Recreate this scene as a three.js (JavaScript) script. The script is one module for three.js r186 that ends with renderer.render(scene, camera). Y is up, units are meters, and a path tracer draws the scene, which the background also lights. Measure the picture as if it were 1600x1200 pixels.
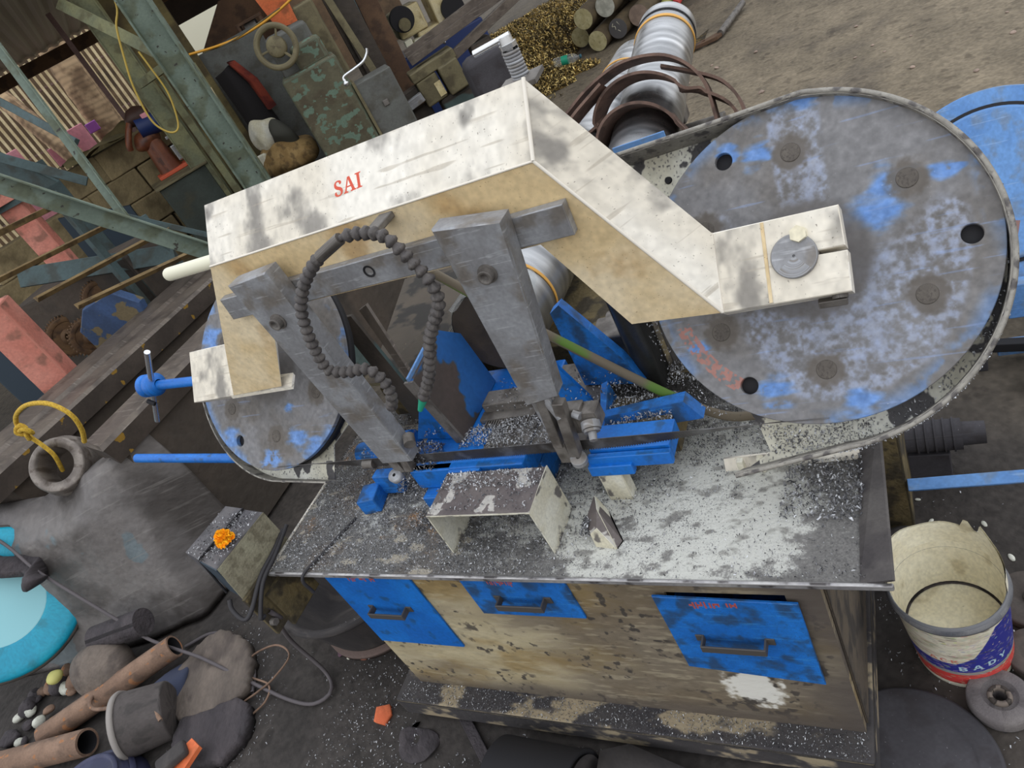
import * as THREE from 'three';
import { mergeGeometries, mergeVertices, toCreasedNormals } from 'three/addons/utils/BufferGeometryUtils.js';
import { RoundedBoxGeometry } from 'three/addons/geometries/RoundedBoxGeometry.js';
import { ConvexGeometry } from 'three/addons/geometries/ConvexGeometry.js';
import { TextGeometry } from 'three/addons/geometries/TextGeometry.js';
import { FontLoader } from 'three/addons/loaders/FontLoader.js';

// ---------------------------------------------------------------- camera, sky, exposure
const scene = new THREE.Scene();
const camera = new THREE.PerspectiveCamera(56.24, 4 / 3, 0.05, 200);
{
  const m = new THREE.Matrix4().makeBasis(new THREE.Vector3(0.852587, -0.416713, -0.315350), new THREE.Vector3(0.119730, 0.743155, -0.658321), new THREE.Vector3(0.508685, 0.523519, 0.683497));
  camera.quaternion.setFromRotationMatrix(m);
  camera.position.set(0.75, 1.63, 0.70);
}
const renderer = new THREE.WebGLRenderer({ antialias: true });
renderer.toneMapping = THREE.LinearToneMapping;
renderer.toneMappingExposure = 1.14;
renderer.shadowMap.enabled = true;
const SKY = { zenith: [1.3, 1.36, 1.46], horizon: [1.02, 1.0, 0.96], ground: [0.2, 0.17, 0.13] };
{
  const W = 64, H = 32, d = new Float32Array(W * H * 4);
  for (let y = 0; y < H; y++) {
    const el = ((y + 0.5) / H - 0.5) * Math.PI, t = Math.pow(Math.max(0, Math.sin(el)), 0.6);
    for (let x = 0; x < W; x++) for (let c = 0; c < 4; c++) d[(y * W + x) * 4 + c] = c === 3 ? 1 : el < 0 ? SKY.ground[c] : SKY.horizon[c] + (SKY.zenith[c] - SKY.horizon[c]) * t;
  }
  const t = new THREE.DataTexture(d, W, H, THREE.RGBAFormat, THREE.FloatType);
  t.mapping = THREE.EquirectangularReflectionMapping; t.magFilter = THREE.LinearFilter; t.minFilter = THREE.LinearFilter; t.needsUpdate = true;
  scene.background = t; scene.environment = t;
}

// ---------------------------------------------------------------- random numbers and noise
let seedState = 12345;
const rnd = () => { seedState = (seedState + 0x6d2b79f5) | 0; let t = Math.imul(seedState ^ (seedState >>> 15), 1 | seedState); t = (t + Math.imul(t ^ (t >>> 7), 61 | t)) ^ t; return ((t ^ (t >>> 14)) >>> 0) / 4294967296; };
const rr = (a, b) => a + (b - a) * rnd();
const hsh = (x, y, s) => { let h = Math.imul(x, 374761393) + Math.imul(y, 668265263) + Math.imul(s, 1274126177); h = Math.imul(h ^ (h >>> 13), 1274126177); return ((h ^ (h >>> 16)) >>> 0) / 4294967296; };
const mod = (a, n) => ((a % n) + n) % n;
function vn(x, y, px, py, s) {
  const ix = Math.floor(x), iy = Math.floor(y); let fx = x - ix, fy = y - iy; fx = fx * fx * (3 - 2 * fx); fy = fy * fy * (3 - 2 * fy);
  const x0 = mod(ix, px), x1 = mod(ix + 1, px), y0 = mod(iy, py), y1 = mod(iy + 1, py);
  const a = hsh(x0, y0, s), b = hsh(x1, y0, s), c = hsh(x0, y1, s), d = hsh(x1, y1, s);
  return a + (b - a) * fx + (c - a + (a - b + d - c) * fx) * fy;
}
const fields = new Map();
function fbm(u, v, fu, fv, oct, s) { // tiling noise, summed once per kind and then looked up at an offset set by the seed
  const key = (fu * 1000 + fv) * 10 + oct; let F = fields.get(key);
  if (!F) {
    const n = Math.max(fu, fv) * 2 ** (oct - 1) > 330 ? 1024 : 512, d = new Float32Array(n * n);
    for (let y = 0; y < n; y++) for (let x = 0; x < n; x++) { let a = 0.5, t = 0, w = 0, p = fu, q = fv; for (let i = 0; i < oct; i++) { t += a * vn((x / n) * p, (y / n) * q, p, q, 11 + i * 17); w += a; a *= 0.5; p *= 2; q *= 2; } d[y * n + x] = t / w; }
    F = { n, d }; fields.set(key, F);
  }
  const { n, d } = F, m = n - 1; let x = u * n + ((s * 797) & m), y = v * n + ((s * 331 + 113) & m); const ix = Math.floor(x), iy = Math.floor(y), fx = x - ix, fy = y - iy, x0 = ix & m, x1 = (ix + 1) & m, r0 = (iy & m) * n, r1 = ((iy + 1) & m) * n;
  const a = d[r0 + x0], b = d[r0 + x1], c = d[r1 + x0], e = d[r1 + x1]; return a + (b - a) * fx + (c - a + (a - b + e - c) * fx) * fy;
}
const sm = (a, b, x) => { const t = Math.min(1, Math.max(0, (x - a) / (b - a))); return t * t * (3 - 2 * t); };
const mx = (a, b, t) => [a[0] + (b[0] - a[0]) * t, a[1] + (b[1] - a[1]) * t, a[2] + (b[2] - a[2]) * t];
const sc3 = (a, k) => [a[0] * k, a[1] * k, a[2] * k];

function tex(w, h, fn, srgb = true) {
  const d = new Uint8Array(w * h * 4);
  for (let y = 0; y < h; y++) for (let x = 0; x < w; x++) {
    const c = fn((x + 0.5) / w, (y + 0.5) / h), o = (y * w + x) * 4;
    d[o] = Math.max(0, Math.min(255, c[0])); d[o + 1] = Math.max(0, Math.min(255, c[1])); d[o + 2] = Math.max(0, Math.min(255, c[2])); d[o + 3] = 255;
  }
  const t = new THREE.DataTexture(d, w, h); t.wrapS = t.wrapT = THREE.RepeatWrapping; t.magFilter = THREE.LinearFilter; t.minFilter = THREE.LinearMipmapLinearFilter; t.generateMipmaps = true;
  if (srgb) t.colorSpace = THREE.SRGBColorSpace; t.needsUpdate = true; return t;
}
const rep = (t, sx, sy = sx) => { const c = t.clone(); c.repeat.set(1 / sx, 1 / sy); c.needsUpdate = true; return c; };
const bumpT = tex(512, 512, (u, v) => { const n = fbm(u, v, 12, 12, 5, 71) * 255; return [n, n, n]; }, false);
const fineT = tex(512, 512, (u, v) => { const n = fbm(u, v, 90, 90, 3, 5) * 255; return [n, n, n]; }, false);
function M(map, size, o = {}) {
  const m = new THREE.MeshStandardMaterial({ roughness: o.rough ?? 0.75, metalness: o.metal ?? 0 });
  if (map) m.map = size ? rep(map, size, o.size2 ?? size) : map;
  if (o.color) m.color.set(o.color);
  if (o.bump) { m.bumpMap = rep(o.fine ? fineT : bumpT, o.bsize ?? 0.3); m.bumpScale = o.bump; }
  return m;
}
// painted metal: base coat, a second tone in blotches, smudges and small specks
function paintT(n, base, o = {}) {
  const s = o.seed ?? 1, f = o.f ?? 4;
  return tex(n, n, (u, v) => {
    let c = mx(base, o.tone ?? base, sm(0.3, 0.7, fbm(u, v, f, f, 5, s)));
    const g = fbm(u, v, o.gf ?? 6, o.gf ?? 6, 5, s + 40);
    if (o.grime) c = mx(c, o.grime, sm(o.g0 ?? 0.55, o.g1 ?? 0.75, g) * (o.ga ?? 0.7));
    if (o.chip) c = mx(c, o.chip, sm(o.c0 ?? 0.62, (o.c0 ?? 0.62) + 0.03, fbm(u, v, o.cf ?? 10, o.cf ?? 10, 5, s + 90)));
    if (o.scratch) c = mx(c, o.scratch, sm(0.7, 0.8, fbm(u, v, 6, 90, 3, s + 140)) * 0.5);
    const sp = vn(u * n / 3, v * n / 3, n / 3 | 0, n / 3 | 0, s + 200);
    if (o.speck) c = mx(c, o.speck, sm(o.s0 ?? 0.9, 1, sp) * 0.8);
    return sc3(c, 0.93 + 0.14 * fbm(u, v, 64, 64, 2, s + 300));
  });
}

// ---------------------------------------------------------------- materials
const MAT = {};
MAT.cream = M(paintT(1024, [232, 227, 216], { tone: [216, 208, 192], grime: [112, 108, 103], g0: 0.53, g1: 0.74, gf: 9, ga: 0.75, speck: [96, 88, 80], s0: 0.9, scratch: [170, 160, 144], seed: 3 }), 0.62, { rough: 0.6, bump: 0.0006, bsize: 0.2 });
MAT.beige = M(paintT(1024, [222, 205, 172], { tone: [208, 184, 140], grime: [168, 132, 84], g0: 0.54, g1: 0.8, gf: 6, ga: 0.6, speck: [110, 86, 56], s0: 0.9, seed: 9 }), 0.5, { rough: 0.55, bump: 0.0004, bsize: 0.2 });
MAT.weld = M(null, 0, { color: '#e4ddd0', rough: 0.6 });
MAT.steel = M(paintT(512, [132, 132, 134], { tone: [154, 156, 160], grime: [108, 98, 86], g0: 0.5, g1: 0.75, ga: 0.6, scratch: [186, 188, 192], seed: 14 }), 0.3, { rough: 0.45, metal: 0.28 });
MAT.steelDark = M(paintT(512, [98, 94, 90], { tone: [116, 111, 106], grime: [66, 60, 55], g0: 0.45, g1: 0.7, ga: 0.7, seed: 18 }), 0.25, { rough: 0.55, metal: 0.2 });
MAT.blade = M(paintT(512, [92, 90, 90], { tone: [72, 68, 66], grime: [120, 120, 122], g0: 0.55, g1: 0.8, seed: 22 }), 0.2, { rough: 0.4, metal: 0.6 });
MAT.black = M(null, 0, { color: '#17161a', rough: 0.8 });
MAT.rubber = M(paintT(512, [50, 47, 48], { tone: [62, 58, 57], grime: [88, 82, 78], g0: 0.55, g1: 0.8, ga: 0.5, speck: [150, 150, 155], s0: 0.97, seed: 25 }), 0.3, { rough: 0.85, bump: 0.0008 });
MAT.hose = M(paintT(256, [74, 70, 70], { tone: [94, 89, 86], grime: [52, 48, 46], g0: 0.5, g1: 0.7, seed: 27 }), 0.06, { rough: 0.65 });
MAT.blue = M(paintT(512, [16, 112, 200], { tone: [8, 98, 184], grime: [40, 70, 100], g0: 0.58, g1: 0.8, gf: 14, ga: 0.6, speck: [70, 110, 160], s0: 0.95, seed: 31 }), 0.35, { rough: 0.5 });
MAT.blueWorn = M(paintT(1024, [14, 96, 178], { tone: [24, 112, 198], grime: [44, 60, 84], g0: 0.4, g1: 0.72, ga: 0.7, gf: 14, scratch: [60, 140, 210], speck: [50, 60, 76], s0: 0.8, seed: 34 }), 0.4, { rough: 0.6 });
MAT.blueBright = M(paintT(512, [34, 120, 222], { tone: [60, 140, 230], grime: [120, 150, 190], g0: 0.6, g1: 0.8, ga: 0.6, seed: 37 }), 0.2, { rough: 0.5 });
MAT.blueFar = M(paintT(512, [86, 132, 190], { tone: [100, 146, 202], grime: [112, 122, 136], g0: 0.48, g1: 0.76, gf: 12, ga: 0.6, scratch: [140, 172, 214], seed: 39 }), 0.4, { rough: 0.65 });
MAT.jaw = M(paintT(512, [64, 56, 52], { tone: [76, 65, 60], chip: [28, 88, 152], c0: 0.55, cf: 3, speck: [150, 148, 146], s0: 0.94, seed: 45 }), 0.5, { rough: 0.7 });
MAT.guard = M(paintT(512, [224, 224, 214], { tone: [200, 196, 178], grime: [52, 50, 54], g0: 0.58, g1: 0.62, gf: 12, ga: 0.85, speck: [44, 42, 48], s0: 0.72, seed: 44 }), 0.45, { rough: 0.65 });
MAT.guardRim = M(paintT(512, [160, 156, 147], { tone: [132, 128, 121], grime: [76, 72, 72], g0: 0.5, g1: 0.72, gf: 14, ga: 0.8, speck: [210, 208, 204], s0: 0.9, seed: 47 }), 0.2, { rough: 0.7, metal: 0.1 });
MAT.drawerHandle = M(null, 0, { color: '#56524f', rough: 0.55, metal: 0.3 });
MAT.cast = M(paintT(1024, [96, 92, 91], { tone: [112, 107, 104], grime: [66, 61, 58], g0: 0.46, g1: 0.7, gf: 5, ga: 0.8, chip: [100, 110, 114], c0: 0.68, cf: 5, scratch: [126, 122, 118], seed: 53 }), 1.0, { rough: 0.6, bump: 0.006, bsize: 0.5 });
MAT.castDark = M(paintT(512, [60, 53, 46], { tone: [72, 62, 53], chip: [66, 82, 80], c0: 0.63, cf: 3, grime: [42, 38, 34], seed: 57 }), 1.5, { rough: 0.75, bump: 0.003, bsize: 0.3 });
MAT.way = M(paintT(512, [104, 94, 84], { tone: [88, 79, 72], grime: [64, 56, 50], g0: 0.5, g1: 0.75, ga: 0.7, scratch: [150, 142, 132], seed: 60 }), 0.5, { rough: 0.5, metal: 0.25 });
MAT.waySide = M(paintT(512, [78, 69, 62], { tone: [64, 56, 50], chip: [150, 116, 44], c0: 0.66, cf: 8, seed: 62 }), 0.5, { rough: 0.6, metal: 0.2 });
MAT.post = M(paintT(512, [98, 112, 100], { tone: [112, 126, 114], grime: [80, 84, 62], g0: 0.46, g1: 0.72, gf: 10, ga: 0.65, chip: [52, 50, 44], c0: 0.75, cf: 30, speck: [60, 58, 48], s0: 0.93, seed: 64 }), 0.6, { rough: 0.65 });
MAT.postOlive = M(paintT(512, [122, 122, 88], { tone: [104, 108, 84], grime: [80, 74, 50], g0: 0.45, g1: 0.7, gf: 10, ga: 0.6, seed: 67 }), 0.5, { rough: 0.75 });
MAT.postDark = M(paintT(512, [70, 88, 90], { tone: [62, 76, 76], grime: [54, 54, 48], g0: 0.5, g1: 0.75, gf: 10, ga: 0.6, seed: 69 }), 0.5, { rough: 0.7 });
MAT.pink = M(paintT(512, [202, 134, 118], { tone: [190, 118, 102], grime: [124, 88, 74], g0: 0.5, g1: 0.78, gf: 10, ga: 0.7, speck: [120, 80, 70], s0: 0.93, seed: 72 }), 0.5, { rough: 0.85 });
MAT.rack = M(paintT(512, [134, 112, 74], { tone: [112, 92, 58], grime: [74, 58, 38], g0: 0.5, g1: 0.7, ga: 0.7, seed: 75 }), 0.3, { rough: 0.75 });
MAT.rust = M(paintT(512, [98, 74, 54], { tone: [84, 62, 46], grime: [60, 44, 34], g0: 0.5, g1: 0.7, ga: 0.7, seed: 78 }), 0.5, { rough: 0.85 });
MAT.mauve = M(paintT(256, [128, 104, 100], { tone: [110, 88, 84], seed: 80 }), 0.4, { rough: 0.8 });
MAT.mill = M(paintT(512, [92, 88, 68], { tone: [78, 74, 56], chip: [92, 112, 96], c0: 0.56, cf: 16, grime: [68, 58, 42], g0: 0.48, g1: 0.7, gf: 9, ga: 0.7, seed: 82 }), 0.55, { rough: 0.75 });
MAT.millGrey = M(paintT(512, [96, 98, 94], { tone: [84, 84, 80], grime: [66, 62, 52], g0: 0.5, g1: 0.75, ga: 0.6, seed: 85 }), 0.5, { rough: 0.7 });
MAT.olive = M(paintT(512, [112, 104, 76], { tone: [96, 88, 64], grime: [66, 58, 40], g0: 0.5, g1: 0.75, ga: 0.7, seed: 87 }), 0.4, { rough: 0.75 });
MAT.greyblue = M(paintT(512, [98, 116, 124], { tone: [84, 100, 106], grime: [60, 66, 66], g0: 0.55, g1: 0.8, ga: 0.6, seed: 89 }), 0.5, { rough: 0.65 });
MAT.creamMachine = M(paintT(512, [216, 204, 168], { tone: [200, 184, 136], grime: [130, 108, 70], g0: 0.52, g1: 0.8, ga: 0.7, seed: 92 }), 0.4, { rough: 0.6 });
MAT.navy = M(null, 0, { color: '#152b5e', rough: 0.5 });
MAT.navyDisc = M(paintT(256, [44, 46, 72], { tone: [56, 58, 84], grime: [70, 66, 70], g0: 0.6, g1: 0.8, seed: 96 }), 0.3, { rough: 0.6 });
MAT.stone = M(paintT(512, [112, 101, 92], { tone: [92, 83, 76], grime: [70, 62, 58], g0: 0.5, g1: 0.75, ga: 0.7, seed: 98 }), 0.4, { rough: 0.9, bump: 0.004, bsize: 0.2 });
MAT.stoneDark = M(paintT(512, [72, 66, 68], { tone: [60, 55, 58], grime: [48, 44, 46], g0: 0.5, g1: 0.75, seed: 101 }), 0.3, { rough: 0.9, bump: 0.005, bsize: 0.12 });
MAT.block = M(paintT(512, [146, 130, 96], { tone: [126, 112, 82], grime: [94, 82, 58], g0: 0.5, g1: 0.75, ga: 0.7, seed: 104 }), 0.5, { rough: 0.9, bump: 0.004 });
MAT.tealDark = M(paintT(512, [62, 70, 64], { tone: [50, 56, 50], grime: [70, 62, 42], g0: 0.5, g1: 0.75, ga: 0.5, seed: 107 }), 0.5, { rough: 0.75 });
MAT.pipe = M(paintT(512, [134, 108, 90], { tone: [116, 92, 76], grime: [92, 74, 62], g0: 0.5, g1: 0.75, ga: 0.7, chip: [150, 104, 70], c0: 0.68, seed: 110 }), 0.3, { rough: 0.85, bump: 0.0012, bsize: 0.1 });
MAT.bark = M(tex(256, 512, (u, v) => { const r = Math.abs(Math.sin(v * 62.83 + (fbm(u, v, 5, 5, 5, 116) - 0.5) * 3)); return sc3(mx([176, 150, 118], [116, 94, 72], sm(0.35, 0.7, fbm(u, v, 9, 9, 5, 113))), 0.88 + 0.16 * r); }), 1.6, { rough: 0.95 });
MAT.sunbar = M(paintT(256, [214, 198, 160], { tone: [188, 170, 130], seed: 118 }), 0.5, { rough: 0.7 });
MAT.pinkWall = M(paintT(256, [226, 158, 168], { tone: [206, 136, 148], seed: 121 }), 1.5, { rough: 0.9 });
MAT.earth = M(paintT(512, [104, 84, 64], { tone: [84, 68, 52], grime: [60, 50, 40], seed: 124 }), 2, { rough: 1 });
MAT.roof = M(null, 0, { color: '#cfcbbe', rough: 0.7 });
MAT.darkwood = M(paintT(256, [54, 42, 34], { tone: [42, 33, 28], seed: 130 }), 0.5, { rough: 0.9 });
MAT.yellowRope = M(paintT(256, [212, 176, 60], { tone: [186, 148, 44], gf: 20, grime: [120, 96, 40], g0: 0.5, g1: 0.7, seed: 133 }), 0.03, { rough: 0.85 });
MAT.yellowCable = M(null, 0, { color: '#b59a45', rough: 0.6 });
MAT.orangeCable = M(null, 0, { color: '#d4982c', rough: 0.5 });
MAT.wire = M(null, 0, { color: '#565052', rough: 0.7 });
MAT.wireBlack = M(null, 0, { color: '#2c2a2d', rough: 0.65 });
MAT.belt = M(paintT(512, [116, 92, 80], { tone: [100, 78, 68], grime: [74, 58, 50], g0: 0.5, g1: 0.7, gf: 10, ga: 0.7, seed: 139 }), 0.3, { rough: 0.8 });
MAT.shaft = M(tex(512, 512, (u, v) => { const b = 168 + 60 * (vn(u * 2, v * 24, 2, 24, 7) - 0.5) + 50 * (fbm(u, v, 8, 30, 3, 9) - 0.5); return [b, b + 2, b + 5]; }), 0.5, { rough: 0.24, metal: 0.95 });
MAT.shaft.roughnessMap = rep(tex(256, 256, (u, v) => { const n = 40 + 90 * fbm(u, v, 4, 16, 4, 77); return [n, n, n]; }, false), 0.5);
MAT.shaft.roughness = 1;
MAT.orangeStrap = M(null, 0, { color: '#d6a04a', rough: 0.6 });
MAT.barEndCream = M(paintT(256, [198, 190, 148], { tone: [182, 172, 128], grime: [150, 140, 100], g0: 0.55, g1: 0.8, seed: 142 }), 0.15, { rough: 0.8 });
MAT.barEndPink = M(paintT(256, [158, 138, 124], { tone: [140, 122, 110], seed: 144 }), 0.15, { rough: 0.8 });
MAT.barEndGrey = M(null, 0, { color: '#5e5c5d', rough: 0.7 });
MAT.barEndWhite = M(paintT(256, [206, 206, 194], { tone: [176, 176, 164], seed: 147 }), 0.15, { rough: 0.7 });
MAT.barSide = M(paintT(256, [96, 82, 60], { tone: [80, 68, 50], seed: 149 }), 0.3, { rough: 0.8 });
MAT.brass = M(null, 0, { color: '#c8a050' });
MAT.brassBed = M(paintT(512, [74, 58, 28], { tone: [120, 96, 44], grime: [30, 24, 14], g0: 0.42, g1: 0.56, gf: 24, seed: 151 }), 0.8, { rough: 0.9, bump: 0.03, bsize: 0.4 });
MAT.chip = new THREE.MeshStandardMaterial({ color: 0xffffff, roughness: 0.55, metalness: 0.15 });
MAT.cyan = M(paintT(256, [20, 160, 186], { tone: [14, 146, 176], grime: [40, 110, 124], g0: 0.6, g1: 0.8, ga: 0.5, seed: 155 }), 0.4, { rough: 0.45 });
MAT.cyanPale = M(null, 0, { color: '#8fc8d0', rough: 0.5 });
MAT.marigold = M(null, 0, { color: '#ffbe12', rough: 0.9 });
MAT.marigoldDark = M(null, 0, { color: '#ffae00', rough: 0.9 });
MAT.boxGrey = M(paintT(512, [82, 80, 84], { tone: [96, 93, 94], grime: [58, 56, 58], g0: 0.5, g1: 0.7, speck: [180, 180, 184], s0: 0.955, seed: 160 }), 0.25, { rough: 0.65 });
MAT.boxDust = M(paintT(512, [148, 144, 122], { tone: [132, 126, 106], grime: [104, 98, 80], g0: 0.5, g1: 0.72, gf: 12, ga: 0.7, speck: [90, 86, 74], s0: 0.85, seed: 163 }), 0.2, { rough: 0.9, bump: 0.0015, bsize: 0.06 });
MAT.boxBlue = M(null, 0, { color: '#2c3a46', rough: 0.6 });
MAT.grimyYellow = M(paintT(512, [112, 98, 66], { tone: [86, 76, 52], grime: [50, 44, 34], g0: 0.45, g1: 0.65, gf: 8, ga: 0.8, seed: 166 }), 0.3, { rough: 0.8, bump: 0.002, bsize: 0.1 });
MAT.grimeBrown = M(paintT(512, [72, 64, 56], { tone: [88, 78, 66], grime: [46, 42, 40], g0: 0.48, g1: 0.7, gf: 8, ga: 0.8, speck: [140, 130, 114], s0: 0.96, seed: 230 }), 0.4, { rough: 0.85, bump: 0.0015 });
MAT.screwDust = M(paintT(256, [98, 92, 85], { tone: [86, 80, 74], grime: [70, 64, 60], g0: 0.5, g1: 0.7, gf: 20, seed: 233 }), 0.05, { rough: 0.8 });
MAT.potGrey = M(paintT(256, [84, 78, 76], { tone: [72, 66, 64], grime: [54, 50, 48], g0: 0.5, g1: 0.7, gf: 10, seed: 236 }), 0.3, { rough: 0.75 });
MAT.oliveBrown = M(paintT(512, [116, 104, 66], { tone: [94, 84, 54], grime: [60, 50, 34], g0: 0.46, g1: 0.7, gf: 6, ga: 0.7, seed: 240 }), 0.8, { rough: 0.9 });
MAT.bucketIn = M(paintT(512, [238, 233, 212], { tone: [222, 214, 188], grime: [170, 156, 122], g0: 0.55, g1: 0.8, gf: 9, ga: 0.5, speck: [120, 110, 90], s0: 0.97, seed: 169 }), 0.3, { rough: 0.6 });
MAT.bucketRim = M(paintT(256, [84, 86, 92], { tone: [120, 120, 122], seed: 171 }), 0.1, { rough: 0.6 });
MAT.grind = M(paintT(512, [118, 112, 110], { tone: [104, 98, 98], grime: [86, 80, 80], g0: 0.5, g1: 0.75, seed: 173 }), 0.2, { rough: 0.95, bump: 0.001, fine: true, bsize: 0.1 });
MAT.discDark = M(paintT(512, [66, 64, 68], { tone: [58, 56, 60], grime: [48, 44, 46], g0: 0.5, g1: 0.75, speck: [190, 190, 192], s0: 0.94, seed: 176 }), 0.35, { rough: 0.85 });
MAT.mudDisc = M(paintT(512, [88, 80, 74], { tone: [76, 70, 66], grime: [60, 54, 50], g0: 0.5, g1: 0.75, seed: 178 }), 0.3, { rough: 0.95 });
MAT.gear = M(paintT(256, [110, 84, 56], { tone: [92, 68, 46], grime: [60, 44, 32], g0: 0.5, g1: 0.7, seed: 181 }), 0.2, { rough: 0.7, metal: 0.2 });
MAT.gearBlue = M(paintT(512, [62, 88, 130], { tone: [52, 72, 104], chip: [110, 98, 72], c0: 0.55, cf: 4, seed: 184 }), 0.5, { rough: 0.7 });
MAT.drill = M(paintT(256, [126, 74, 46], { tone: [100, 54, 34], grime: [60, 34, 24], g0: 0.5, g1: 0.75, seed: 187 }), 0.3, { rough: 0.45 });
MAT.orangePaint = M(null, 0, { color: '#c85a3c', rough: 0.7 });
MAT.orangePanel = M(paintT(256, [226, 122, 72], { tone: [210, 104, 58], grime: [150, 84, 50], g0: 0.6, g1: 0.8, seed: 192 }), 0.5, { rough: 0.7 });
MAT.chrome = new THREE.MeshStandardMaterial({ color: 0xd8dadd, roughness: 0.22, metalness: 0.9 });
MAT.whiteRag = M(paintT(256, [206, 204, 190], { tone: [190, 184, 160], seed: 194 }), 0.3, { rough: 0.95 });
MAT.sack = M(paintT(256, [150, 124, 80], { tone: [128, 102, 62], grime: [88, 70, 44], g0: 0.5, g1: 0.7, seed: 197 }), 0.2, { rough: 0.95 });
MAT.sackDark = M(null, 0, { color: '#3b3b34', rough: 0.9 });
MAT.redRag = M(paintT(256, [78, 24, 18], { tone: [120, 48, 30], seed: 199 }), 0.3, { rough: 0.95 });
MAT.blackRag = M(null, 0, { color: '#1a1718', rough: 0.95 });
MAT.green = M(null, 0, { color: '#1f9a78', rough: 0.5 });
MAT.hoseGreen = M(tex(256, 64, (u, v) => mx([110, 100, 84], [92, 128, 48], sm(0.45, 0.6, fbm(u, v, 6, 3, 4, 201)))), 0, { rough: 0.7 });
MAT.brick = M(paintT(256, [222, 120, 78], { tone: [196, 98, 62], seed: 204 }), 0.08, { rough: 0.95 });
MAT.leaf = M(null, 0, { color: '#9db35a', rough: 0.8 });
MAT.handleWhite = M(null, 0, { color: '#e2dfc8', rough: 0.55 });
MAT.red = M(null, 0, { color: '#d2543c', rough: 0.7 });
MAT.redFaint = M(null, 0, { color: '#8c3a3e', rough: 0.8 });
MAT.rodGreen = M(null, 0, { color: '#9a9a4e', rough: 0.7 });
MAT.rodRed = M(null, 0, { color: '#b2302c', rough: 0.7 });
MAT.plastic = new THREE.MeshPhysicalMaterial({ color: 0xf4f6f6, roughness: 0.12, transmission: 0.9, thickness: 0, ior: 1.45 });
MAT.grass = M(paintT(256, [96, 92, 60], { tone: [120, 108, 76], seed: 208 }), 1.2, { rough: 1 });

// ---------------------------------------------------------------- geometry helpers (world coordinates; a thing's parts are moved to its base)
const V = (x, y, z) => new THREE.Vector3(x, y, z), A3 = (p) => (Array.isArray(p) ? V(...p) : p.clone());
const flat = (g) => { const n = g.index ? g.toNonIndexed() : g; n.computeVertexNormals(); return n; };
const clean = (g) => { const n = g.index ? g.toNonIndexed() : g; for (const k of Object.keys(n.attributes)) if (!['position', 'normal', 'uv'].includes(k)) n.deleteAttribute(k); if (!n.attributes.uv) n.setAttribute('uv', new THREE.BufferAttribute(new Float32Array(n.attributes.position.count * 2), 2)); return n; };
const merge = (list) => { const g = mergeGeometries(list.map(clean)); g.userData = {}; return g; };
function prism(front, back, caps = [true, true]) {
  const F = front.map(A3), B = back.map(A3), n = F.length, pos = [];
  const N = V(0, 0, 0); for (let i = 0; i < n; i++) N.add(F[i].clone().cross(F[(i + 1) % n]));
  const ex = F[1].clone().sub(F[0]).normalize(), ey = N.clone().normalize().cross(ex);
  const tris = THREE.ShapeUtils.triangulateShape(F.map((p) => new THREE.Vector2(p.clone().sub(F[0]).dot(ex), p.clone().sub(F[0]).dot(ey))), []);
  const put = (...ps) => ps.forEach((p) => pos.push(p.x, p.y, p.z));
  for (const [a, b, c] of tris) { if (caps[0]) put(F[a], F[b], F[c]); if (caps[1]) put(B[c], B[b], B[a]); }
  for (let i = 0; i < n; i++) { const j = (i + 1) % n; put(F[i], B[i], B[j]); put(F[i], B[j], F[j]); }
  const g = new THREE.BufferGeometry(); g.setAttribute('position', new THREE.Float32BufferAttribute(pos, 3)); g.computeVertexNormals(); return g;
}
function cap(poly) { const g = prism(poly, poly, [true, false]); const n = (poly.length - 2) * 9; const h = new THREE.BufferGeometry(); h.setAttribute('position', new THREE.BufferAttribute(g.attributes.position.array.slice(0, n), 3)); h.computeVertexNormals(); return h; }
const frame = (o, ex, ey, ez) => new THREE.Matrix4().makeBasis(A3(ex), A3(ey), A3(ez)).setPosition(A3(o));
// plate: 2-D outline (and holes) in a frame, thickness along the frame's third axis, bevelled edges
function plate(poly, t, fr, b = 0.001, holes = [], curve = 12) {
  const s = poly instanceof THREE.Shape ? poly : new THREE.Shape(poly.map((p) => new THREE.Vector2(p[0], p[1])));
  for (const h of holes) s.holes.push(h);
  const g = new THREE.ExtrudeGeometry(s, { depth: Math.max(1e-4, t - 2 * b), bevelEnabled: b > 0, bevelThickness: b, bevelSize: b, bevelOffset: -b, bevelSegments: 1, curveSegments: curve });
  if (b > 0) g.translate(0, 0, b);
  return g.applyMatrix4(fr);
}
const circlePath = (x, y, r) => { const p = new THREE.Path(); p.absarc(x, y, r, 0, Math.PI * 2, true); return p; };
const disc = (r, x = 0, y = 0) => { const s = new THREE.Shape(); s.absarc(x, y, r, 0, Math.PI * 2, false); return s; };
const XYZ = (o) => frame(o, [1, 0, 0], [0, 1, 0], [0, 0, 1]);
function orient(g, a, b) { a = A3(a); b = A3(b); const d = b.clone().sub(a), q = new THREE.Quaternion().setFromUnitVectors(V(0, 1, 0), d.clone().normalize()); return g.applyQuaternion(q).translate(a.x, a.y, a.z); }
const scaleUV = (g, su, sv) => { const u = g.attributes.uv; for (let i = 0; i < u.count; i++) u.setXY(i, u.getX(i) * su, u.getY(i) * sv); g.userData.uvReady = true; return g; };
const planeUV = (g) => { const p = g.attributes.position, uv = new Float32Array(p.count * 2); for (let i = 0; i < p.count; i++) { uv[i * 2] = p.getX(i) * 0.83 - p.getZ(i) * 0.56; uv[i * 2 + 1] = p.getY(i) * 0.86 - p.getX(i) * 0.28 - p.getZ(i) * 0.43; } g.setAttribute('uv', new THREE.BufferAttribute(uv, 2)); g.userData.uvReady = true; return g; };
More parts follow.
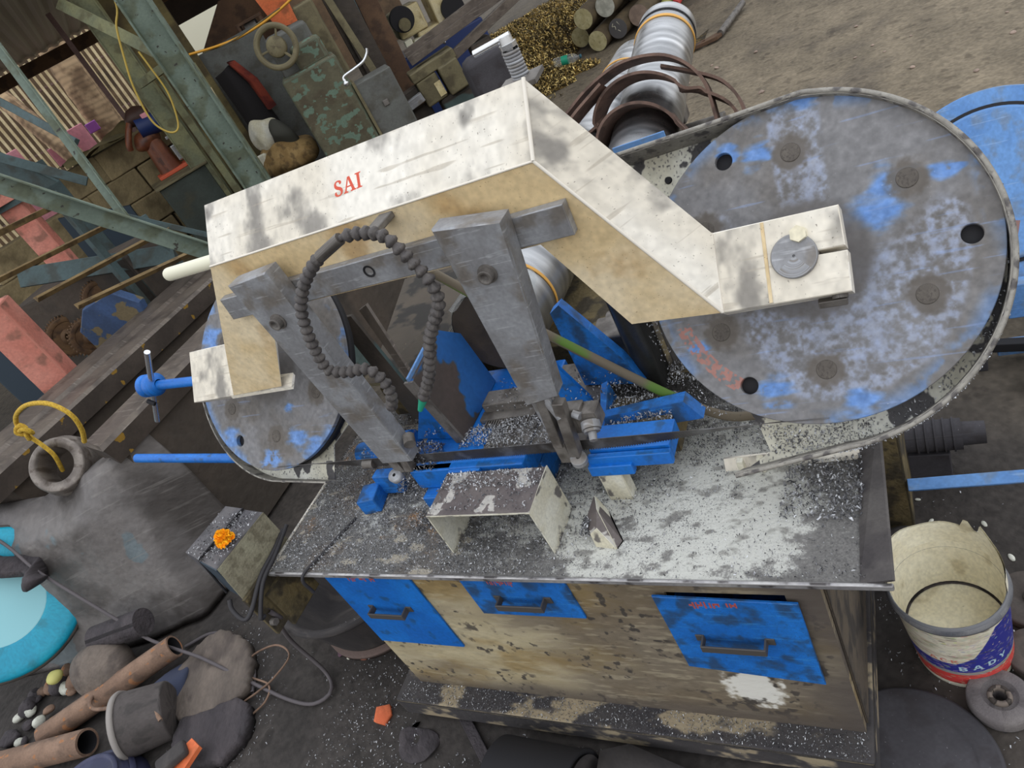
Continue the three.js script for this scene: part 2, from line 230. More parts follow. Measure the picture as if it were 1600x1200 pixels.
function cyl(a, b, r1, r2 = r1, seg = 20, open = false) { const L = A3(b).sub(A3(a)).length(); const g = new THREE.CylinderGeometry(r2, r1, L, seg, 1, open); g.translate(0, L / 2, 0); return orient(g, a, b); }
function lath(profile, o, axis, seg = 32) { const g = new THREE.LatheGeometry(profile.map((p) => new THREE.Vector2(...p)), seg); let L = 0, rm = 0; profile.forEach((p, i) => { rm = Math.max(rm, p[0]); if (i) L += Math.hypot(p[0] - profile[i - 1][0], p[1] - profile[i - 1][1]); }); const hs = profile.map((p) => p[1]); if (Math.max(...hs) - Math.min(...hs) > 0.6 * rm) scaleUV(g, 6.283 * rm, L); return orient(g, o, A3(o).add(A3(axis))); }
function tube(pts, r, seg = 60, rad = 8, closed = false) { const cv = new THREE.CatmullRomCurve3(pts.map(A3), closed, 'catmullrom', 0.5); return scaleUV(new THREE.TubeGeometry(cv, seg, r, rad, closed), cv.getLength(), 6.283 * r); }
function rb(x, y, z, w, h, d, r = 0.003, ry = 0) { const g = new RoundedBoxGeometry(w, h, d, 1, Math.min(r, w * 0.49, h * 0.49, d * 0.49)); if (ry) g.rotateY(ry); return g.translate(x, y, z); }
// a straight bar from a to b, w wide (sideways) and t deep (towards up)
function bar(a, b, w, t, up = [0, 1, 0], r = 0.003) {
  a = A3(a); b = A3(b); const y = b.clone().sub(a), L = y.length(); y.normalize(); let x = A3(up).cross(y); if (x.length() < 1e-3) x = V(1, 0, 0).cross(y); x.normalize(); const z = x.clone().cross(y);
  const g = new RoundedBoxGeometry(w, L, t, 1, Math.min(r, w * 0.45, t * 0.45)); return g.applyMatrix4(new THREE.Matrix4().makeBasis(x, y, z).setPosition(a.add(b).multiplyScalar(0.5)));
}
// rolled section: list of [sideways offset, depth offset, width, depth] bars sharing an axis
function section(a, b, parts, up) { a = A3(a); b = A3(b); const y = b.clone().sub(a).normalize(); let x = A3(up).cross(y).normalize(); const z = x.clone().cross(y); return merge(parts.map(([ox, oz, w, t]) => { const o = x.clone().multiplyScalar(ox).add(z.clone().multiplyScalar(oz)); return bar(a.clone().add(o), b.clone().add(o), w, t, up, 0.002); })); }
function loft(rings) { // rings of equal point count -> closed skin with end caps
  const n = rings[0].length, pos = [], idx = []; rings.forEach((r) => r.forEach((p) => pos.push(...p)));
  for (let k = 0; k < rings.length - 1; k++) for (let i = 0; i < n; i++) { const j = (i + 1) % n, a = k * n + i, b = k * n + j, c = a + n, d = b + n; idx.push(a, c, b, b, c, d); }
  for (const [k, f] of [[0, 1], [rings.length - 1, -1]]) { const c = pos.length / 3, m = [0, 1, 2].map((q) => rings[k].reduce((s, p) => s + p[q], 0) / n); pos.push(...m); for (let i = 0; i < n; i++) { const j = (i + 1) % n; f > 0 ? idx.push(c, k * n + i, k * n + j) : idx.push(c, k * n + j, k * n + i); } }
  const g = new THREE.BufferGeometry(); g.setAttribute('position', new THREE.Float32BufferAttribute(pos, 3)); g.setIndex(idx); g.computeVertexNormals(); return g;
}
function rough(g, amp, f, s) { // shake the vertices of an indexed geometry
  g = mergeVertices(g.index ? (g.deleteAttribute('uv'), g.deleteAttribute('normal'), g) : g); const p = g.attributes.position; for (let i = 0; i < p.count; i++) { const x = p.getX(i), y = p.getY(i), z = p.getZ(i); p.setXYZ(i, x + amp * (vn(y * f + 50, z * f + 50, 997, 997, s) - 0.5) * 2, y + amp * (vn(x * f + 50, z * f + 50, 997, 997, s + 3) - 0.5) * 2, z + amp * (vn(x * f + 50, y * f + 50, 997, 997, s + 7) - 0.5) * 2); }
  g.computeVertexNormals(); return planeUV(g);
}
function boxUV(g) {
  const p = g.attributes.position, n = g.attributes.normal, uv = new Float32Array(p.count * 2);
  for (let i = 0; i < p.count; i++) {
    const x = Math.abs(n.getX(i)), y = Math.abs(n.getY(i)), z = Math.abs(n.getZ(i));
    if (y >= x && y >= z) { uv[i * 2] = p.getX(i); uv[i * 2 + 1] = -p.getZ(i); } else if (x >= z) { uv[i * 2] = p.getZ(i) + 0.37; uv[i * 2 + 1] = p.getY(i) + 0.13; } else { uv[i * 2] = p.getX(i) + 0.21; uv[i * 2 + 1] = p.getY(i) + 0.43; }
  }
  g.setAttribute('uv', new THREE.BufferAttribute(uv, 2)); return g;
}
// ---------------------------------------------------------------- things, parts, setting
const used = {}, numbered = (n) => { used[n] = (used[n] ?? -1) + 1; return used[n] ? n + '_' + String(used[n]).padStart(3, '0') : n; };
const baseOf = new Map();
function thing(name, label, category, base, group) {
  const o = new THREE.Group(); o.name = numbered(name); o.position.set(...base); o.userData = { label, category }; if (group) o.userData.group = group;
  baseOf.set(o, A3(base)); scene.add(o); return o;
}
function part(name, g, m, parent, label, keepUV = false) {
  const b = baseOf.get(parent); if (!g.attributes.normal) g.computeVertexNormals();
  if (!keepUV && !g.userData.uvReady) { if (g.index) g = g.toNonIndexed(); boxUV(g); }
  g.translate(-b.x, -b.y, -b.z);
  const o = new THREE.Mesh(g, m); o.name = name; if (label) o.userData.label = label; parent.add(o); baseOf.set(o, b); return o;
}
function single(name, g, m, label, category, group, keepUV = false) { // a thing that is one mesh
  g.computeBoundingBox(); const c = g.boundingBox.getCenter(V(0, 0, 0)); c.y = g.boundingBox.min.y; if (!keepUV && !g.userData.uvReady) { if (g.index) g = g.toNonIndexed(); boxUV(g); }
  g.translate(-c.x, -c.y, -c.z); const o = new THREE.Mesh(g, m); o.name = numbered(name); o.position.copy(c); o.userData = { label, category }; if (group) o.userData.group = group; scene.add(o); baseOf.set(o, c); return o;
}
function struct(name, g, m, keepUV = false) { if (!keepUV) { if (g.index) g = g.toNonIndexed(); boxUV(g); } const o = new THREE.Mesh(g, m); o.name = name; o.userData.kind = 'structure'; scene.add(o); baseOf.set(o, V(0, 0, 0)); return o; }
function shavings(name, label, list, sliver, m) { // loose metal nobody could count: one instanced object
  const im = new THREE.InstancedMesh(sliver, m, list.length), d = new THREE.Object3D(), c = new THREE.Color();
  list.forEach((s, i) => { d.position.set(...s.p); d.rotation.set(...s.r); d.scale.set(...s.s); d.updateMatrix(); im.setMatrixAt(i, d.matrix); c.setRGB(...s.c); im.setColorAt(i, c); });
  im.name = name; im.userData = { label, category: 'shavings', kind: 'stuff' }; scene.add(im); return im;
}
// ================================================================ the band saw
const font = await new FontLoader().loadAsync('fonts/droid/droid_serif_bold.typeface.json');
const TH = 0.70221, cT = Math.cos(TH), sT = Math.sin(TH);
const Ev = V(0, cT, -sT), Wv = V(0, sT, cT), HUB = V(0.593, 0.978, -0.366), HUBL = V(-0.68, 0.978, -0.366);
const on = (h, u, e, w) => h.clone().add(V(u, 0, 0)).addScaledVector(Ev, e).addScaledVector(Wv, w);
const FR = (h, w = 0) => frame(on(h, 0, 0, w), [1, 0, 0], Ev, Wv);
const saw = thing('band_saw', 'large blue and cream horizontal band saw with two tilted round wheels, covered in metal chips', 'saw', [0, 0, -0.25]);

// ---- cabinet with three drawers
const cabMat = M(tex(1024, 512, (u, v) => {
  const x = (u * 1.2 - 0.21 + 1.8) % 1.2 - 0.6, y = ((v * 0.62 - 0.43 + 1.24) % 0.62) / 0.62;  // metres along the front and share of its height
  const st = fbm(u, v, 72, 36, 4, 309), fl = fbm(u, v, 24, 60, 4, 311), b = fbm(u, v, 5, 5, 5, 305), g = fbm(u, v, 64, 64, 4, 319);
  let c = mx([192, 180, 148], [158, 144, 112], fbm(u, v, 9, 9, 5, 301));
  c = mx(c, [132, 108, 64], sm(0.48, 0.7, fbm(u, v, 5, 5, 5, 315) + 0.2 * sm(0.6, 0.95, y)) * 0.75);
  c = mx(c, [104, 94, 82], sm(0.35, 0.75, b * 0.7 + 0.4 * sm(-0.35, 0.25, x) + 0.25 * (g - 0.5)) * 0.8);
  c = mx(c, [176, 166, 140], sm(0.56, 0.66, fl) * 0.4);
  c = mx(c, [58, 53, 49], sm(0.6, 0.7, st) * sm(0.42, 0.6, fbm(u, v, 9, 9, 5, 323)) * 0.85);
  c = sc3(c, 0.86 + 0.28 * g);
  c = mx(c, [84, 76, 70], sm(0.4, 0.54, x + 0.16 * (b - 0.5)) * 0.9);
  c = mx(c, [78, 70, 64], sm(0.3, 0.16, y + 0.16 * (b - 0.5)) * 0.75);
  c = mx(c, [224, 222, 214], sm(0.05, 0.035, Math.hypot((x - 0.36) * 0.8, (y * 0.62 - 0.235) * 0.62) + 0.05 * (st - 0.5)) * 0.95);
  return c;
}), 1.2, { rough: 0.8, size2: 0.62, bump: 0.0012, bsize: 0.15 });
const drawers = [[-0.555, -0.297, 0.31, 0.597], [-0.162, 0.086, 0.46, 0.597], [0.268, 0.494, 0.325, 0.56]];
{
  const s = new THREE.Shape([[-0.56, 0.1], [0.545, 0.1], [0.545, 0.61], [-0.56, 0.61]].map((p) => new THREE.Vector2(...p)));
  for (const [a, b, c, d] of drawers) { const h = new THREE.Path(); h.moveTo(a + 0.008, c + 0.008); h.lineTo(a + 0.008, d - 0.008); h.lineTo(b - 0.008, d - 0.008); h.lineTo(b - 0.008, c + 0.008); h.closePath(); s.holes.push(h); }
  const g = new THREE.ExtrudeGeometry(s, { depth: 0.006, bevelEnabled: false }); g.translate(0, 0, -0.036);
  const shell = merge([rb(-0.557, 0.355, -0.335, 0.006, 0.51, 0.6, 0.002), rb(0.542, 0.355, -0.335, 0.006, 0.51, 0.6, 0.002), rb(-0.007, 0.355, -0.632, 1.1, 0.51, 0.006, 0.002), rb(-0.007, 0.103, -0.335, 1.1, 0.006, 0.59, 0.002)]);
  const cab = part('cabinet', merge([g, shell]), cabMat, saw);
  part('side_panel', rb(0.5475, 0.355, -0.336, 0.006, 0.5, 0.58, 0.002), MAT.grimeBrown, cab, 'grime-brown right side of the cabinet');
  part('plinth', merge([rb(-0.03, 0.065, -0.31, 1.18, 0.07, 0.68, 0.008), rb(-0.03, 0.015, -0.31, 1.13, 0.03, 0.62, 0.008)]), M(tex(1024, 256, (u, v) => {
    let c = mx([70, 66, 64], [48, 46, 50], fbm(u, v, 8, 4, 4, 331)); c = mx(c, [170, 154, 124], sm(0.5, 0.62, fbm(u, v, 14, 6, 5, 335)) * 0.8); c = mx(c, [190, 190, 196], sm(0.95, 1, vn(u * 300, v * 80, 300, 80, 3)) * 0.8); return c;
  }), 1.1, { rough: 0.9, size2: 0.3, bump: 0.003, bsize: 0.2 }), saw);
}
const redWorn = M(null, 0, { color: '#a8504e', rough: 0.8 });
function wornLettering(x0, x1, y, h, n, parent, z, s) { // short painted strokes, rubbed away
  const list = []; const w = (x1 - x0) / n;
  for (let i = 0; i < n; i++) for (let k = 0; k < 3; k++) { if (hsh(i, k, s) < 0.25) continue; const x = x0 + (i + 0.2 + 0.3 * k) * w, hh = h * (0.5 + 0.5 * hsh(i, k, s + 1)); list.push(rb(x, y + (hsh(i, k, s + 2) - 0.5) * h * 0.3, z, w * (k === 1 ? 0.5 : 0.22), k === 1 ? h * 0.28 : hh, 0.0006, 0.0001)); }
  part('faded_lettering', merge(list), redWorn, parent);
}
function drawer(x0, x1, y0, y1, m, hx0, hx1, hy, drop, poly, z, s) {
  const d = part('drawer', plate(poly ?? [[x0, y0], [x1, y0], [x1, y1], [x0, y1]], 0.006, XYZ([0, 0, z]), 0.0012), m, saw);
  part('drawer_box', merge([rb((x0 + x1) / 2, y0 + 0.03, z - 0.16, x1 - x0 - 0.04, 0.004, 0.3, 0.001), rb(x0 + 0.02, (y0 + y1) / 2 - 0.02, z - 0.16, 0.004, (y1 - y0) * 0.75, 0.3, 0.001), rb(x1 - 0.02, (y0 + y1) / 2 - 0.02, z - 0.16, 0.004, (y1 - y0) * 0.75, 0.3, 0.001), rb((x0 + x1) / 2, (y0 + y1) / 2 - 0.02, z - 0.31, x1 - x0 - 0.04, (y1 - y0) * 0.75, 0.004, 0.001)]), MAT.blueWorn, d);
  const zz = z + 0.006; // a bent strap handle
  part('handle', merge([rb((hx0 + hx1) / 2, hy - drop, zz + 0.024, hx1 - hx0, 0.018, 0.004, 0.0015), rb(hx0 + 0.002, hy - drop, zz + 0.012, 0.004, 0.018, 0.026, 0.0015), rb(hx1 - 0.002, hy - drop, zz + 0.012, 0.004, 0.018, 0.026, 0.0015), rb(hx0 - 0.006, hy - drop, zz + 0.001, 0.014, 0.018, 0.003, 0.001), rb(hx1 + 0.006, hy - drop, zz + 0.001, 0.014, 0.018, 0.003, 0.001)]), MAT.drawerHandle, d);
  wornLettering(s[0], s[1], s[2], 0.02, 6, d, zz, s[3]);
  return d;
}
drawer(-0.555, -0.297, 0.31, 0.597, MAT.blue, -0.478, -0.372, 0.464, 0, null, -0.03, [-0.5, -0.4, 0.578, 5]);
drawer(-0.162, 0.086, 0.46, 0.597, MAT.blueWorn, -0.088, 0.022, 0.522, 0, null, -0.03, [-0.095, -0.03, 0.575, 8]);
drawer(0.256, 0.505, 0.31, 0.55, MAT.blueWorn, 0.315, 0.432, 0.428, 0, [[0.256, 0.318], [0.505, 0.291], [0.506, 0.544], [0.255, 0.553]], -0.024, [0.315, 0.405, 0.533, 11]);

// ---- chip tray
const trayT = tex(1536, 768, (u, v) => { // u along the tray from left to right, v from back to front
  const n = fbm(u, v, 10, 6, 6, 401), f = fbm(u, v, 60, 40, 3, 405), s = vn(u * 640, v * 260, 640, 260, 9), x = u * 1.345 - 0.69;
  let c = mx([206, 206, 198], [182, 182, 176], fbm(u, v, 5, 3, 4, 409));
  c = mx(c, [176, 124, 76], sm(0.5, 0.62, fbm(u, v, 12, 10, 5, 413)) * sm(0.55, 0.2, u) * 0.9);
  const g = 0.46 - 0.42 * sm(0.52, 0.66, u) * sm(0.25, 0.55, v) * sm(0.99, 0.9, u) + 0.2 * sm(0.5, 0.35, u) + 0.2 * sm(0.45, 0.2, v) + 0.3 * sm(0.86, 1, v) + 0.36 * sm(0.86, 0.97, u) + 0.1;
  const k = sm(0.4, 0.6, n * 0.45 + f * 0.4 + s * 0.15 + (g - 0.5) * 0.5);
  c = mx(c, [120, 118, 112], sm(0.55, 0.75, f) * 0.6);
  c = mx(c, [46, 45, 50], sm(0.72, 0.86, vn(u * 900, v * 420, 900, 420, 12) * (0.75 + 0.5 * (n - 0.3))) * 0.8);
  c = mx(c, mx([66, 64, 64], [122, 120, 117], s * 0.6 + f * 0.5), k * 0.9); c = mx(c, [196, 186, 166], sm(0.6, 0.7, fbm(u, v, 22, 22, 5, 431)) * sm(0.55, 0.4, u) * 0.7);
  return c;
});
const trayMat = M(trayT, 1.345, { rough: 0.7, size2: 0.62, bump: 0.002, bsize: 0.06 });
{
  const sheet = new THREE.PlaneGeometry(1.3, 0.6, 130, 60); sheet.rotateX(-Math.PI / 2);
  const p = sheet.attributes.position; for (let i = 0; i < p.count; i++) { const x = p.getX(i), z = p.getZ(i); p.setXYZ(i, x - 0.035, 0.63 + 0.004 * (vn(x * 6 + 40, z * 6 + 40, 900, 900, 5) - 0.5) + (x > 0.625 ? 0.0 : 0), z - 0.3); }
  sheet.computeVertexNormals();
  const t = part('tray', sheet, trayMat, saw, null, true);
  // shift uv so that the texture spans the sheet
  { const uv = sheet.attributes.uv; for (let i = 0; i < uv.count; i++) uv.setXY(i, uv.getX(i) * 1.345, (1 - uv.getY(i)) * 0.62); }
  part('tray_underside', rb(-0.035, 0.6235, -0.3, 1.3, 0.005, 0.6, 0.001), MAT.steelDark, t);
  const lipMat = M(paintT(512, [72, 68, 68], { tone: [90, 86, 84], grime: [56, 52, 54], speck: [160, 160, 164], s0: 0.95, seed: 420 }), 0.2, { rough: 0.6, metal: 0.2 });
  part('end_lip', prism([[0.612, 0.632, 0], [0.657, 0.648, 0.004], [0.66, 0.645, 0.004], [0.615, 0.626, 0]], [[0.612, 0.632, -0.33], [0.648, 0.656, -0.33], [0.652, 0.655, -0.33], [0.615, 0.626, -0.33]]), lipMat, t);
  part('front_edge', bar([-0.688, 0.627, 0.002], [0.657, 0.63, 0.004], 0.008, 0.012, [0, 1, 0], 0.003), M(paintT(256, [190, 188, 186], { tone: [150, 148, 150], grime: [70, 66, 66], g0: 0.5, g1: 0.7, ga: 0.9, gf: 12, seed: 423 }), 0.3, { rough: 0.35, metal: 0.5 }), t);
  part('left_edge', bar([-0.687, 0.631, 0.002], [-0.687, 0.631, -0.34], 0.006, 0.008, [1, 0, 0], 0.002), MAT.cream, t);
  part('back_lip', prism([[0.385, 0.63, -0.244], [0.616, 0.63, -0.256], [0.616, 0.656, -0.268], [0.385, 0.652, -0.256]], [[0.385, 0.63, -0.25], [0.616, 0.63, -0.262], [0.616, 0.656, -0.272], [0.385, 0.652, -0.26]]), MAT.cream, t);
  // the bent sheet chute that carries the offcuts out in front of the bed
  const chM = M(paintT(512, [214, 212, 198], { tone: [196, 190, 168], grime: [64, 60, 62], g0: 0.62, g1: 0.74, gf: 8, seed: 426 }), 0.22, { rough: 0.6 });
  const chTop = M(paintT(512, [88, 80, 80], { tone: [100, 92, 90], chip: [176, 172, 166], c0: 0.6, cf: 6, speck: [200, 200, 200], s0: 0.93, seed: 429 }), 0.3, { rough: 0.6 });
  const ch = part('chute', merge([prism([[-0.16, 0.628, -0.054], [-0.16, 0.752, -0.054], [-0.16, 0.752, -0.166], [-0.16, 0.63, -0.166]], [[-0.157, 0.628, -0.054], [-0.157, 0.752, -0.054], [-0.157, 0.752, -0.166], [-0.157, 0.63, -0.166]]), prism([[0.079, 0.628, -0.054], [0.077, 0.752, -0.054], [0.079, 0.756, -0.168], [0.082, 0.63, -0.166]], [[0.082, 0.628, -0.054], [0.08, 0.754, -0.054], [0.082, 0.758, -0.168], [0.085, 0.63, -0.166]]), rb(-0.04, 0.7505, -0.055, 0.24, 0.004, 0.003, 0.001)]), chM, saw);
  part('chute_top', rb(-0.0395, 0.753, -0.111, 0.238, 0.003, 0.113, 0.001), chTop, ch);
  // small folded bracket on the tray, and the two little white feet
  const fb = part('folded_bracket', prism([[0.13, 0.631, -0.116], [0.162, 0.631, -0.072], [0.205, 0.631, -0.066], [0.212, 0.631, -0.084], [0.165, 0.631, -0.155]], [[0.136, 0.652, -0.118], [0.16, 0.66, -0.078], [0.175, 0.672, -0.082], [0.176, 0.69, -0.11], [0.156, 0.682, -0.15]]), chTop, saw);
  part('white_flank', prism([[0.205, 0.631, -0.0655], [0.213, 0.631, -0.084], [0.167, 0.631, -0.156], [0.158, 0.684, -0.151], [0.176, 0.691, -0.1095]].map((p) => [p[0] + 0.0015, p[1], p[2] + 0.0005]), [[0.205, 0.631, -0.0655], [0.213, 0.631, -0.084], [0.167, 0.631, -0.156], [0.158, 0.684, -0.151], [0.176, 0.691, -0.1095]]), chM, fb, 'cream right flank of the bracket');
  part('front_flank', prism([[0.162, 0.631, -0.0705], [0.205, 0.631, -0.0645], [0.176, 0.672, -0.0805], [0.16, 0.661, -0.0765]], [[0.162, 0.631, -0.072], [0.205, 0.631, -0.066], [0.176, 0.672, -0.082], [0.16, 0.661, -0.078]]), chM, fb);
  part('foot', rb(0.188, 0.665, -0.2, 0.05, 0.075, 0.03, 0.003), chM, saw);
  part('foot', rb(0.42, 0.65, -0.236, 0.012, 0.035, 0.012, 0.002), chM, saw); part('foot', rb(0.455, 0.65, -0.24, 0.012, 0.035, 0.012, 0.002), chM, saw);
  // the thin rod that stands up through the tray's left end
  part('thin_rod', tube([[-0.5, 0.632, -0.16], [-0.535, 0.634, -0.06], [-0.56, 0.632, 0.012], [-0.56, 0.58, 0.018]], 0.004, 30, 6), MAT.wireBlack, saw);
}

// ---- bed, vise
{
  const bed = part('vise_bed', merge([rb(-0.125, 0.728, -0.345, 0.29, 0.054, 0.33, 0.004), rb(-0.2115, 0.728, -0.1895, 0.105, 0.054, 0.022, 0.003), rb(-0.12, 0.73, -0.1745, 0.08, 0.05, 0.01, 0.002), rb(-0.04, 0.722, -0.176, 0.12, 0.02, 0.012, 0.002)]), MAT.blue, saw);
  part('bed_leg', merge([rb(-0.23, 0.665, -0.3, 0.04, 0.07, 0.3, 0.003)]), MAT.blueWorn, bed); part('bed_leg', rb(0, 0.665, -0.36, 0.04, 0.07, 0.25, 0.003), MAT.blueWorn, bed);
  part('bed_plate', merge([rb(-0.035, 0.757, -0.27, 0.11, 0.006, 0.12, 0.001), rb(0.08, 0.747, -0.36, 0.13, 0.012, 0.26, 0.002)]), MAT.steelDark, bed);
  const rbd = part('rear_bed', merge([rb(0.24, 0.737, -0.236, 0.16, 0.036, 0.068, 0.003), rb(0.24, 0.735, -0.192, 0.165, 0.03, 0.014, 0.003), rb(0.2, 0.72, -0.186, 0.09, 0.026, 0.018, 0.003)]), MAT.blue, saw);
  part('bed_block', rb(0.235, 0.7, -0.32, 0.14, 0.08, 0.09, 0.004), MAT.grimyYellow, rbd);
  part('bed_step', merge([prism([[0.17, 0.758, -0.29], [0.33, 0.758, -0.31], [0.36, 0.72, -0.3], [0.17, 0.72, -0.28]], [[0.17, 0.758, -0.31], [0.33, 0.758, -0.34], [0.36, 0.72, -0.33], [0.17, 0.72, -0.3]])]), MAT.blueWorn, rbd);
  // left jaw: leaning plate, its gusset and its light edge
  const lean = (y) => -0.151 - 0.193 * (y - 0.757), F = [[0.757, -0.262], [0.938, -0.262], [0.95, -0.42], [0.9, -0.47], [0.757, -0.46]].map(([y, z]) => [lean(y), y, z]);
  const j = part('vise_jaw', prism(F, F.map((p) => [p[0] - 0.016, p[1], p[2]])), MAT.jaw, saw);
  part('jaw_edge', prism([[-0.15, 0.757, -0.256], [-0.185, 0.938, -0.256], [-0.208, 0.938, -0.256], [-0.173, 0.757, -0.256]], [[-0.15, 0.757, -0.2625], [-0.185, 0.938, -0.2625], [-0.208, 0.938, -0.2625], [-0.173, 0.757, -0.2625]]), MAT.steelDark, j, 'bare grey front edge of the jaw plate');
  part('jaw_top_strip', bar([-0.196, 0.94, -0.26], [-0.198, 0.952, -0.42], 0.014, 0.006, [1, 0, 0], 0.001), MAT.blueFar, j);
  part('gusset', prism([[-0.21, 0.89, -0.285], [-0.292, 0.76, -0.28], [-0.175, 0.757, -0.27]], [[-0.205, 0.89, -0.4], [-0.29, 0.76, -0.4], [-0.175, 0.757, -0.4]]), MAT.blue, j);
  part('clamp_block', merge([rb(-0.06, 0.772, -0.36, 0.13, 0.035, 0.05, 0.004), rb(-0.06, 0.762, -0.325, 0.14, 0.012, 0.03, 0.002)]), MAT.steelDark, saw);
  part('rack_strip', merge([...Array(18).keys()].map((i) => rb(-0.11 + i * 0.0065, 0.762, -0.3, 0.003, 0.006, 0.02, 0.0005))), MAT.steelDark, saw);
  // right jaw: blue upright with two gusset plates
  const rj = part('vise_jaw', prism([[0.1, 0.757, -0.4], [0.1, 0.95, -0.4], [0.125, 0.965, -0.4], [0.215, 0.83, -0.38], [0.24, 0.757, -0.38]], [[0.1, 0.757, -0.424], [0.1, 0.95, -0.424], [0.125, 0.965, -0.424], [0.215, 0.83, -0.404], [0.24, 0.757, -0.404]]), MAT.blueWorn, saw);
  part('gusset', prism([[0.085, 0.855, -0.352], [0.13, 0.762, -0.345], [0.13, 0.703, -0.34], [0.07, 0.672, -0.34], [0.06, 0.85, -0.352]], [[0.085, 0.855, -0.362], [0.13, 0.762, -0.355], [0.13, 0.703, -0.35], [0.07, 0.672, -0.35], [0.06, 0.85, -0.362]]), MAT.blue, rj);
  part('gusset', prism([[0.152, 0.71, -0.25], [0.158, 0.785, -0.36], [0.17, 0.785, -0.37], [0.164, 0.71, -0.25]], [[0.158, 0.7, -0.25], [0.164, 0.72, -0.36], [0.176, 0.72, -0.37], [0.17, 0.7, -0.25]]), MAT.blueWorn, rj);
  // left bits: blue guide screw and block
  part('vise_screw', merge([cyl([-0.52, 0.70, -0.31], [-0.36, 0.715, -0.31], 0.03, 0.03, 20), cyl([-0.37, 0.715, -0.31], [-0.345, 0.716, -0.31], 0.037, 0.037, 20)]), MAT.blueWorn, saw);
  part('screw_block', merge([rb(-0.455, 0.655, -0.2, 0.05, 0.045, 0.06, 0.004, 0.2), rb(-0.41, 0.67, -0.24, 0.07, 0.06, 0.03, 0.004)]), MAT.blueWorn, saw);
  // rear table: a scuffed sloping sheet behind the vise
  const rearT = tex(512, 512, (u, v) => { const x = u - 1, z = -v - 0.25, b = fbm(u, v, 16, 16, 6, 444); let c = mx([66, 60, 52], [88, 78, 66], fbm(u, v, 9, 9, 4, 440)); c = mx(c, [34, 32, 30], sm(0.5, 0.62, fbm(u, v, 12, 20, 5, 448)) * 0.8); const m = sm(-0.42, -0.33, x + 0.3 * (z + 0.62)) + 0.9 * (b - 0.5); c = mx(c, [172, 160, 126], sm(0.42, 0.52, m) * 0.95); c = mx(c, [128, 112, 80], sm(0.55, 0.7, fbm(u, v, 30, 30, 3, 451)) * 0.4 * sm(0.4, 0.5, m)); return mx(c, [196, 180, 120], sm(0.97, 1, vn(u * 240, v * 240, 240, 240, 4)) * 0.7); });
  const sh = prism([[-0.56, 0.78, -0.5], [-0.24, 0.75, -0.5], [-0.24, 0.86, -0.9], [-0.6, 0.86, -0.9]], [[-0.56, 0.77, -0.5], [-0.24, 0.74, -0.5], [-0.24, 0.85, -0.9], [-0.6, 0.85, -0.9]]);
  part('rear_table', sh, M(rearT, 1, { rough: 0.8, bump: 0.001 }), saw);
  part('rear_box', merge([rb(-0.05, 0.68, -0.78, 1.1, 0.1, 0.36, 0.006), rb(-0.4, 0.7, -0.72, 0.3, 0.1, 0.42, 0.004)]), MAT.grimyYellow, saw);
  part('rear_leg', rb(-0.4, 0.315, -0.78, 0.14, 0.63, 0.2, 0.006), MAT.castDark, saw); part('rear_leg', rb(0.3, 0.315, -0.78, 0.2, 0.63, 0.2, 0.006), MAT.castDark, saw);
  part('side_plate', prism([[-0.46, 0.99, -0.52], [-0.43, 1.0, -0.52], [-0.315, 0.74, -0.4], [-0.33, 0.74, -0.4]], [[-0.46, 0.99, -0.53], [-0.43, 1.0, -0.53], [-0.315, 0.74, -0.41], [-0.33, 0.74, -0.41]]), MAT.way, saw);
  part('side_plate', prism([[-0.53, 0.99, -0.5], [-0.475, 0.99, -0.5], [-0.335, 0.74, -0.4], [-0.39, 0.72, -0.4]], [[-0.53, 0.99, -0.51], [-0.475, 0.99, -0.51], [-0.335, 0.74, -0.41], [-0.39, 0.72, -0.41]]), MAT.castDark, saw);
  // pivot column, hydraulic cylinder, tank at the right end
  part('lift_cylinder', merge([cyl([0.245, 0.72, -0.43], [0.245, 0.98, -0.43], 0.034, 0.034, 28), cyl([0.245, 0.98, -0.43], [0.245, 1.1, -0.43], 0.018, 0.018, 18)]), M(paintT(256, [46, 46, 46], { tone: [60, 60, 60], seed: 448 }), 0.2, { rough: 0.3, metal: 0.4 }), saw);
  part('pivot_post', merge([rb(0.3, 0.8, -0.46, 0.03, 0.16, 0.04, 0.006), rb(0.17, 0.8, -0.5, 0.1, 0.06, 0.08, 0.006), cyl([0.14, 0.8, -0.55], [0.24, 0.8, -0.55], 0.03, 0.03, 18)]), MAT.steelDark, saw);
  part('chip_shelf', rb(0.2, 0.73, -0.52, 0.3, 0.02, 0.2, 0.004), MAT.grimyYellow, saw);
  part('coolant_pipe', tube([[-0.12, 1.17, -0.36], [-0.063, 1.119, -0.35], [0.098, 0.94, -0.35], [0.348, 0.697, -0.35], [0.46, 0.65, -0.37]], 0.0095, 60, 10), MAT.hoseGreen, saw, null, true);
  const tank = part('coolant_tank', rb(0.6, 0.3, -0.7, 0.11, 0.58, 0.2, 0.006), MAT.grimyYellow, saw);
  part('tank_cap', merge([rb(0.6, 0.595, -0.7, 0.115, 0.012, 0.2, 0.003), rb(0.64, 0.61, -0.62, 0.05, 0.03, 0.03, 0.003)]), MAT.steelDark, tank);
  part('flat_arm', bar([0.655, 0.178, -0.594], [1.15, 0.2, -0.6], 0.03, 0.008, [0, 1, 0.4], 0.002), MAT.blueFar, saw);
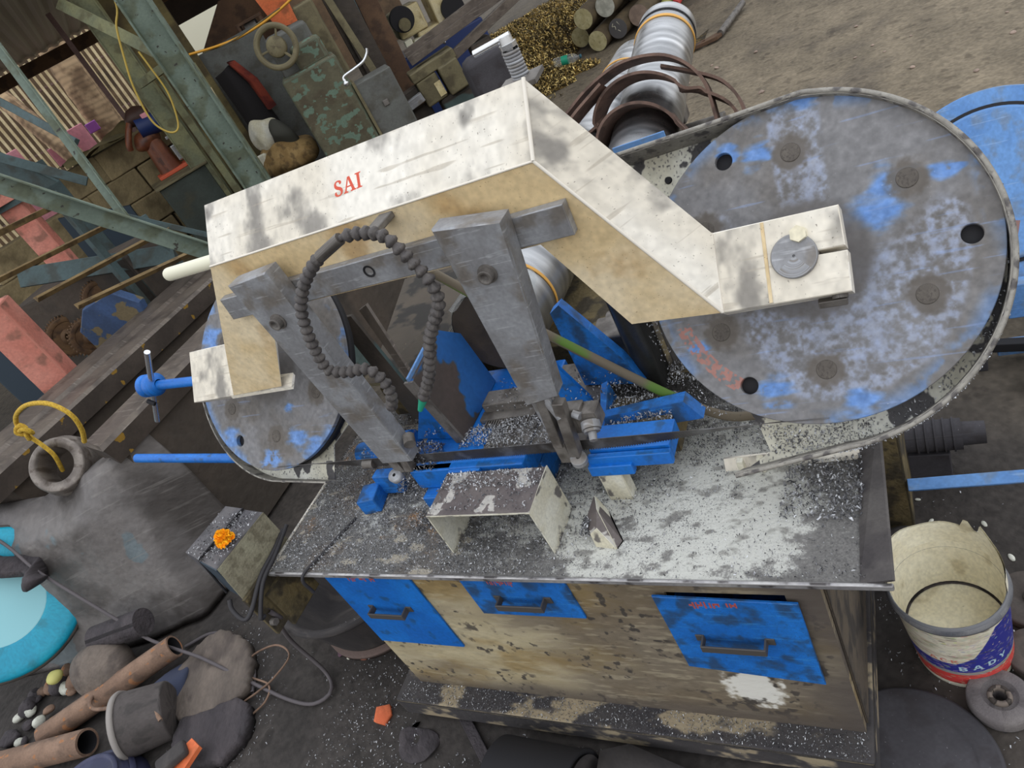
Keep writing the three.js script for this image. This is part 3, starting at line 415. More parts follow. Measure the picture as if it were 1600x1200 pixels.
  part('pump_motor', merge([cyl([0.655, 0.13, -0.8], [0.78, 0.13, -0.8], 0.04, 0.04, 24), cyl([0.78, 0.13, -0.8], [0.83, 0.13, -0.8], 0.03, 0.028, 24), rb(0.7, 0.045, -0.8, 0.1, 0.09, 0.06, 0.004), ...[0, 1, 2, 3, 4].map((i) => cyl([0.68 + i * 0.02, 0.13, -0.8], [0.684 + i * 0.02, 0.13, -0.8], 0.044, 0.044, 24))]), MAT.discDark, saw);
}

// ---- wheels and their guards
const screwAt = [90, 30, -30, -90, -150, 150].map((d) => [0.1775 * Math.cos(d * Math.PI / 180 + 0.03), 0.1775 * Math.sin(d * Math.PI / 180 + 0.03)]);
function discTex(seed, right) {
  return tex(1024, 1024, (u, v) => {
    const x = (u - 0.5) * 0.56, e = (v - 0.5) * 0.56, r = Math.hypot(x, e), n = fbm(u, v, 5, 5, 5, seed), f = fbm(u, v, 60, 60, 3, seed + 9), b = fbm(u, v, 4, 5, 5, seed + 31);
    const grit = fbm(u, v, 64, 64, 4, seed + 9);
    let c = mx([104, 103, 104], [128, 127, 129], n); c = mx(c, [98, 92, 86], sm(0.45, 0.7, fbm(u, v, 5, 5, 5, seed + 77)) * (right ? 0.5 : 0.8));
    const reg = right ? Math.max(sm(0.1, -0.12, e - 0.1 * sm(0.05, 0.2, x) * 0.8) * sm(-0.19, -0.06, x + 0.4 * (e + 0.1)) * sm(0.262, 0.2, r), 0.75 * sm(0.06, 0.03, Math.abs(x - 0.004)) * sm(0.05, 0.1, e), 0.7 * sm(0.05, 0.02, Math.hypot(x + 0.13, e - 0.08))) : 0.35 * sm(0.17, 0.24, r);
    const pow = sm(0.55, 0.85, reg + 0.8 * (b - 0.42)) * sm(0.3, 0.6, grit * 0.6 + 0.4 * fbm(u, v, 14, 14, 5, seed + 21));
    c = mx(c, mx([158, 163, 176], [128, 142, 174], f), pow * (0.45 + 0.4 * grit));
    const patches = right ? [[0.1, 0.05, 0.05], [0.125, 0.095, 0.04], [-0.06, 0.19, 0.03], [-0.1, 0.2, 0.025], [0.2, 0.09, 0.025], [-0.19, -0.11, 0.022], [0.02, 0.255, 0.03], [0.05, -0.24, 0.04], [-0.08, -0.2, 0.04]] : [[-0.2, 0.1, 0.06], [-0.16, -0.17, 0.05], [0.08, -0.19, 0.045], [0.14, -0.22, 0.05], [-0.02, -0.23, 0.04], [0.06, -0.11, 0.02], [0.2, 0.02, 0.04]];
    const wob = 0.05 * (fbm(u, v, 14, 40, 3, seed + 50) - 0.5); let p = 0; for (const [px, pe, pr] of patches) p = Math.max(p, sm(pr, pr * 0.35, Math.hypot((x - px), (e - pe) * 1.3) + wob));
    const rim = sm(0.235, 0.262, r + 0.03 * (b - 0.5)) * (right ? 0.6 : 0.75) * sm(0.4, 0.55, b + (right ? 0.1 * sm(0, 0.2, e) : 0.1));
    c = mx(c, mx([80, 128, 198], [106, 144, 202], f), Math.max(p * sm(0.4, 0.5, b * 0.4 + f * 0.35 + 0.2), rim * sm(0.42, 0.56, fbm(u, v, 14, 14, 5, seed + 61))) * 0.88);
    c = mx(c, [128, 148, 190], sm(0.72, 0.8, fbm(u, v, 6, 90, 3, seed + 81)) * 0.4); c = sc3(c, 0.86 + 0.28 * grit);
    for (const [sx, se] of screwAt) c = mx(c, [92, 85, 78], sm(0.036, 0.022, Math.hypot(x - sx, e - se) + 0.014 * (f - 0.5)) * 0.9);
    c = mx(c, [96, 92, 90], sm(0.105, 0.085, r) * 0.8);
    if (right) { const an = Math.atan2(e, x) * 180 / Math.PI, a = an < 0 ? an + 360 : an; if (r > 0.215 && r < 0.24 && a > 199 && a < 236) c = mx(c, [168, 112, 100], sm(0.45, 0.6, vn(a * 0.9, r * 240, 999, 999, 5) * 0.7 + f * 0.3) * 0.8); }
    c = mx(c, [214, 214, 218], sm(0.985, 1, vn(u * 240, v * 240, 240, 240, seed + 8)) * 0.9);
    return sc3(c, 0.92 + 0.16 * f);
  });
}
function wheel(h, right) {
  const holes = right ? [[-0.111, 0.192], [0.222, -0.008], [-0.116, -0.189]] : [[-0.131, -0.179], [0.22, 0.02], [-0.11, 0.19]];
  const rad = 0.263, s = disc(rad); for (const [x, y] of holes) s.holes.push(circlePath(x, y, 0.0145));
  const g = plate(s, 0.012, FR(h, -0.012), 0.001, [], 96);
  { const n = g.attributes.normal, p = g.attributes.position, uv = new Float32Array(p.count * 2), q = V(0, 0, 0); for (let i = 0; i < p.count; i++) { q.set(p.getX(i), p.getY(i), p.getZ(i)).sub(h); uv[i * 2] = q.x / 0.56 + 0.5; uv[i * 2 + 1] = q.dot(Ev) / 0.56 + 0.5; } g.setAttribute('uv', new THREE.BufferAttribute(uv, 2)); }
  const w = part('wheel', g, M(discTex(right ? 501 : 561, right), 0, { rough: 0.62, bump: 0.0003, bsize: 0.5 }), saw, right ? 'right wheel disc' : 'left wheel disc', true);
  part('rim', lath([[0.2, -0.035], [0.262, -0.035], [0.262, -0.012], [0.2, -0.012]], h, Wv, 96), MAT.black, w);
  for (const [x, y] of screwAt) { const c = on(h, x, y, 0.0005); part('screw', lath([[0, 0.001], [0.0035, 0.0004], [0.005, 0.0008], [0.014, 0.0008], [0.0155, -0.0002], [0.0155, -0.004]], c, Wv, 24), MAT.screwDust, w); }
  return w;
}
wheel(HUB, true); wheel(HUBL, false);
{
  const arc = (cx, cy, r, a0, a1, n) => [...Array(n + 1).keys()].map((i) => { const a = (a0 + (a1 - a0) * i / n) * Math.PI / 180; return [cx + r * Math.cos(a), cy + r * Math.sin(a)]; });
  const pr = [[-0.31, 0.252], [-0.1, 0.258], ...arc(-0.015, -0.02, 0.2845, 84, -84, 40), [-0.154, -0.336]];
  const strip = (path, w0, w1, t) => { const pos = []; const q = path.map((p, i) => { const a = path[Math.max(0, i - 1)], b = path[Math.min(path.length - 1, i + 1)], d = Math.hypot(b[0] - a[0], b[1] - a[1]); return [(b[1] - a[1]) / d, -(b[0] - a[0]) / d]; });
    return (h) => { const I = path.map((p) => p), O = path.map((p, i) => [p[0] - q[i][0] * t, p[1] - q[i][1] * t]); const quads = []; const P = (p, w) => on(h, p[0], p[1], w);
      for (let i = 0; i < path.length - 1; i++) quads.push(prism([P(I[i], w1), P(I[i + 1], w1), P(O[i + 1], w1), P(O[i], w1)], [P(I[i], w0), P(I[i + 1], w0), P(O[i + 1], w0), P(O[i], w0)])); return merge(quads); }; };
  const gR = part('wheel_guard', plate([...pr, [-0.105, -0.305], [-0.12, -0.255], [-0.24, -0.02]], 0.003, FR(HUB, -0.05), 0), MAT.guard, saw);
  part('guard_rim', strip(pr, -0.05, 0.012, -0.005)(HUB), MAT.guardRim, gR);
  part('rim_edge', tube(pr.map((p) => on(HUB, p[0], p[1], 0.012)), 0.0042, 160, 6), MAT.guardRim, gR);
  part('rivet', merge([cyl(on(HUB, -0.222, 0.2, -0.047), on(HUB, -0.222, 0.2, -0.043), 0.007, 0.006, 16)]), MAT.black, gR);
  part('blue_strip', bar(on(HUB, -0.31, 0.272, -0.02), on(HUB, -0.21, 0.275, -0.02), 0.014, 0.004, [0, 0, 1], 0.001), MAT.blueFar, gR);
  const pl = [...arc(0.0, 0, 0.303, 100, 200, 14), ...arc(0.0, 0.005, 0.305, 200, 262, 12), [0.142, -0.3]];
  const gL = part('wheel_guard', plate([...pl, [0.15, -0.215], [0.228, -0.15], [0.2, 0.1]], 0.003, FR(HUBL, -0.05), 0), MAT.guard, saw);
  const pl2 = [...arc(0.0, 0, 0.29, 180, 262, 24), [0.142, -0.3]];
  part('guard_rim', strip(pl2, -0.05, -0.015, -0.004)(HUBL), MAT.guardRim, gL);
}

// ---- the bow
const bow = (() => {
  const zf = -0.234, f = [[-0.676, 0.996], [-0.509, 0.999], [-0.432, 1.113], [-0.382, 1.184], [0.238, 1.181], [0.329, 1.003], [0.476, 0.995], [0.285, 1.311], [-0.452, 1.307]].map((p) => [p[0], p[1], zf]);
  const back = f.map((p) => V(...p).addScaledVector(Ev, 0.124));
  const b = part('bow_frame', prism(f, back, [false, true]), MAT.cream, saw, 'cream painted bow frame');
  part('front_web', cap(f), MAT.beige, b, 'beige front web of the bow');
  // clamp lobes that carry the wheel shafts
  const lobe = (h, u0, u1, slot) => { const s = new THREE.Shape(); const e0 = -0.0725, e1 = 0.0535; s.moveTo(u0, e0); s.lineTo(u1, e0); if (slot) { s.lineTo(u1 + 0.001, -0.013); s.lineTo(0.028, -0.012); s.lineTo(0.028, -0.006); s.lineTo(u1 - 0.001, -0.006); } s.lineTo(u1 - 0.003, e1); s.lineTo(u0, e1); s.closePath(); return plate(s, 0.042, FR(h, 0.068), 0.0015); };
  const lr = part('shaft_clamp', lobe(HUB, -0.12, 0.066, true), MAT.cream, b, 'right shaft clamp with slot');
  part('shaft_end', lath([[0, 0.004], [0.002, 0.004], [0.0022, 0.0075], [0.031, 0.0075], [0.033, 0.0055], [0.033, -0.01]], on(HUB, -0.004, -0.008, 0.11), Wv, 40), MAT.steel, b);
  part('clamp_bolt', merge([cyl(on(HUB, 0.006, 0.022, 0.108), on(HUB, 0.006, 0.022, 0.124), 0.0135, 0.0125, 6)]), MAT.bucketIn, b);
  part('clamp_screw', merge([cyl(on(HUB, 0.048, -0.078, 0.09), on(HUB, 0.048, -0.066, 0.09), 0.012, 0.012, 6), rb(0.63, 0.972, -0.248, 0.04, 0.012, 0.012, 0.002)]), MAT.steelDark, b);
  part('shaft', cyl(on(HUB, 0, 0, -0.05), on(HUB, 0, 0, 0.1), 0.03, 0.03, 28), MAT.steelDark, b);
  const fl = part('shaft_clamp', lobe(HUBL, -0.149, 0.01, false), MAT.cream, b, 'left shaft clamp');
  part('foot_plate', prism([[-0.69, 0.992, -0.236], [-0.481, 0.994, -0.234], [-0.481, 0.986, -0.234], [-0.69, 0.986, -0.236]], [[-0.69, 1.02, -0.26], [-0.481, 1.012, -0.26], [-0.481, 1.004, -0.26], [-0.69, 1.0, -0.26]]), MAT.cream, b);
  part('shaft', cyl(on(HUBL, 0, 0, -0.05), on(HUBL, 0, 0, 0.1), 0.03, 0.03, 28), MAT.steelDark, b);
  // paint-filled weld seams
  const P = (x, y, l) => V(x, y, zf).addScaledVector(Ev, l);
  part('weld_seam', merge([tube([P(0.285, 1.312, 0), P(0.285, 1.312, 0.06), P(0.285, 1.312, 0.124)], 0.0035, 20, 6), tube([P(-0.452, 1.308, 0), P(0, 1.31, 0), P(0.285, 1.312, 0)], 0.002, 40, 6), tube([P(0.285, 1.312, 0), P(0.38, 1.154, 0), P(0.476, 0.996, 0)], 0.0026, 40, 6), tube([on(HUB, -0.118, -0.0725, 0.11), on(HUB, -0.12, 0.0535, 0.11)], 0.003, 10, 6)]), MAT.weld, b);
  part('seam_strip', plate([[-0.047, -0.07], [-0.042, -0.07], [-0.041, 0.052], [-0.046, 0.052]], 0.0012, FR(HUB, 0.11), 0.0003), MAT.beige, b);
  // SAI in red
  const t = new TextGeometry('SAI', { font, size: 1, depth: 0.02, curveSegments: 6, bevelEnabled: false }); t.computeBoundingBox(); const bb = t.boundingBox, sx = 0.063 / (bb.max.x - bb.min.x), sy = 0.0275 / (bb.max.y - bb.min.y);
  t.translate(-bb.min.x, -bb.min.y, 0); t.scale(sx, sy, 0.02); t.applyMatrix4(new THREE.Matrix4().makeRotationZ(0.05)); t.applyMatrix4(frame(P(-0.104, 1.3085, 0.0485).addScaledVector(Wv, 0.0002), [1, 0, 0], Ev, Wv));
  part('painted_letters', t, MAT.red, b, 'red painted letters SAI');
  return b;
})();
// ---- guide bar and guide arms
{
  const gb = part('guide_bar', plate([[-0.472, 1.194], [0.308, 1.192], [0.31, 1.245], [-0.468, 1.243]], 0.02, XYZ([0, 0, -0.234]), 0.0015), MAT.steel, saw);
  const sock = (x, y, z, r, l, parent, name) => part(name, merge([cyl([x, y, z], [x, y, z + 0.003], r * 1.35, r * 1.35, 24), lath([[r, 0], [r, l], [r * 0.93, l + 0.001], [r * 0.55, l + 0.001], [r * 0.5, l - 0.006], [0, l - 0.006]], [x, y, z], [0, 0, 1], 24)]), MAT.steelDark, parent);
  part('countersunk_screw', lath([[0.012, 0.001], [0.0085, 0.0012], [0.0075, -0.002], [0.004, -0.002], [0.004, -0.005], [0, -0.005]], [-0.082, 1.221, -0.2138], [0, 0, 1], 24), MAT.black, gb);
  const aL = part('guide_arm', plate([[-0.318, 0.79], [-0.235, 0.79], [-0.262, 1.288], [-0.371, 1.282]], 0.04, XYZ([0, 0, -0.214]), 0.003), MAT.steel, saw);
  sock(-0.31, 1.188, -0.174, 0.0125, 0.014, aL, 'bolt');
  const aR = part('guide_arm', merge([plate([[0.103, 0.905], [0.172, 0.918], [0.227, 1.262], [0.107, 1.278]], 0.04, XYZ([0, 0, -0.214]), 0.003), plate([[0.103, 0.81], [0.12, 0.8], [0.124, 0.91], [0.103, 0.91]], 0.03, XYZ([0, 0, -0.22]), 0.002)]), MAT.steel, saw);
  sock(0.164, 1.184, -0.174, 0.0125, 0.014, aR, 'bolt');
  // right blade guide: two forks, a bearing and its bolt
  const g = part('blade_guide', merge([bar([0.13, 0.915, -0.195], [0.118, 0.79, -0.192], 0.02, 0.03, [0, 0, 1], 0.002), bar([0.163, 0.9, -0.185], [0.145, 0.755, -0.18], 0.022, 0.022, [0, 0, 1], 0.002), rb(0.165, 0.84, -0.205, 0.05, 0.06, 0.028, 0.003), rb(0.195, 0.842, -0.205, 0.045, 0.04, 0.035, 0.003), rb(0.118, 0.77, -0.188, 0.026, 0.05, 0.012, 0.002)]), MAT.steelDark, saw);
  part('guide_bearing', merge([lath([[0.004, -0.008], [0.014, -0.008], [0.016, -0.006], [0.016, 0], [0.0145, 0.001], [0.016, 0.002], [0.016, 0.008], [0.004, 0.009]], [0.152, 0.762, -0.172], [0.15, 0.95, 0.2], 28)]), MAT.steel, g);
  part('guide_bolt', merge([cyl([0.2, 0.838, -0.19], [0.203, 0.83, -0.178], 0.018, 0.018, 24), cyl([0.203, 0.83, -0.178], [0.204, 0.827, -0.174], 0.015, 0.015, 24), cyl([0.204, 0.827, -0.174], [0.207, 0.819, -0.16], 0.009, 0.008, 6), cyl([0.176, 0.862, -0.19], [0.19, 0.858, -0.185], 0.008, 0.008, 12), cyl([0.137, 0.905, -0.19], [0.155, 0.865, -0.18], 0.009, 0.009, 14)]), MAT.steel, g);
  const gl = part('blade_guide', merge([bar([-0.3, 0.8, -0.195], [-0.285, 0.755, -0.19], 0.024, 0.03, [0, 0, 1], 0.002), bar([-0.255, 0.83, -0.19], [-0.262, 0.76, -0.185], 0.02, 0.025, [0, 0, 1], 0.002)]), MAT.steelDark, saw);
  part('guide_bearing', lath([[0.004, -0.008], [0.014, -0.008], [0.016, -0.006], [0.016, 0.006], [0.004, 0.008]], [-0.3, 0.755, -0.17], [0.1, 0.9, 0.4], 24), MAT.steel, gl);
  part('guide_bolt', cyl([-0.226, 0.842, -0.2], [-0.215, 0.835, -0.18], 0.013, 0.013, 20), MAT.steelDark, gl); part('guide_bolt', cyl([-0.4, 0.77, -0.2], [-0.37, 0.77, -0.2], 0.012, 0.012, 16), MAT.steelDark, gl);
  // blade: a band that lies on the wheels and is twisted upright between the guides
  const pos = [], N = 260, ang = (x) => { const t = sm(-0.62, -0.33, x) * (1 - sm(0.2, 0.53, x)); return t; };
  const pt = (x, k, th) => { const t = ang(x), a = TH + (Math.PI / 2 - TH) * t; const d = [0, -Math.sin(a), -Math.cos(a)], nrm = [0, -d[2], d[1]]; return [x, 0.7855 + d[1] * k + nrm[1] * th, -0.2 + d[2] * k + nrm[2] * th]; };
  const quad = (a, b, c, d) => pos.push(...a, ...b, ...c, ...a, ...c, ...d);
  for (let i = 0; i < N; i++) { const x0 = -0.68 + 1.273 * i / N, x1 = -0.68 + 1.273 * (i + 1) / N; for (const th of [0.0006, -0.0006]) { quad(pt(x0, 0, th), pt(x1, 0, th), pt(x1, 0.0235, th), pt(x0, 0.0235, th)); pos.push(...pt(x0, 0.0235, th), ...pt(x1, 0.0235, th), ...pt(x0 + 0.0012, 0.0272, th)); } quad(pt(x0, 0, 0.0006), pt(x1, 0, 0.0006), pt(x1, 0, -0.0006), pt(x0, 0, -0.0006)); }
  const bg = new THREE.BufferGeometry(); bg.setAttribute('position', new THREE.Float32BufferAttribute(pos, 3)); bg.computeVertexNormals();
  part('saw_blade', bg, MAT.blade, saw);
}
// ---- segmented coolant hose
{
  const pts = [[-0.16, 0.966, -0.145], [-0.138, 0.995, -0.14], [-0.13, 1.03, -0.14], [-0.145, 1.068, -0.138], [-0.19, 1.072, -0.135], [-0.232, 1.085, -0.135], [-0.229, 1.132, -0.135], [-0.214, 1.181, -0.135], [-0.198, 1.221, -0.14], [-0.154, 1.266, -0.145], [-0.088, 1.302, -0.15], [-0.043, 1.315, -0.155], [0.002, 1.31, -0.16], [0.038, 1.296, -0.155], [0.057, 1.265, -0.15], [0.071, 1.238, -0.145], [0.083, 1.211, -0.14], [0.078, 1.174, -0.14], [0.051, 1.141, -0.14], [0.02, 1.107, -0.14], [-0.003, 1.068, -0.14], [-0.03, 1.027, -0.14], [-0.07, 0.982, -0.14]];
  const cv = new THREE.CatmullRomCurve3(pts.map(A3)), L = cv.getLength(), n = Math.round(L / 0.0165);
  const h = part('coolant_hose', tube(pts, 0.0055, 160, 8), MAT.hose, saw, 'jointed grey coolant hose');
  const bead = new THREE.LatheGeometry([[0.0055, -0.0085], [0.0105, -0.006], [0.0122, -0.001], [0.009, 0.003], [0.006, 0.0085]].map((p) => new THREE.Vector2(...p)), 14);
  for (let i = 0; i < n; i++) { const u = (i + 0.5) / n, p = cv.getPointAt(u), d = cv.getTangentAt(u); if (u > 0.475 && u < 0.535) continue; if (u > 0.5) d.negate(); part('hose_segment', orient(bead.clone(), p, p.clone().add(d)), MAT.hose, h); }
  part('hose_fitting', merge([cyl(cv.getPointAt(0.475), cv.getPointAt(0.535), 0.0105, 0.0105, 8), rb(0.0, 1.3, -0.2, 0.03, 0.012, 0.07, 0.003)]), MAT.steelDark, h);
  const e = cv.getPointAt(1), d = cv.getTangentAt(1); part('nozzle', cyl(e, e.clone().addScaledVector(d, 0.035), 0.009, 0.005, 14), MAT.green, h);
}
// ---- tension handle, lower handle, spring on top
{
  const t = part('tension_screw', merge([cyl([-1.005, 1.038, -0.28], [-0.82, 1.026, -0.28], 0.0125, 0.0125, 20), lath([[0, -0.03], [0.026, -0.03], [0.03, -0.026], [0.03, -0.008], [0.024, -0.004], [0.03, 0], [0.03, 0.02], [0.018, 0.028], [0.0125, 0.03]], [-1.0, 1.04, -0.28], [1, -0.03, 0], 28)]), MAT.blue, saw);
  part('tommy_bar', cyl([-0.902, 1.138, -0.275], [-1.094, 0.929, -0.275], 0.0075, 0.0075, 16), MAT.chrome, t);
  part('wing_bar', cyl([-1.015, 1.013, -0.25], [-0.998, 1.0, -0.25], 0.006, 0.006, 10), MAT.black, t);
  part('lower_handle', merge([lath([[0.009, 0], [0.0135, 0], [0.0135, 0.44], [0.017, 0.45], [0.017, 0.62]], [-1.392, 0.781, -0.3], V(0.441, -0.043, 0).normalize().multiplyScalar(1), 24)]), MAT.blue, saw, 'blue tube handle below the left wheel');
  const wr = part('white_handle', merge([cyl([-0.72, 1.283, -0.34], [-0.54, 1.279, -0.345], 0.0155, 0.015, 20), new THREE.SphereGeometry(0.0155, 16, 10).translate(-0.72, 1.283, -0.34)]), MAT.handleWhite, saw);
  const b0 = V(0.257, 1.39, -0.37), ax = V(-0.01, 0.98, 0.06).normalize(), coil = [];
  for (let i = 0; i <= 160; i++) { const a = i / 160 * Math.PI * 2 * 9, y = 0.006 + 0.044 * i / 160; coil.push(V(0.257 + 0.0115 * Math.cos(a), 1.39 + y, -0.37 + 0.0115 * Math.sin(a))); }
  const s = part('tension_spring', tube(coil, 0.0028, 420, 6), MAT.steel, saw);
  part('spring_screw', merge([cyl([0.257, 1.38, -0.37], [0.257, 1.455, -0.37], 0.007, 0.007, 14), cyl([0.257, 1.442, -0.37], [0.257, 1.449, -0.37], 0.014, 0.014, 20), cyl([0.257, 1.449, -0.37], [0.257, 1.46, -0.37], 0.011, 0.01, 18)]), MAT.chrome, s);
  part('spring_handle', merge([cyl([0.266, 1.458, -0.372], [0.203, 1.454, -0.362], 0.0055, 0.0055, 14)]), MAT.chrome, s);
  part('spring_bracket', prism([[0.225, 1.395, -0.335], [0.292, 1.395, -0.335], [0.292, 1.4, -0.382], [0.225, 1.398, -0.382]], [[0.225, 1.388, -0.335], [0.292, 1.388, -0.335], [0.292, 1.393, -0.382], [0.225, 1.391, -0.382]]), MAT.steelDark, s);
}
// ================================================================ ground
{
  const g = new THREE.PlaneGeometry(60, 60, 300, 300); g.rotateX(-Math.PI / 2);
  const p = g.attributes.position, uv = g.attributes.uv, col = new Float32Array(p.count * 3);
  // squeeze the grid so that it is finest where the camera stands
  for (let i = 0; i < p.count; i++) { const f = (a) => Math.sign(a) * Math.pow(Math.abs(a) / 30, 2.1) * 34; const x = f(p.getX(i)), z = f(p.getZ(i)); p.setXYZ(i, x - 0.3, 0, z - 0.6); }
  for (let i = 0; i < p.count; i++) {
    const x = p.getX(i), z = p.getZ(i); uv.setXY(i, x, z);
    const n = vn(x * 2 + 200, z * 2 + 200, 4096, 4096, 3) * 0.6 + vn(x * 7 + 700, z * 7 + 700, 16384, 16384, 8) * 0.4;
    let c = mx([0.088, 0.077, 0.069], [0.054, 0.047, 0.045], n); // oily black ground round the saw
    c = mx(c, [0.32, 0.265, 0.185], sm(-0.9, -2.2, z + 0.5 * (n - 0.5) - 0.35 * Math.max(0, x - 0.6)) * sm(-3.2, -1.6, x)); // dry brown yard behind
    c = mx(c, [0.14, 0.115, 0.08], sm(-1.6, -3.2, x) * sm(-1.2, -2.5, z));
    c = mx(c, [0.12, 0.1, 0.082], sm(0.62, 0.72, n) * 0.5);
    col.set(c, i * 3);
  }
  g.setAttribute('color', new THREE.BufferAttribute(col, 3));
  const groundT = tex(1024, 1024, (u, v) => { const a = fbm(u, v, 8, 8, 6, 601), b = fbm(u, v, 90, 90, 2, 605), s = vn(u * 400, v * 400, 400, 400, 6); let k = 165 + 70 * (a - 0.5) + 60 * (b - 0.5); let c = [k + 30, k + 28, k + 26]; c = mx(c, [250, 245, 240], sm(0.965, 1, s) * 0.9); return mx(c, [90, 84, 80], sm(0.62, 0.75, fbm(u, v, 22, 22, 5, 609)) * 0.3); });
  const m = M(groundT, 1.3, { rough: 0.95, bump: 0.006, bsize: 0.35 }); m.vertexColors = true;
  struct('ground', g, m, true);
}

// ================================================================ control box with the marigold
{
  const t = thing('control_box', 'dusty grey switch box at the left end of the chip tray', 'switch box', [-0.79, 0.5, -0.03]);
  const top = [[-0.879, 0.734, 0.02], [-0.86, 0.734, -0.126], [-0.702, 0.734, -0.103], [-0.72, 0.734, 0.066]], dn = (p, y) => [p[0], y, p[2]];
  const lerp = (a, b, k) => [a[0] + (b[0] - a[0]) * k, a[1] + (b[1] - a[1]) * k, a[2] + (b[2] - a[2]) * k];
  const A = lerp(top[0], top[3], 0.47), B = lerp(top[1], top[2], 0.5);
  part('case', prism([A, B, top[2], top[3]].map((p) => dn(p, 0.73)), [A, B, top[2], top[3]].map((p) => dn(p, 0.618))), MAT.boxGrey, t);
  part('cover', prism([top[0], top[1], B, A], [top[0], top[1], B, A].map((p) => dn(p, 0.622))), MAT.boxGrey, t);
  part('side_panel', prism([[-0.7185, 0.73, 0.066], [-0.7005, 0.73, -0.103], [-0.7005, 0.62, -0.103], [-0.7185, 0.62, 0.074]], [[-0.7215, 0.73, 0.066], [-0.7035, 0.73, -0.103], [-0.7035, 0.62, -0.103], [-0.7215, 0.62, 0.074]]), MAT.boxDust, t, 'dust-caked cream side of the box');
  part('lid_seam', merge([tube([A, B].map((p) => [p[0], 0.735, p[2]]), 0.003, 8, 6), tube([[A[0], 0.735, A[2]], [A[0] + 0.002, 0.62, A[2] + 0.012]], 0.003, 8, 6)]), MAT.black, t);
  part('front_face', prism([A, top[3], dn(top[3], 0.62), dn(A, 0.62)].map((p) => [p[0], p[1] - 0.004, p[2] + 0.003]), [A, top[3], dn(top[3], 0.62), dn(A, 0.62)].map((p) => [p[0], p[1] - 0.004, p[2]])), MAT.boxBlue, t);
  part('bracket', merge([rb(-0.71, 0.56, 0.03, 0.012, 0.14, 0.1, 0.002), rb(-0.7, 0.53, -0.02, 0.012, 0.12, 0.12, 0.002)]), MAT.grimyYellow, t);
  part('bracket_bolt', cyl([-0.703, 0.53, 0.07], [-0.69, 0.53, 0.07], 0.011, 0.01, 6), MAT.steelDark, t);
  part('box_cable', merge([tube([[-0.7, 0.655, -0.11], [-0.692, 0.648, -0.05], [-0.69, 0.64, 0.02], [-0.695, 0.605, 0.09], [-0.71, 0.598, 0.11], [-0.74, 0.62, 0.1], [-0.745, 0.64, 0.085]], 0.0055, 60, 8), tube([[-0.69, 0.66, -0.12], [-0.682, 0.645, -0.04], [-0.682, 0.63, 0.03], [-0.685, 0.58, 0.09], [-0.688, 0.57, 0.08]], 0.0055, 50, 8)]), MAT.wireBlack, t);
}
{ // marigold: crowded petals on a dome
  const t = thing('marigold', 'bright orange marigold flower head lying on the dusty switch box', 'flower', [-0.744, 0.734, -0.009]);
  part('flower_base', new THREE.SphereGeometry(0.016, 14, 8).scale(1, 0.6, 1).translate(-0.744, 0.744, -0.009), MAT.marigoldDark, t);
  for (let ring = 0; ring < 4; ring++) { const n = [18, 16, 12, 7][ring], list = [];
    for (let i = 0; i < n; i++) { const a = i / n * 6.283 + ring * 0.4 + rr(-0.15, 0.15), el = [0.1, 0.5, 0.9, 1.3][ring] + rr(-0.12, 0.12), s = rr(0.85, 1.15);
      const g = new THREE.PlaneGeometry(0.012 * s, 0.011 * s, 3, 2), p = g.attributes.position; for (let k = 0; k < p.count; k++) p.setZ(k, 0.0025 * Math.sin(p.getX(k) * 900 + i) - 40 * p.getY(k) * p.getY(k));
      g.rotateX(-Math.PI / 2 + 0.2); g.translate(0, 0, -0.0185); g.rotateX(el); g.rotateY(a); g.translate(-0.744, 0.742 + 0.003 * ring, -0.009); list.push(g); }
    const m = merge(list); m.computeVertexNormals(); part('petal_ring', m, ring % 2 ? MAT.marigold : MAT.marigoldDark, t); }
  const tuft = []; for (let i = 0; i < 60; i++) { const a = rr(0, 6.28), r = 0.019 * Math.sqrt(rnd()), g = new THREE.ConeGeometry(0.0028, 0.009, 5); g.rotateX(rr(-0.5, 0.5)); g.rotateZ(rr(-0.5, 0.5)); g.translate(-0.744 + r * Math.cos(a), 0.756 - r * r * 16, -0.009 + r * Math.sin(a)); tuft.push(g); }
  part('inner_petals', merge(tuft), MAT.marigold, t);
}

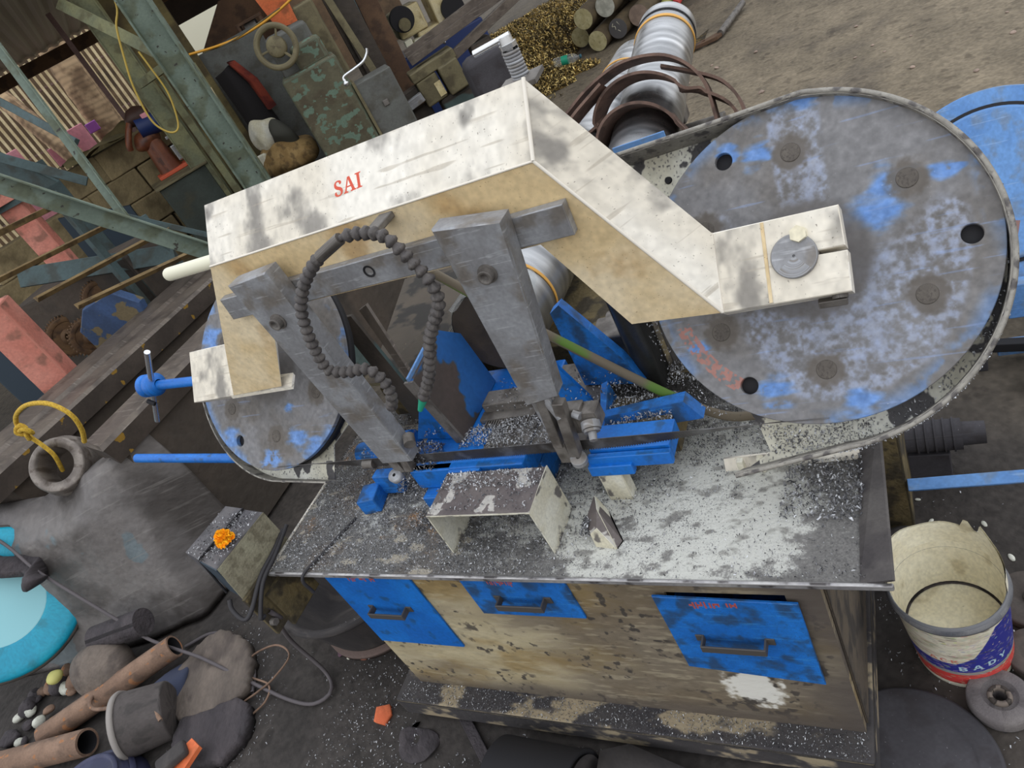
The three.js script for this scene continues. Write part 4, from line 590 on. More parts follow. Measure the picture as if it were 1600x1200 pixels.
// ================================================================ old lathe at the left
{
  const t = thing('lathe_bed', 'massive worn grey cast-iron lathe bed with two long dark ways left of the band saw', 'lathe', [-2.3, 0, -0.9]);
  const lev = (y, ...p) => p.map(([x, z]) => [x, y, z]);
  const outer = [
    lev(0, [-1.76, -0.25], [-1.88, -0.18], [-2.05, -0.1], [-2.35, 0.01], [-2.75, 0.11], [-3.2, 0.12], [-3.2, -0.3], [-2.6, -0.4], [-2.1, -0.4], [-1.76, -0.6]),
    lev(0.14, [-1.77, -0.27], [-1.88, -0.22], [-2.05, -0.16], [-2.35, -0.06], [-2.75, 0.02], [-3.2, 0.03], [-3.2, -0.3], [-2.6, -0.4], [-2.1, -0.4], [-1.77, -0.6]),
    lev(0.34, [-1.79, -0.33], [-1.9, -0.27], [-2.05, -0.22], [-2.35, -0.14], [-2.75, -0.07], [-3.2, -0.06], [-3.2, -0.3], [-2.6, -0.4], [-2.1, -0.4], [-1.79, -0.6]),
    lev(0.5, [-1.8, -0.39], [-1.89, -0.31], [-2.05, -0.25], [-2.35, -0.2], [-2.75, -0.15], [-3.2, -0.14], [-3.2, -0.34], [-2.6, -0.4], [-2.1, -0.42], [-1.8, -0.6]),
    [[-1.81, 0.68, -0.44], [-1.86, 0.66, -0.4], [-1.98, 0.58, -0.34], [-2.25, 0.53, -0.28], [-2.6, 0.58, -0.26], [-3.2, 0.62, -0.26], [-3.2, 0.5, -0.4], [-2.6, 0.42, -0.4], [-2.15, 0.4, -0.44], [-1.81, 0.66, -0.6]]];
  const dense = []; for (let k = 0; k < outer.length - 1; k++) for (let s = 0; s < 5; s++) dense.push(outer[k].map((p, i) => p.map((v, c) => v + (outer[k + 1][i][c] - v) * s / 5))); dense.push(outer[4]);
  const smooth = dense.map((r) => { const o = []; const cv = new THREE.CatmullRomCurve3(r.map(A3), true, 'catmullrom', 0.35); for (let i = 0; i < 60; i++) o.push(cv.getPoint(i / 60).toArray()); return o; });
  part('end_casting', rough(loft(smooth), 0.018, 4.5, 31), MAT.cast, t, 'smooth greasy grey end casting');
  part('right_wall', prism([[-1.795, 0.02, -0.5], [-1.81, 0.69, -0.47], [-1.87, 0.69, -2.4], [-1.84, 0.02, -2.4]], [[-1.9, 0.02, -0.5], [-1.9, 0.69, -0.47], [-1.95, 0.69, -2.4], [-1.95, 0.02, -2.4]]), MAT.castDark, t, 'oily dark side wall with rubbed green paint');
  part('left_wall', prism([[-2.5, 0.02, -0.4], [-2.5, 0.69, -0.36], [-2.42, 0.69, -2.6], [-2.45, 0.02, -2.6]], [[-2.75, 0.02, -0.4], [-2.75, 0.69, -0.36], [-2.72, 0.69, -2.6], [-2.72, 0.02, -2.6]]), MAT.castDark, t);
  part('trough', rough(new THREE.PlaneGeometry(0.66, 1.9, 20, 40).rotateX(-Math.PI / 2).translate(-2.15, 0.47, -1.33), 0.02, 5, 44), MAT.castDark, t);
  const w2 = part('bed_way', prism([[-1.93, 0.752, -0.46], [-1.79, 0.752, -0.42], [-1.80, 0.752, -2.4], [-1.94, 0.752, -2.4]], [[-1.95, 0.735, -0.455], [-1.775, 0.735, -0.41], [-1.785, 0.735, -2.4], [-1.96, 0.735, -2.4]]), MAT.way, t);
  part('way_side', prism([[-1.776, 0.736, -0.412], [-1.786, 0.736, -2.4], [-1.79, 0.655, -2.4], [-1.785, 0.655, -0.43]], [[-1.95, 0.736, -0.455], [-1.96, 0.736, -2.4], [-1.95, 0.655, -2.4], [-1.94, 0.655, -0.47]]), MAT.waySide, w2);
  const w1 = part('bed_way', prism([[-2.83, 0.752, -0.3], [-2.64, 0.752, -0.3], [-2.56, 0.752, -2.6], [-2.76, 0.752, -2.6]], [[-2.85, 0.738, -0.29], [-2.62, 0.738, -0.29], [-2.54, 0.738, -2.6], [-2.78, 0.738, -2.6]]), MAT.way, t);
  part('way_step', prism([[-2.62, 0.738, -0.29], [-2.47, 0.738, -0.28], [-2.39, 0.738, -2.6], [-2.54, 0.738, -2.6]], [[-2.62, 0.724, -0.29], [-2.455, 0.724, -0.27], [-2.375, 0.724, -2.6], [-2.54, 0.724, -2.6]]), MAT.way, w1);
  part('way_side', prism([[-2.456, 0.725, -0.272], [-2.376, 0.725, -2.6], [-2.38, 0.64, -2.6], [-2.46, 0.64, -0.29]], [[-2.84, 0.725, -0.3], [-2.77, 0.725, -2.6], [-2.77, 0.64, -2.6], [-2.84, 0.64, -0.3]]), MAT.waySide, w1, 'way side with yellow paint marks');
  // blue leg handle boss and headstock gears at the far left
  function gear(x, y, z, r, n, w, ry) { const s = new THREE.Shape(); for (let i = 0; i < n; i++) for (const [k, q] of [[0, 0.92], [0.22, 0.92], [0.36, 1], [0.62, 1], [0.78, 0.92]]) { const a = (i + k) / n * 6.28318, R = r * q; i + k === 0 ? s.moveTo(R, 0) : s.lineTo(R * Math.cos(a), R * Math.sin(a)); } s.closePath();
    const g = merge([plate(s, w, new THREE.Matrix4(), 0.001), lath([[r * 0.2, -0.01], [r * 0.34, -0.01], [r * 0.36, 0], [r * 0.36, w * 1.5], [r * 0.2, w * 1.5]], [0, 0, 0], [0, 0, 1], 24), lath([[r * 0.66, w], [r * 0.7, w * 1.15], [r * 0.88, w * 1.15], [r * 0.9, w]], [0, 0, 0], [0, 0, 1], 40)]); g.rotateY(ry); g.translate(x, y, z); return g; }
  part('gear', gear(-3.48, 0.74, -1.5, 0.125, 44, 0.035, 1.1), MAT.gear, t); part('gear', gear(-3.23, 0.72, -1.46, 0.115, 36, 0.03, 1.1), MAT.gear, t); part('gear', gear(-3.15, 0.85, -1.62, 0.11, 40, 0.03, 1.1), MAT.gear, t);
  part('gear_cover', plate([[-0.2, -0.1], [-0.06, -0.17], [0.16, -0.1], [0.2, 0.04], [0.1, 0.15], [-0.1, 0.13], [-0.21, 0.03]], 0.06, frame([-2.95, 0.76, -1.5], V(0.93, 0, -0.36).normalize(), [0, 1, 0], V(0.36, 0, 0.93).normalize()), 0.006), MAT.gearBlue, t, 'worn blue gear cover');
  part('headstock', merge([rb(-3.3, 0.5, -1.75, 0.8, 1.0, 0.35, 0.02, 0.3)]), MAT.castDark, t);
}
{ // ring hung on a yellow rope, resting on the lathe's end
  const c = V(-2.13, 0.675, -0.43), ax = V(0.55, 0.62, 0.55).normalize();
  const t = thing('pipe_collar', 'heavy grey steel ring lying on the end of the lathe bed, tied with yellow rope', 'ring', [c.x, 0.55, c.z]);
  part('collar', lath([[0.066, -0.06], [0.108, -0.06], [0.115, -0.053], [0.115, 0.005], [0.106, 0.014], [0.104, 0.054], [0.096, 0.062], [0.066, 0.062], [0.066, -0.06]], c, ax, 44), M(paintT(512, [138, 130, 122], { tone: [112, 104, 98], grime: [78, 68, 60], g0: 0.5, g1: 0.75, ga: 0.7, seed: 640 }), 0.2, { rough: 0.55, metal: 0.3 }), t);
}
single('yellow_rope', tube([[-1.842, 0.783, -0.420], [-1.791, 0.834, -0.420], [-1.765, 0.892, -0.420], [-1.784, 0.936, -0.420], [-1.841, 0.968, -0.420], [-1.950, 0.975, -0.420], [-2.067, 0.945, -0.420], [-2.133, 0.899, -0.420], [-2.137, 0.863, -0.420], [-2.125, 0.828, -0.420], [-2.109, 0.789, -0.420], [-2.106, 0.738, -0.420], [-2.155, 0.661, -0.420]], 0.0085, 90, 8), MAT.yellowRope, 'yellow rope looped through the grey ring on the lathe bed', 'rope');
single('rope_knot', rough(new THREE.TorusKnotGeometry(0.02, 0.009, 50, 6, 2, 3).translate(-2.107, 0.873, -0.410), 0.003, 60, 3), MAT.yellowRope, 'small knot tied in the yellow rope', 'knot');
{
  const t = thing('cyan_drum', 'cut-off end of a cyan plastic drum with pale middle, leaning at the left edge', 'drum', [-2.48, 0.1, 0.0]);
  const o = V(-2.44, 0.385, -0.005), ax = V(0.8, 0.52, 0.3).normalize(), half = (pr) => { const g = new THREE.LatheGeometry(pr.map((p) => new THREE.Vector2(...p)), 48, 0, 6.2832); scaleUV(g, 1.6, 0.2); return orient(g, o, o.clone().add(ax)); };
  part('body', half([[0.165, 0.004], [0.19, 0.012], [0.25, 0.016], [0.282, 0.008], [0.292, -0.005], [0.292, -0.02], [0.25, -0.03]]), MAT.cyan, t); part('middle', half([[0, 0.0], [0.14, 0.002], [0.162, 0.006], [0.168, 0.003]]), MAT.cyanPale, t, 'pale blue middle'); part('rim', half([[0.288, -0.006], [0.298, -0.008], [0.302, -0.02], [0.296, -0.03], [0.286, -0.026]]), MAT.mudDisc, t);
}
single('rusty_lump', rough(new THREE.SphereGeometry(0.13, 30, 20).scale(1.6, 0.34, 0.5).rotateZ(-0.3).translate(-2.37, 0.45, -0.13), 0.06, 9, 61), MAT.stoneDark, 'brown rusty casting lump resting above the cyan drum', 'lump');
// ---- tub under the tray
{
  const t = thing('rubber_tub', 'round black rubber tub half under the left end of the saw cabinet', 'tub', [-0.93, 0, -0.3]);
  part('tub_wall', lath([[0.14, 0.02], [0.19, 0.02], [0.2, 0.04], [0.252, 0.2], [0.262, 0.205], [0.268, 0.215], [0.262, 0.226], [0.246, 0.226], [0.236, 0.21], [0.19, 0.05], [0, 0.04]], [-0.93, 0, -0.33], [0, 1, 0], 56), MAT.rubber, t);
  part('tub_foot', lath([[0.15, 0], [0.21, 0], [0.21, 0.025], [0.15, 0.025]], [-0.93, 0, -0.33], [0, 1, 0], 48), M(paintT(256, [104, 88, 82], { seed: 650 }), 0.2, { rough: 0.9 }), t);
}
// ---- cables on the ground
single('power_cable', tube([[-2.9, 0.66, -0.24], [-2.468, 0.547, -0.185], [-2.247, 0.439, -0.125], [-2.058, 0.342, -0.09], [-1.893, 0.188, -0.07], [-1.812, 0.112, -0.06], [-1.6, 0.07, -0.045], [-1.5, 0.064, -0.03], [-1.274, 0.02, 0.006], [-1.1, 0.012, 0.035], [-0.993, 0.012, 0.035], [-0.95, 0.014, -0.01], [-1.0, 0.03, -0.06], [-1.03, 0.2, -0.07], [-0.9, 0.42, -0.05], [-0.72, 0.5, 0.04], [-0.7, 0.56, 0.06]], 0.0062, 160, 8), MAT.wire, 'long grey power cable trailing across the ground to the switch box', 'cable');
single('cable_coil', tube([[-1.76, 0.012, -0.1], [-1.66, 0.014, -0.16], [-1.5, 0.02, -0.15], [-1.4, 0.014, -0.1], [-1.32, 0.012, -0.03], [-1.28, 0.012, 0.03]], 0.0065, 60, 8), MAT.wire, 'short loop of grey cable round the flat stone slab', 'cable');
single('bent_wire', tube([[-1.34, 0.01, 0.13], [-1.31, 0.012, 0.08], [-1.25, 0.02, 0.03], [-1.2, 0.03, -0.02], [-1.19, 0.03, -0.1], [-1.28, 0.03, -0.13], [-1.36, 0.03, -0.08], [-1.33, 0.024, -0.02], [-1.22, 0.02, 0.0], [-1.2, 0.012, 0.05], [-1.24, 0.008, 0.11]], 0.0035, 90, 6), MAT.pipe, 'loop of bent rusty wire lying among the cables', 'wire');
single('bent_strip', tube([[-2.02, 0.02, 0.06], [-1.95, 0.07, 0.1], [-1.93, 0.1, 0.17], [-1.86, 0.105, 0.2], [-1.74, 0.1, 0.17], [-1.63, 0.12, 0.15], [-1.52, 0.15, 0.17], [-1.47, 0.12, 0.2]], 0.007, 80, 6), MAT.pipe, 'springy rusty strip curling over the long pipe', 'strip');
// ---- rusty pipes, pot, slab and stones at the lower left
function pipe(name, a, b, r, label) { const t = thing(name, label, 'pipe', [(a[0] + b[0]) / 2, 0, (a[2] + b[2]) / 2], 'rusty pipes on the ground'); part('pipe_wall', scaleUV(cyl(a, b, r, r, 28, true), 6.283 * r, 0.6), MAT.pipe, t); part('pipe_bore', cyl(a, b, r * 0.82, r * 0.82, 24, true), MAT.black, t); for (const p of [a, b]) { const d = V(...(p === a ? a : b)).sub(V(...(p === a ? b : a))).normalize(); part('pipe_end', new THREE.RingGeometry(r * 0.82, r, 28).applyQuaternion(new THREE.Quaternion().setFromUnitVectors(V(0, 0, 1), d)).translate(...p), MAT.pipe, t); } return t; }
pipe('rusty_pipe', [-2.14, 0.042, 0.3], [-1.7, 0.09, -0.06], 0.042, 'long rusty pipe lying slantwise towards the stone slab');
pipe('rusty_pipe', [-2.5, 0.045, 0.5], [-1.85, 0.06, 0.29], 0.045, 'rusty pipe in the bottom left corner with a cut end');
{
  const t = thing('broken_pot', 'round dark clay pot lying on its side beside the stone slab', 'pot', [-1.62, 0, 0.2]);
  part('pot_wall', lath([[0.0, -0.1], [0.082, -0.098], [0.092, -0.09], [0.1, 0.0], [0.104, 0.05], [0.096, 0.05], [0.09, 0], [0.08, -0.08], [0.0, -0.085]], [-1.6, 0.095, 0.2], V(-0.75, 0.25, 0.6).normalize(), 40), MAT.potGrey, t);
  part('pot_rim', lath([[0.094, 0.045], [0.108, 0.042], [0.111, 0.052], [0.107, 0.062], [0.093, 0.06]], [-1.6, 0.095, 0.2], V(-0.75, 0.25, 0.6).normalize(), 40), M(null, 0, { color: '#8f8984', rough: 0.8 }), t);
}
const slab = (name, pts, y, h, m, label, cat, s, grp) => { const cx = pts.reduce((a, p) => a + p[0], 0) / pts.length, cz = pts.reduce((a, p) => a + p[1], 0) / pts.length, cv = new THREE.CatmullRomCurve3(pts.map(([x, z]) => V(x, 0, z)), true, 'catmullrom', 0.3), ring = (k, yy) => [...Array(64).keys()].map((i) => { const p = cv.getPoint(i / 64), j = k * (1 + 0.06 * (hsh(i, 0, s) - 0.5) + 0.08 * (vn(i / 5, 0.5, 999, 999, s) - 0.5)); return [cx + (p.x - cx) * j, yy, cz + (p.z - cz) * j]; }); return single(name, rough(loft([ring(1, y), ring(1.0, y + h * 0.7), ring(0.96, y + h * 0.95), ring(0.8, y + h), ring(0.5, y + h * 1.04), ring(0.2, y + h)]), 0.006, 14, s), m, label, cat, grp); };
slab('stone_slab', [[-1.66, 0.03], [-1.66, -0.1], [-1.58, -0.16], [-1.46, -0.15], [-1.34, -0.06], [-1.28, 0.03], [-1.34, 0.11], [-1.5, 0.16], [-1.6, 0.13]], 0, 0.05, MAT.stone, 'flat grey-brown stone slab on the ground under the cables', 'slab', 11);
slab('dark_slab', [[-1.5, 0.16], [-1.43, 0.09], [-1.33, 0.06], [-1.24, 0.07], [-1.18, 0.15], [-1.22, 0.25], [-1.36, 0.28], [-1.47, 0.24]], 0, 0.045, MAT.stoneDark, 'cracked dark slab beside the paler stone slab', 'slab', 21);
single('round_stone', rough(new THREE.SphereGeometry(0.13, 24, 16).scale(1.1, 0.75, 0.8).translate(-2.02, 0.085, 0.06), 0.02, 9, 5), MAT.stone, 'large round brown stone behind the long pipe', 'stone');
single('dark_roller', cyl([-2.06, 0.16, -0.02], [-1.84, 0.17, -0.1], 0.05, 0.05, 24), MAT.stoneDark, 'short dark roller on top of the round stone', 'roller');
single('yellow_fruit', rough(new THREE.SphereGeometry(0.028, 16, 12).scale(1, 0.8, 1.1).translate(-2.27, 0.09, 0.11), 0.004, 40, 5), M(null, 0, { color: '#b9b46a', rough: 0.6 }), 'small yellowish lump on the rubbish heap beside the drum', 'lump');
single('navy_rag', rough(new THREE.SphereGeometry(0.1, 24, 16).scale(0.8, 0.35, 0.9).translate(-1.66, 0.03, 0.06), 0.03, 12, 51), M(null, 0, { color: '#343a4e', rough: 0.95 }), 'crumpled dark navy rag between the pipe and the slab', 'rag');
{
  const t = thing('navy_drum', 'ribbed navy plastic drum at the bottom edge of the picture', 'drum', [-1.64, 0, 0.44]);
  part('drum_wall', lath([[0.0, 0.1], [0.12, 0.1], [0.135, 0.085], [0.15, 0.07], [0.155, 0.05], [0.17, 0.03], [0.175, 0]], [-1.64, 0, 0.45], [0, 1, 0], 48), MAT.navyDisc, t);
  part('drum_rib', lath([[0.118, 0.1], [0.126, 0.108], [0.134, 0.1]], [-1.64, 0, 0.45], [0, 1, 0], 48), MAT.navyDisc, t);
  part('drum_rib', lath([[0.15, 0.066], [0.158, 0.072], [0.165, 0.056]], [-1.64, 0, 0.45], [0, 1, 0], 48), MAT.navyDisc, t);
}
{
  const t = thing('orange_scraper', 'broken orange plastic piece with a black pad near the navy drum', 'scrap', [-1.33, 0.04, 0.28]);
  part('plate', prism([[-1.37, 0.085, 0.3], [-1.31, 0.1, 0.225], [-1.265, 0.095, 0.24], [-1.29, 0.08, 0.32]], [[-1.37, 0.07, 0.3], [-1.31, 0.085, 0.225], [-1.265, 0.08, 0.24], [-1.29, 0.065, 0.32]]), MAT.orangePanel, t);
  part('pad', rough(new RoundedBoxGeometry(0.06, 0.03, 0.1, 2, 0.012).rotateY(-0.6).translate(-1.34, 0.1, 0.29), 0.004, 30, 3), MAT.rubber, t);
}
// heap of small rubbish by the drum: each lump a thing of its own
for (let i = 0; i < 26; i++) {
  const a = rr(0, 6.28), r = 0.19 * Math.sqrt(rnd()), x = -2.28 + r * Math.cos(a), z = 0.2 + r * Math.sin(a) * 0.8, s = rr(0.012, 0.04), pale = i % 5 === 0;
  single('rubbish_lump', rough(new THREE.IcosahedronGeometry(s, 1).scale(rr(0.8, 1.4), rr(0.5, 0.9), 1).translate(x, s * 0.5 + 0.03 * (1 - r / 0.19), z), s * 0.3, 30, 100 + i), pale ? MAT.barEndWhite : i % 3 ? MAT.stoneDark : MAT.pipe, pale ? 'pale scrap in the rubbish heap between the drum and the pipe' : i % 3 ? 'dark lump in the rubbish heap between the drum and the pipe' : 'rusty scrap in the rubbish heap between the drum and the pipe', 'scrap', pale ? 'pale scraps in the heap' : i % 3 ? 'dark lumps in the heap' : 'rusty scraps in the heap');
}
// ---- scraps on the black ground in front of the saw
single('terracotta_shard', rough(loft([[[-0.75, 0, 0.02], [-0.735, 0, 0.06], [-0.7, 0, 0.06], [-0.69, 0, 0.03], [-0.71, 0, 0.005]], [[-0.75, 0.012, 0.02], [-0.735, 0.016, 0.06], [-0.7, 0.014, 0.06], [-0.69, 0.012, 0.03], [-0.71, 0.016, 0.005]]]), 0.003, 40, 7), MAT.brick, 'orange terracotta shard on the black ground before the saw', 'shard');
single('green_leaf', plate([[-0.016, 0], [-0.006, 0.007], [0.006, 0.006], [0.016, 0.001], [0.006, -0.006], [-0.006, -0.007]], 0.002, frame([-0.596, 0.004, 0.05], V(0.6, 0, -0.8), V(0.8, 0, 0.6), [0, 1, 0]), 0.0004), MAT.leaf, 'small green leaf on the black ground near the terracotta shard', 'leaf');
single('white_shell', rough(new THREE.SphereGeometry(0.018, 16, 10, 0, 6.28, 0, 1.6).scale(0.8, 0.7, 1.4).translate(-0.96, 0.0, -0.145), 0.002, 60, 5), MAT.whiteRag, 'white curl of litter beside the rubber tub', 'litter');
single('purple_scrap', rough(new THREE.IcosahedronGeometry(0.02, 1).scale(1, 0.5, 1.3).translate(-0.995, 0.008, -0.15), 0.006, 40, 6), M(null, 0, { color: '#5d4450', rough: 0.9 }), 'purplish scrap next to the white curl of litter', 'scrap');
single('brown_scrap', rough(new THREE.IcosahedronGeometry(0.022, 1).scale(1.2, 0.5, 1).translate(-0.9, 0.008, -0.14), 0.006, 40, 8), M(null, 0, { color: '#6a4030', rough: 0.9 }), 'rust-brown scrap right of the white curl of litter', 'scrap');
single('wood_strip', bar([-0.46, 0.008, 0.0], [-0.3, 0.01, 0.14], 0.03, 0.012, [0, 1, 0], 0.003), MAT.stoneDark, 'dark wooden strip on the ground in front of the plinth', 'strip');
single('ash_clump', rough(new THREE.SphereGeometry(0.06, 20, 12).scale(1.2, 0.14, 0.8).translate(-0.57, 0.0, 0.09), 0.014, 26, 15), MAT.stoneDark, 'flat dark clump of ash near the green leaf', 'clump');
{
  const t = thing('black_drum', 'black plastic drum lying at the bottom edge in front of the plinth', 'drum', [-0.1, 0, 0.13]);
  part('drum_wall', lath([[0.09, -0.13], [0.1, -0.12], [0.1, 0.09], [0.104, 0.1], [0.1, 0.105], [0.09, 0.1]], [-0.14, 0.035, 0.16], V(1, 0.04, 0.05).normalize(), 44), MAT.black, t);
  part('drum_lid', lath([[0, 0.0], [0.08, 0.004], [0.092, 0.012]], [-0.045, 0.038, 0.165], V(1, 0.04, 0.05).normalize(), 44), MAT.rubber, t);
}
single('black_sheet', rough(loft([[[-0.02, 0, 0.06], [0.06, 0, 0.05], [0.19, 0, 0.07], [0.24, 0, 0.16], [0.0, 0, 0.18]], [[-0.02, 0.06, 0.06], [0.06, 0.085, 0.05], [0.19, 0.07, 0.07], [0.24, 0.03, 0.16], [0.0, 0.07, 0.18]]]), 0.01, 12, 9), MAT.rubber, 'crumpled black rubber sheet beside the black drum', 'sheet');
// ---- right-hand floor: bucket, rubber ring, grinding wheel, discs
{
  const t = thing('paint_bucket', 'broken white paint bucket with a blue and red label right of the saw', 'bucket', [0.715, 0, -0.28]);
  const label = document.createElement('canvas'); label.width = 1024; label.height = 512; const c = label.getContext('2d');
  c.fillStyle = '#d9d3c0'; c.fillRect(0, 0, 1024, 512); seedState = 777;
  for (let i = 0; i < 900; i++) { c.fillStyle = `rgba(${rr(110, 160) | 0},${rr(95, 130) | 0},${rr(70, 100) | 0},${rr(0.03, 0.16)})`; c.beginPath(); c.ellipse(rr(0, 1024), rr(0, 300), rr(4, 36), rr(2, 14), 0, 0, 7); c.fill(); }
  c.fillStyle = '#2a2e86'; c.beginPath(); c.moveTo(0, 300); c.lineTo(1024, 300); c.lineTo(1024, 372); c.lineTo(0, 372); c.fill();
  c.beginPath(); c.moveTo(600, 300); c.lineTo(660, 250); c.lineTo(740, 80); c.lineTo(860, 60); c.lineTo(900, 300); c.fill();
  c.fillStyle = '#8d8a86'; c.fillRect(0, 372, 1024, 34); c.fillStyle = '#c9403c'; c.fillRect(0, 396, 1024, 84);
  c.fillStyle = '#e4dccd'; for (let i = 0; i < 3; i++) c.fillRect(180, 404 + i * 20, 260, 7);
  c.font = 'bold 50px sans-serif'; c.fillStyle = '#a9c8d4'; [...'BADY'].forEach((l, i) => c.fillText(l, 600 + i * 46, 358 - i * 6)); c.fillStyle = '#c87868'; c.font = 'bold 40px sans-serif'; [...'ACK'].forEach((l, i) => c.fillText(l, 520 + i * 32, 294));
  for (let i = 0; i < 1500; i++) { c.fillStyle = `rgba(${rr(150, 216) | 0},${rr(140, 208) | 0},${rr(120, 188) | 0},${rr(0.2, 0.8)})`; c.beginPath(); c.ellipse(rr(0, 1024), rr(60, 480), rr(1, 12), rr(1, 4), rr(-0.4, 0.4), 0, 7); c.fill(); }
  for (let i = 0; i < 240; i++) { c.fillStyle = `rgba(70,62,56,${rr(0.1, 0.5)})`; c.beginPath(); c.ellipse(rr(0, 1024), rr(0, 512), rr(2, 22), rr(1, 6), 0.3, 0, 7); c.fill(); }
  const lt = new THREE.CanvasTexture(label); lt.colorSpace = THREE.SRGBColorSpace; lt.wrapS = THREE.RepeatWrapping;
  const q = new THREE.Quaternion().setFromUnitVectors(V(0, 1, 0), V(-0.06, 1, 0.02).normalize()), seat = (g) => g.applyQuaternion(q).translate(0.725, 0.0, -0.285);
  const wall = new THREE.CylinderGeometry(0.104, 0.09, 0.24, 64, 6, true); wall.rotateY(2.5); wall.translate(0, 0.123, 0);
  part('bucket_wall', seat(wall), new THREE.MeshStandardMaterial({ map: lt, roughness: 0.55 }), t, 'outer wall with blue band, red band and worn lettering', true);
  part('bucket_inside', seat(lath([[0.0, 0.012], [0.086, 0.012], [0.102, 0.244]], [0, 0, 0], [0, 1, 0], 56)), MAT.bucketIn, t, 'cream inside of the bucket');
  part('bucket_foot', seat(lath([[0.05, 0.004], [0.088, 0.004], [0.091, 0.012], [0.09, 0.03]], [0, 0, 0], [0, 1, 0], 56)), MAT.bucketIn, t);
  part('rim_band', seat(lath([[0.1, 0.222], [0.108, 0.224], [0.11, 0.232], [0.107, 0.24], [0.1035, 0.246], [0.101, 0.244]], [0, 0, 0], [0, 1, 0], 64)), MAT.bucketRim, t);
  // what is left of the broken collar: a jagged wall standing up behind
  const pos = [], N = 44; const top = (k) => { const u = k / N; let h = 0.075 * sm(0, 0.15, u) * (1 - 0.35 * u); if (u > 0.62 && u < 0.66) h += 0.022; if (u > 0.78) h *= 0.9 - 1.2 * (u - 0.9); if (u > 0.72 && u < 0.79) h += 0.03 * (0.79 - u) / 0.07; return Math.max(0.004, h + 0.002 * Math.sin(k * 0.6)); };
  for (let k = 0; k < N; k++) { const a0 = Math.PI * (1.08 - 1.16 * k / N), a1 = Math.PI * (1.08 - 1.16 * (k + 1) / N), R = 0.1035; for (const r of [R, R - 0.0025]) { const P = (a, h) => [r * Math.cos(a), 0.24 + h, -r * Math.sin(a)]; const A = P(a0, 0), B = P(a1, 0), C = P(a1, top(k + 1)), D = P(a0, top(k)); pos.push(...A, ...B, ...C, ...A, ...C, ...D); } }
  const jg = new THREE.BufferGeometry(); jg.setAttribute('position', new THREE.Float32BufferAttribute(pos, 3)); jg.computeVertexNormals(); part('broken_collar', seat(jg), MAT.bucketIn, t, 'jagged cream collar standing up at the back');
  part('sludge', seat(cyl([0, 0.1, 0], [0, 0.104, 0], 0.091, 0.091, 40)), MAT.bucketIn, t);
  part('sludge_ring', seat(lath([[0.086, 0.1], [0.0935, 0.1], [0.0935, 0.112], [0.089, 0.106]], [0, 0, 0], [0, 1, 0], 40)), MAT.stoneDark, t);
}
single('rubber_ring', lath([[0.026, 0.0], [0.06, 0], [0.072, 0.015], [0.07, 0.04], [0.056, 0.052], [0.036, 0.052], [0.026, 0.04], [0.026, 0]], [0.632, 0.0, -0.515], V(0.1, 1, 0.1).normalize(), 40), MAT.rubber, 'black rubber ring on the ground behind the paint bucket', 'ring');
{
  const mk = (name, c, r, h, hole, m, label, grp) => { const t = thing(name, label, 'disc', [c[0], c[1], c[2]], grp); part('disc_body', lath([[hole, 0], [r * 0.94, 0], [r, h * 0.2], [r, h * 0.75], [r * 0.95, h], [r * 0.55, h * 1.08], [r * 0.5, h * 0.9], [hole * 1.25, h * 0.86], [hole, h * 0.8], [hole, 0]], c, [0.02, 1, 0.03], 48), m, t); part('hub_ring', lath([[hole, h * 0.8], [hole * 1.05, h * 1.12], [hole * 1.6, h * 1.1], [hole * 1.75, h * 0.86]], c, [0.02, 1, 0.03], 32), MAT.stone, t); return t; };
  mk('grinding_wheel', [0.775, 0.0, -0.165], 0.058, 0.038, 0.0125, MAT.grind, 'grey grinding wheel with a raised hub lying in front of the paint bucket');
  mk('mud_disc', [0.862, 0, -0.4], 0.07, 0.025, 0.01, MAT.mudDisc, 'mud-coated round disc at the right edge behind the bucket');
  mk('mud_disc', [0.85, 0, -0.27], 0.055, 0.03, 0.01, MAT.mudDisc, 'second mud-coated disc at the right edge, the nearer of the two');
}
{
  const t = thing('flat_disc', 'large flat black disc lying on the ground in the bottom right corner', 'disc', [0.63, 0, -0.03]);
  part('disc_body', lath([[0, 0.0], [0.145, 0], [0.155, 0.008], [0.155, 0.018], [0.148, 0.022], [0.115, 0.022], [0.112, 0.019], [0, 0.019]], [0.615, 0, -0.02], [0, 1, 0], 64), MAT.discDark, t);
}
// pale chips of litter on the ground at the right
for (const [i, [x, z, s, w]] of [[0.665, -0.7, 0.006, 0], [0.69, -0.63, 0.007, 1], [0.8, -0.62, 0.008, 2], [0.93, -0.6, 0.007, 3], [0.84, -0.52, 0.009, 5]].entries()) single('litter_chip', rough(new THREE.IcosahedronGeometry(s, 1).scale(1.2, 0.4, 0.7).rotateY(w).translate(x, s * 0.25, z), s * 0.25, 50, 200 + i), MAT.barEndWhite, 'small pale chip of litter on the ground right of the saw', 'litter', 'pale litter chips right of the saw');

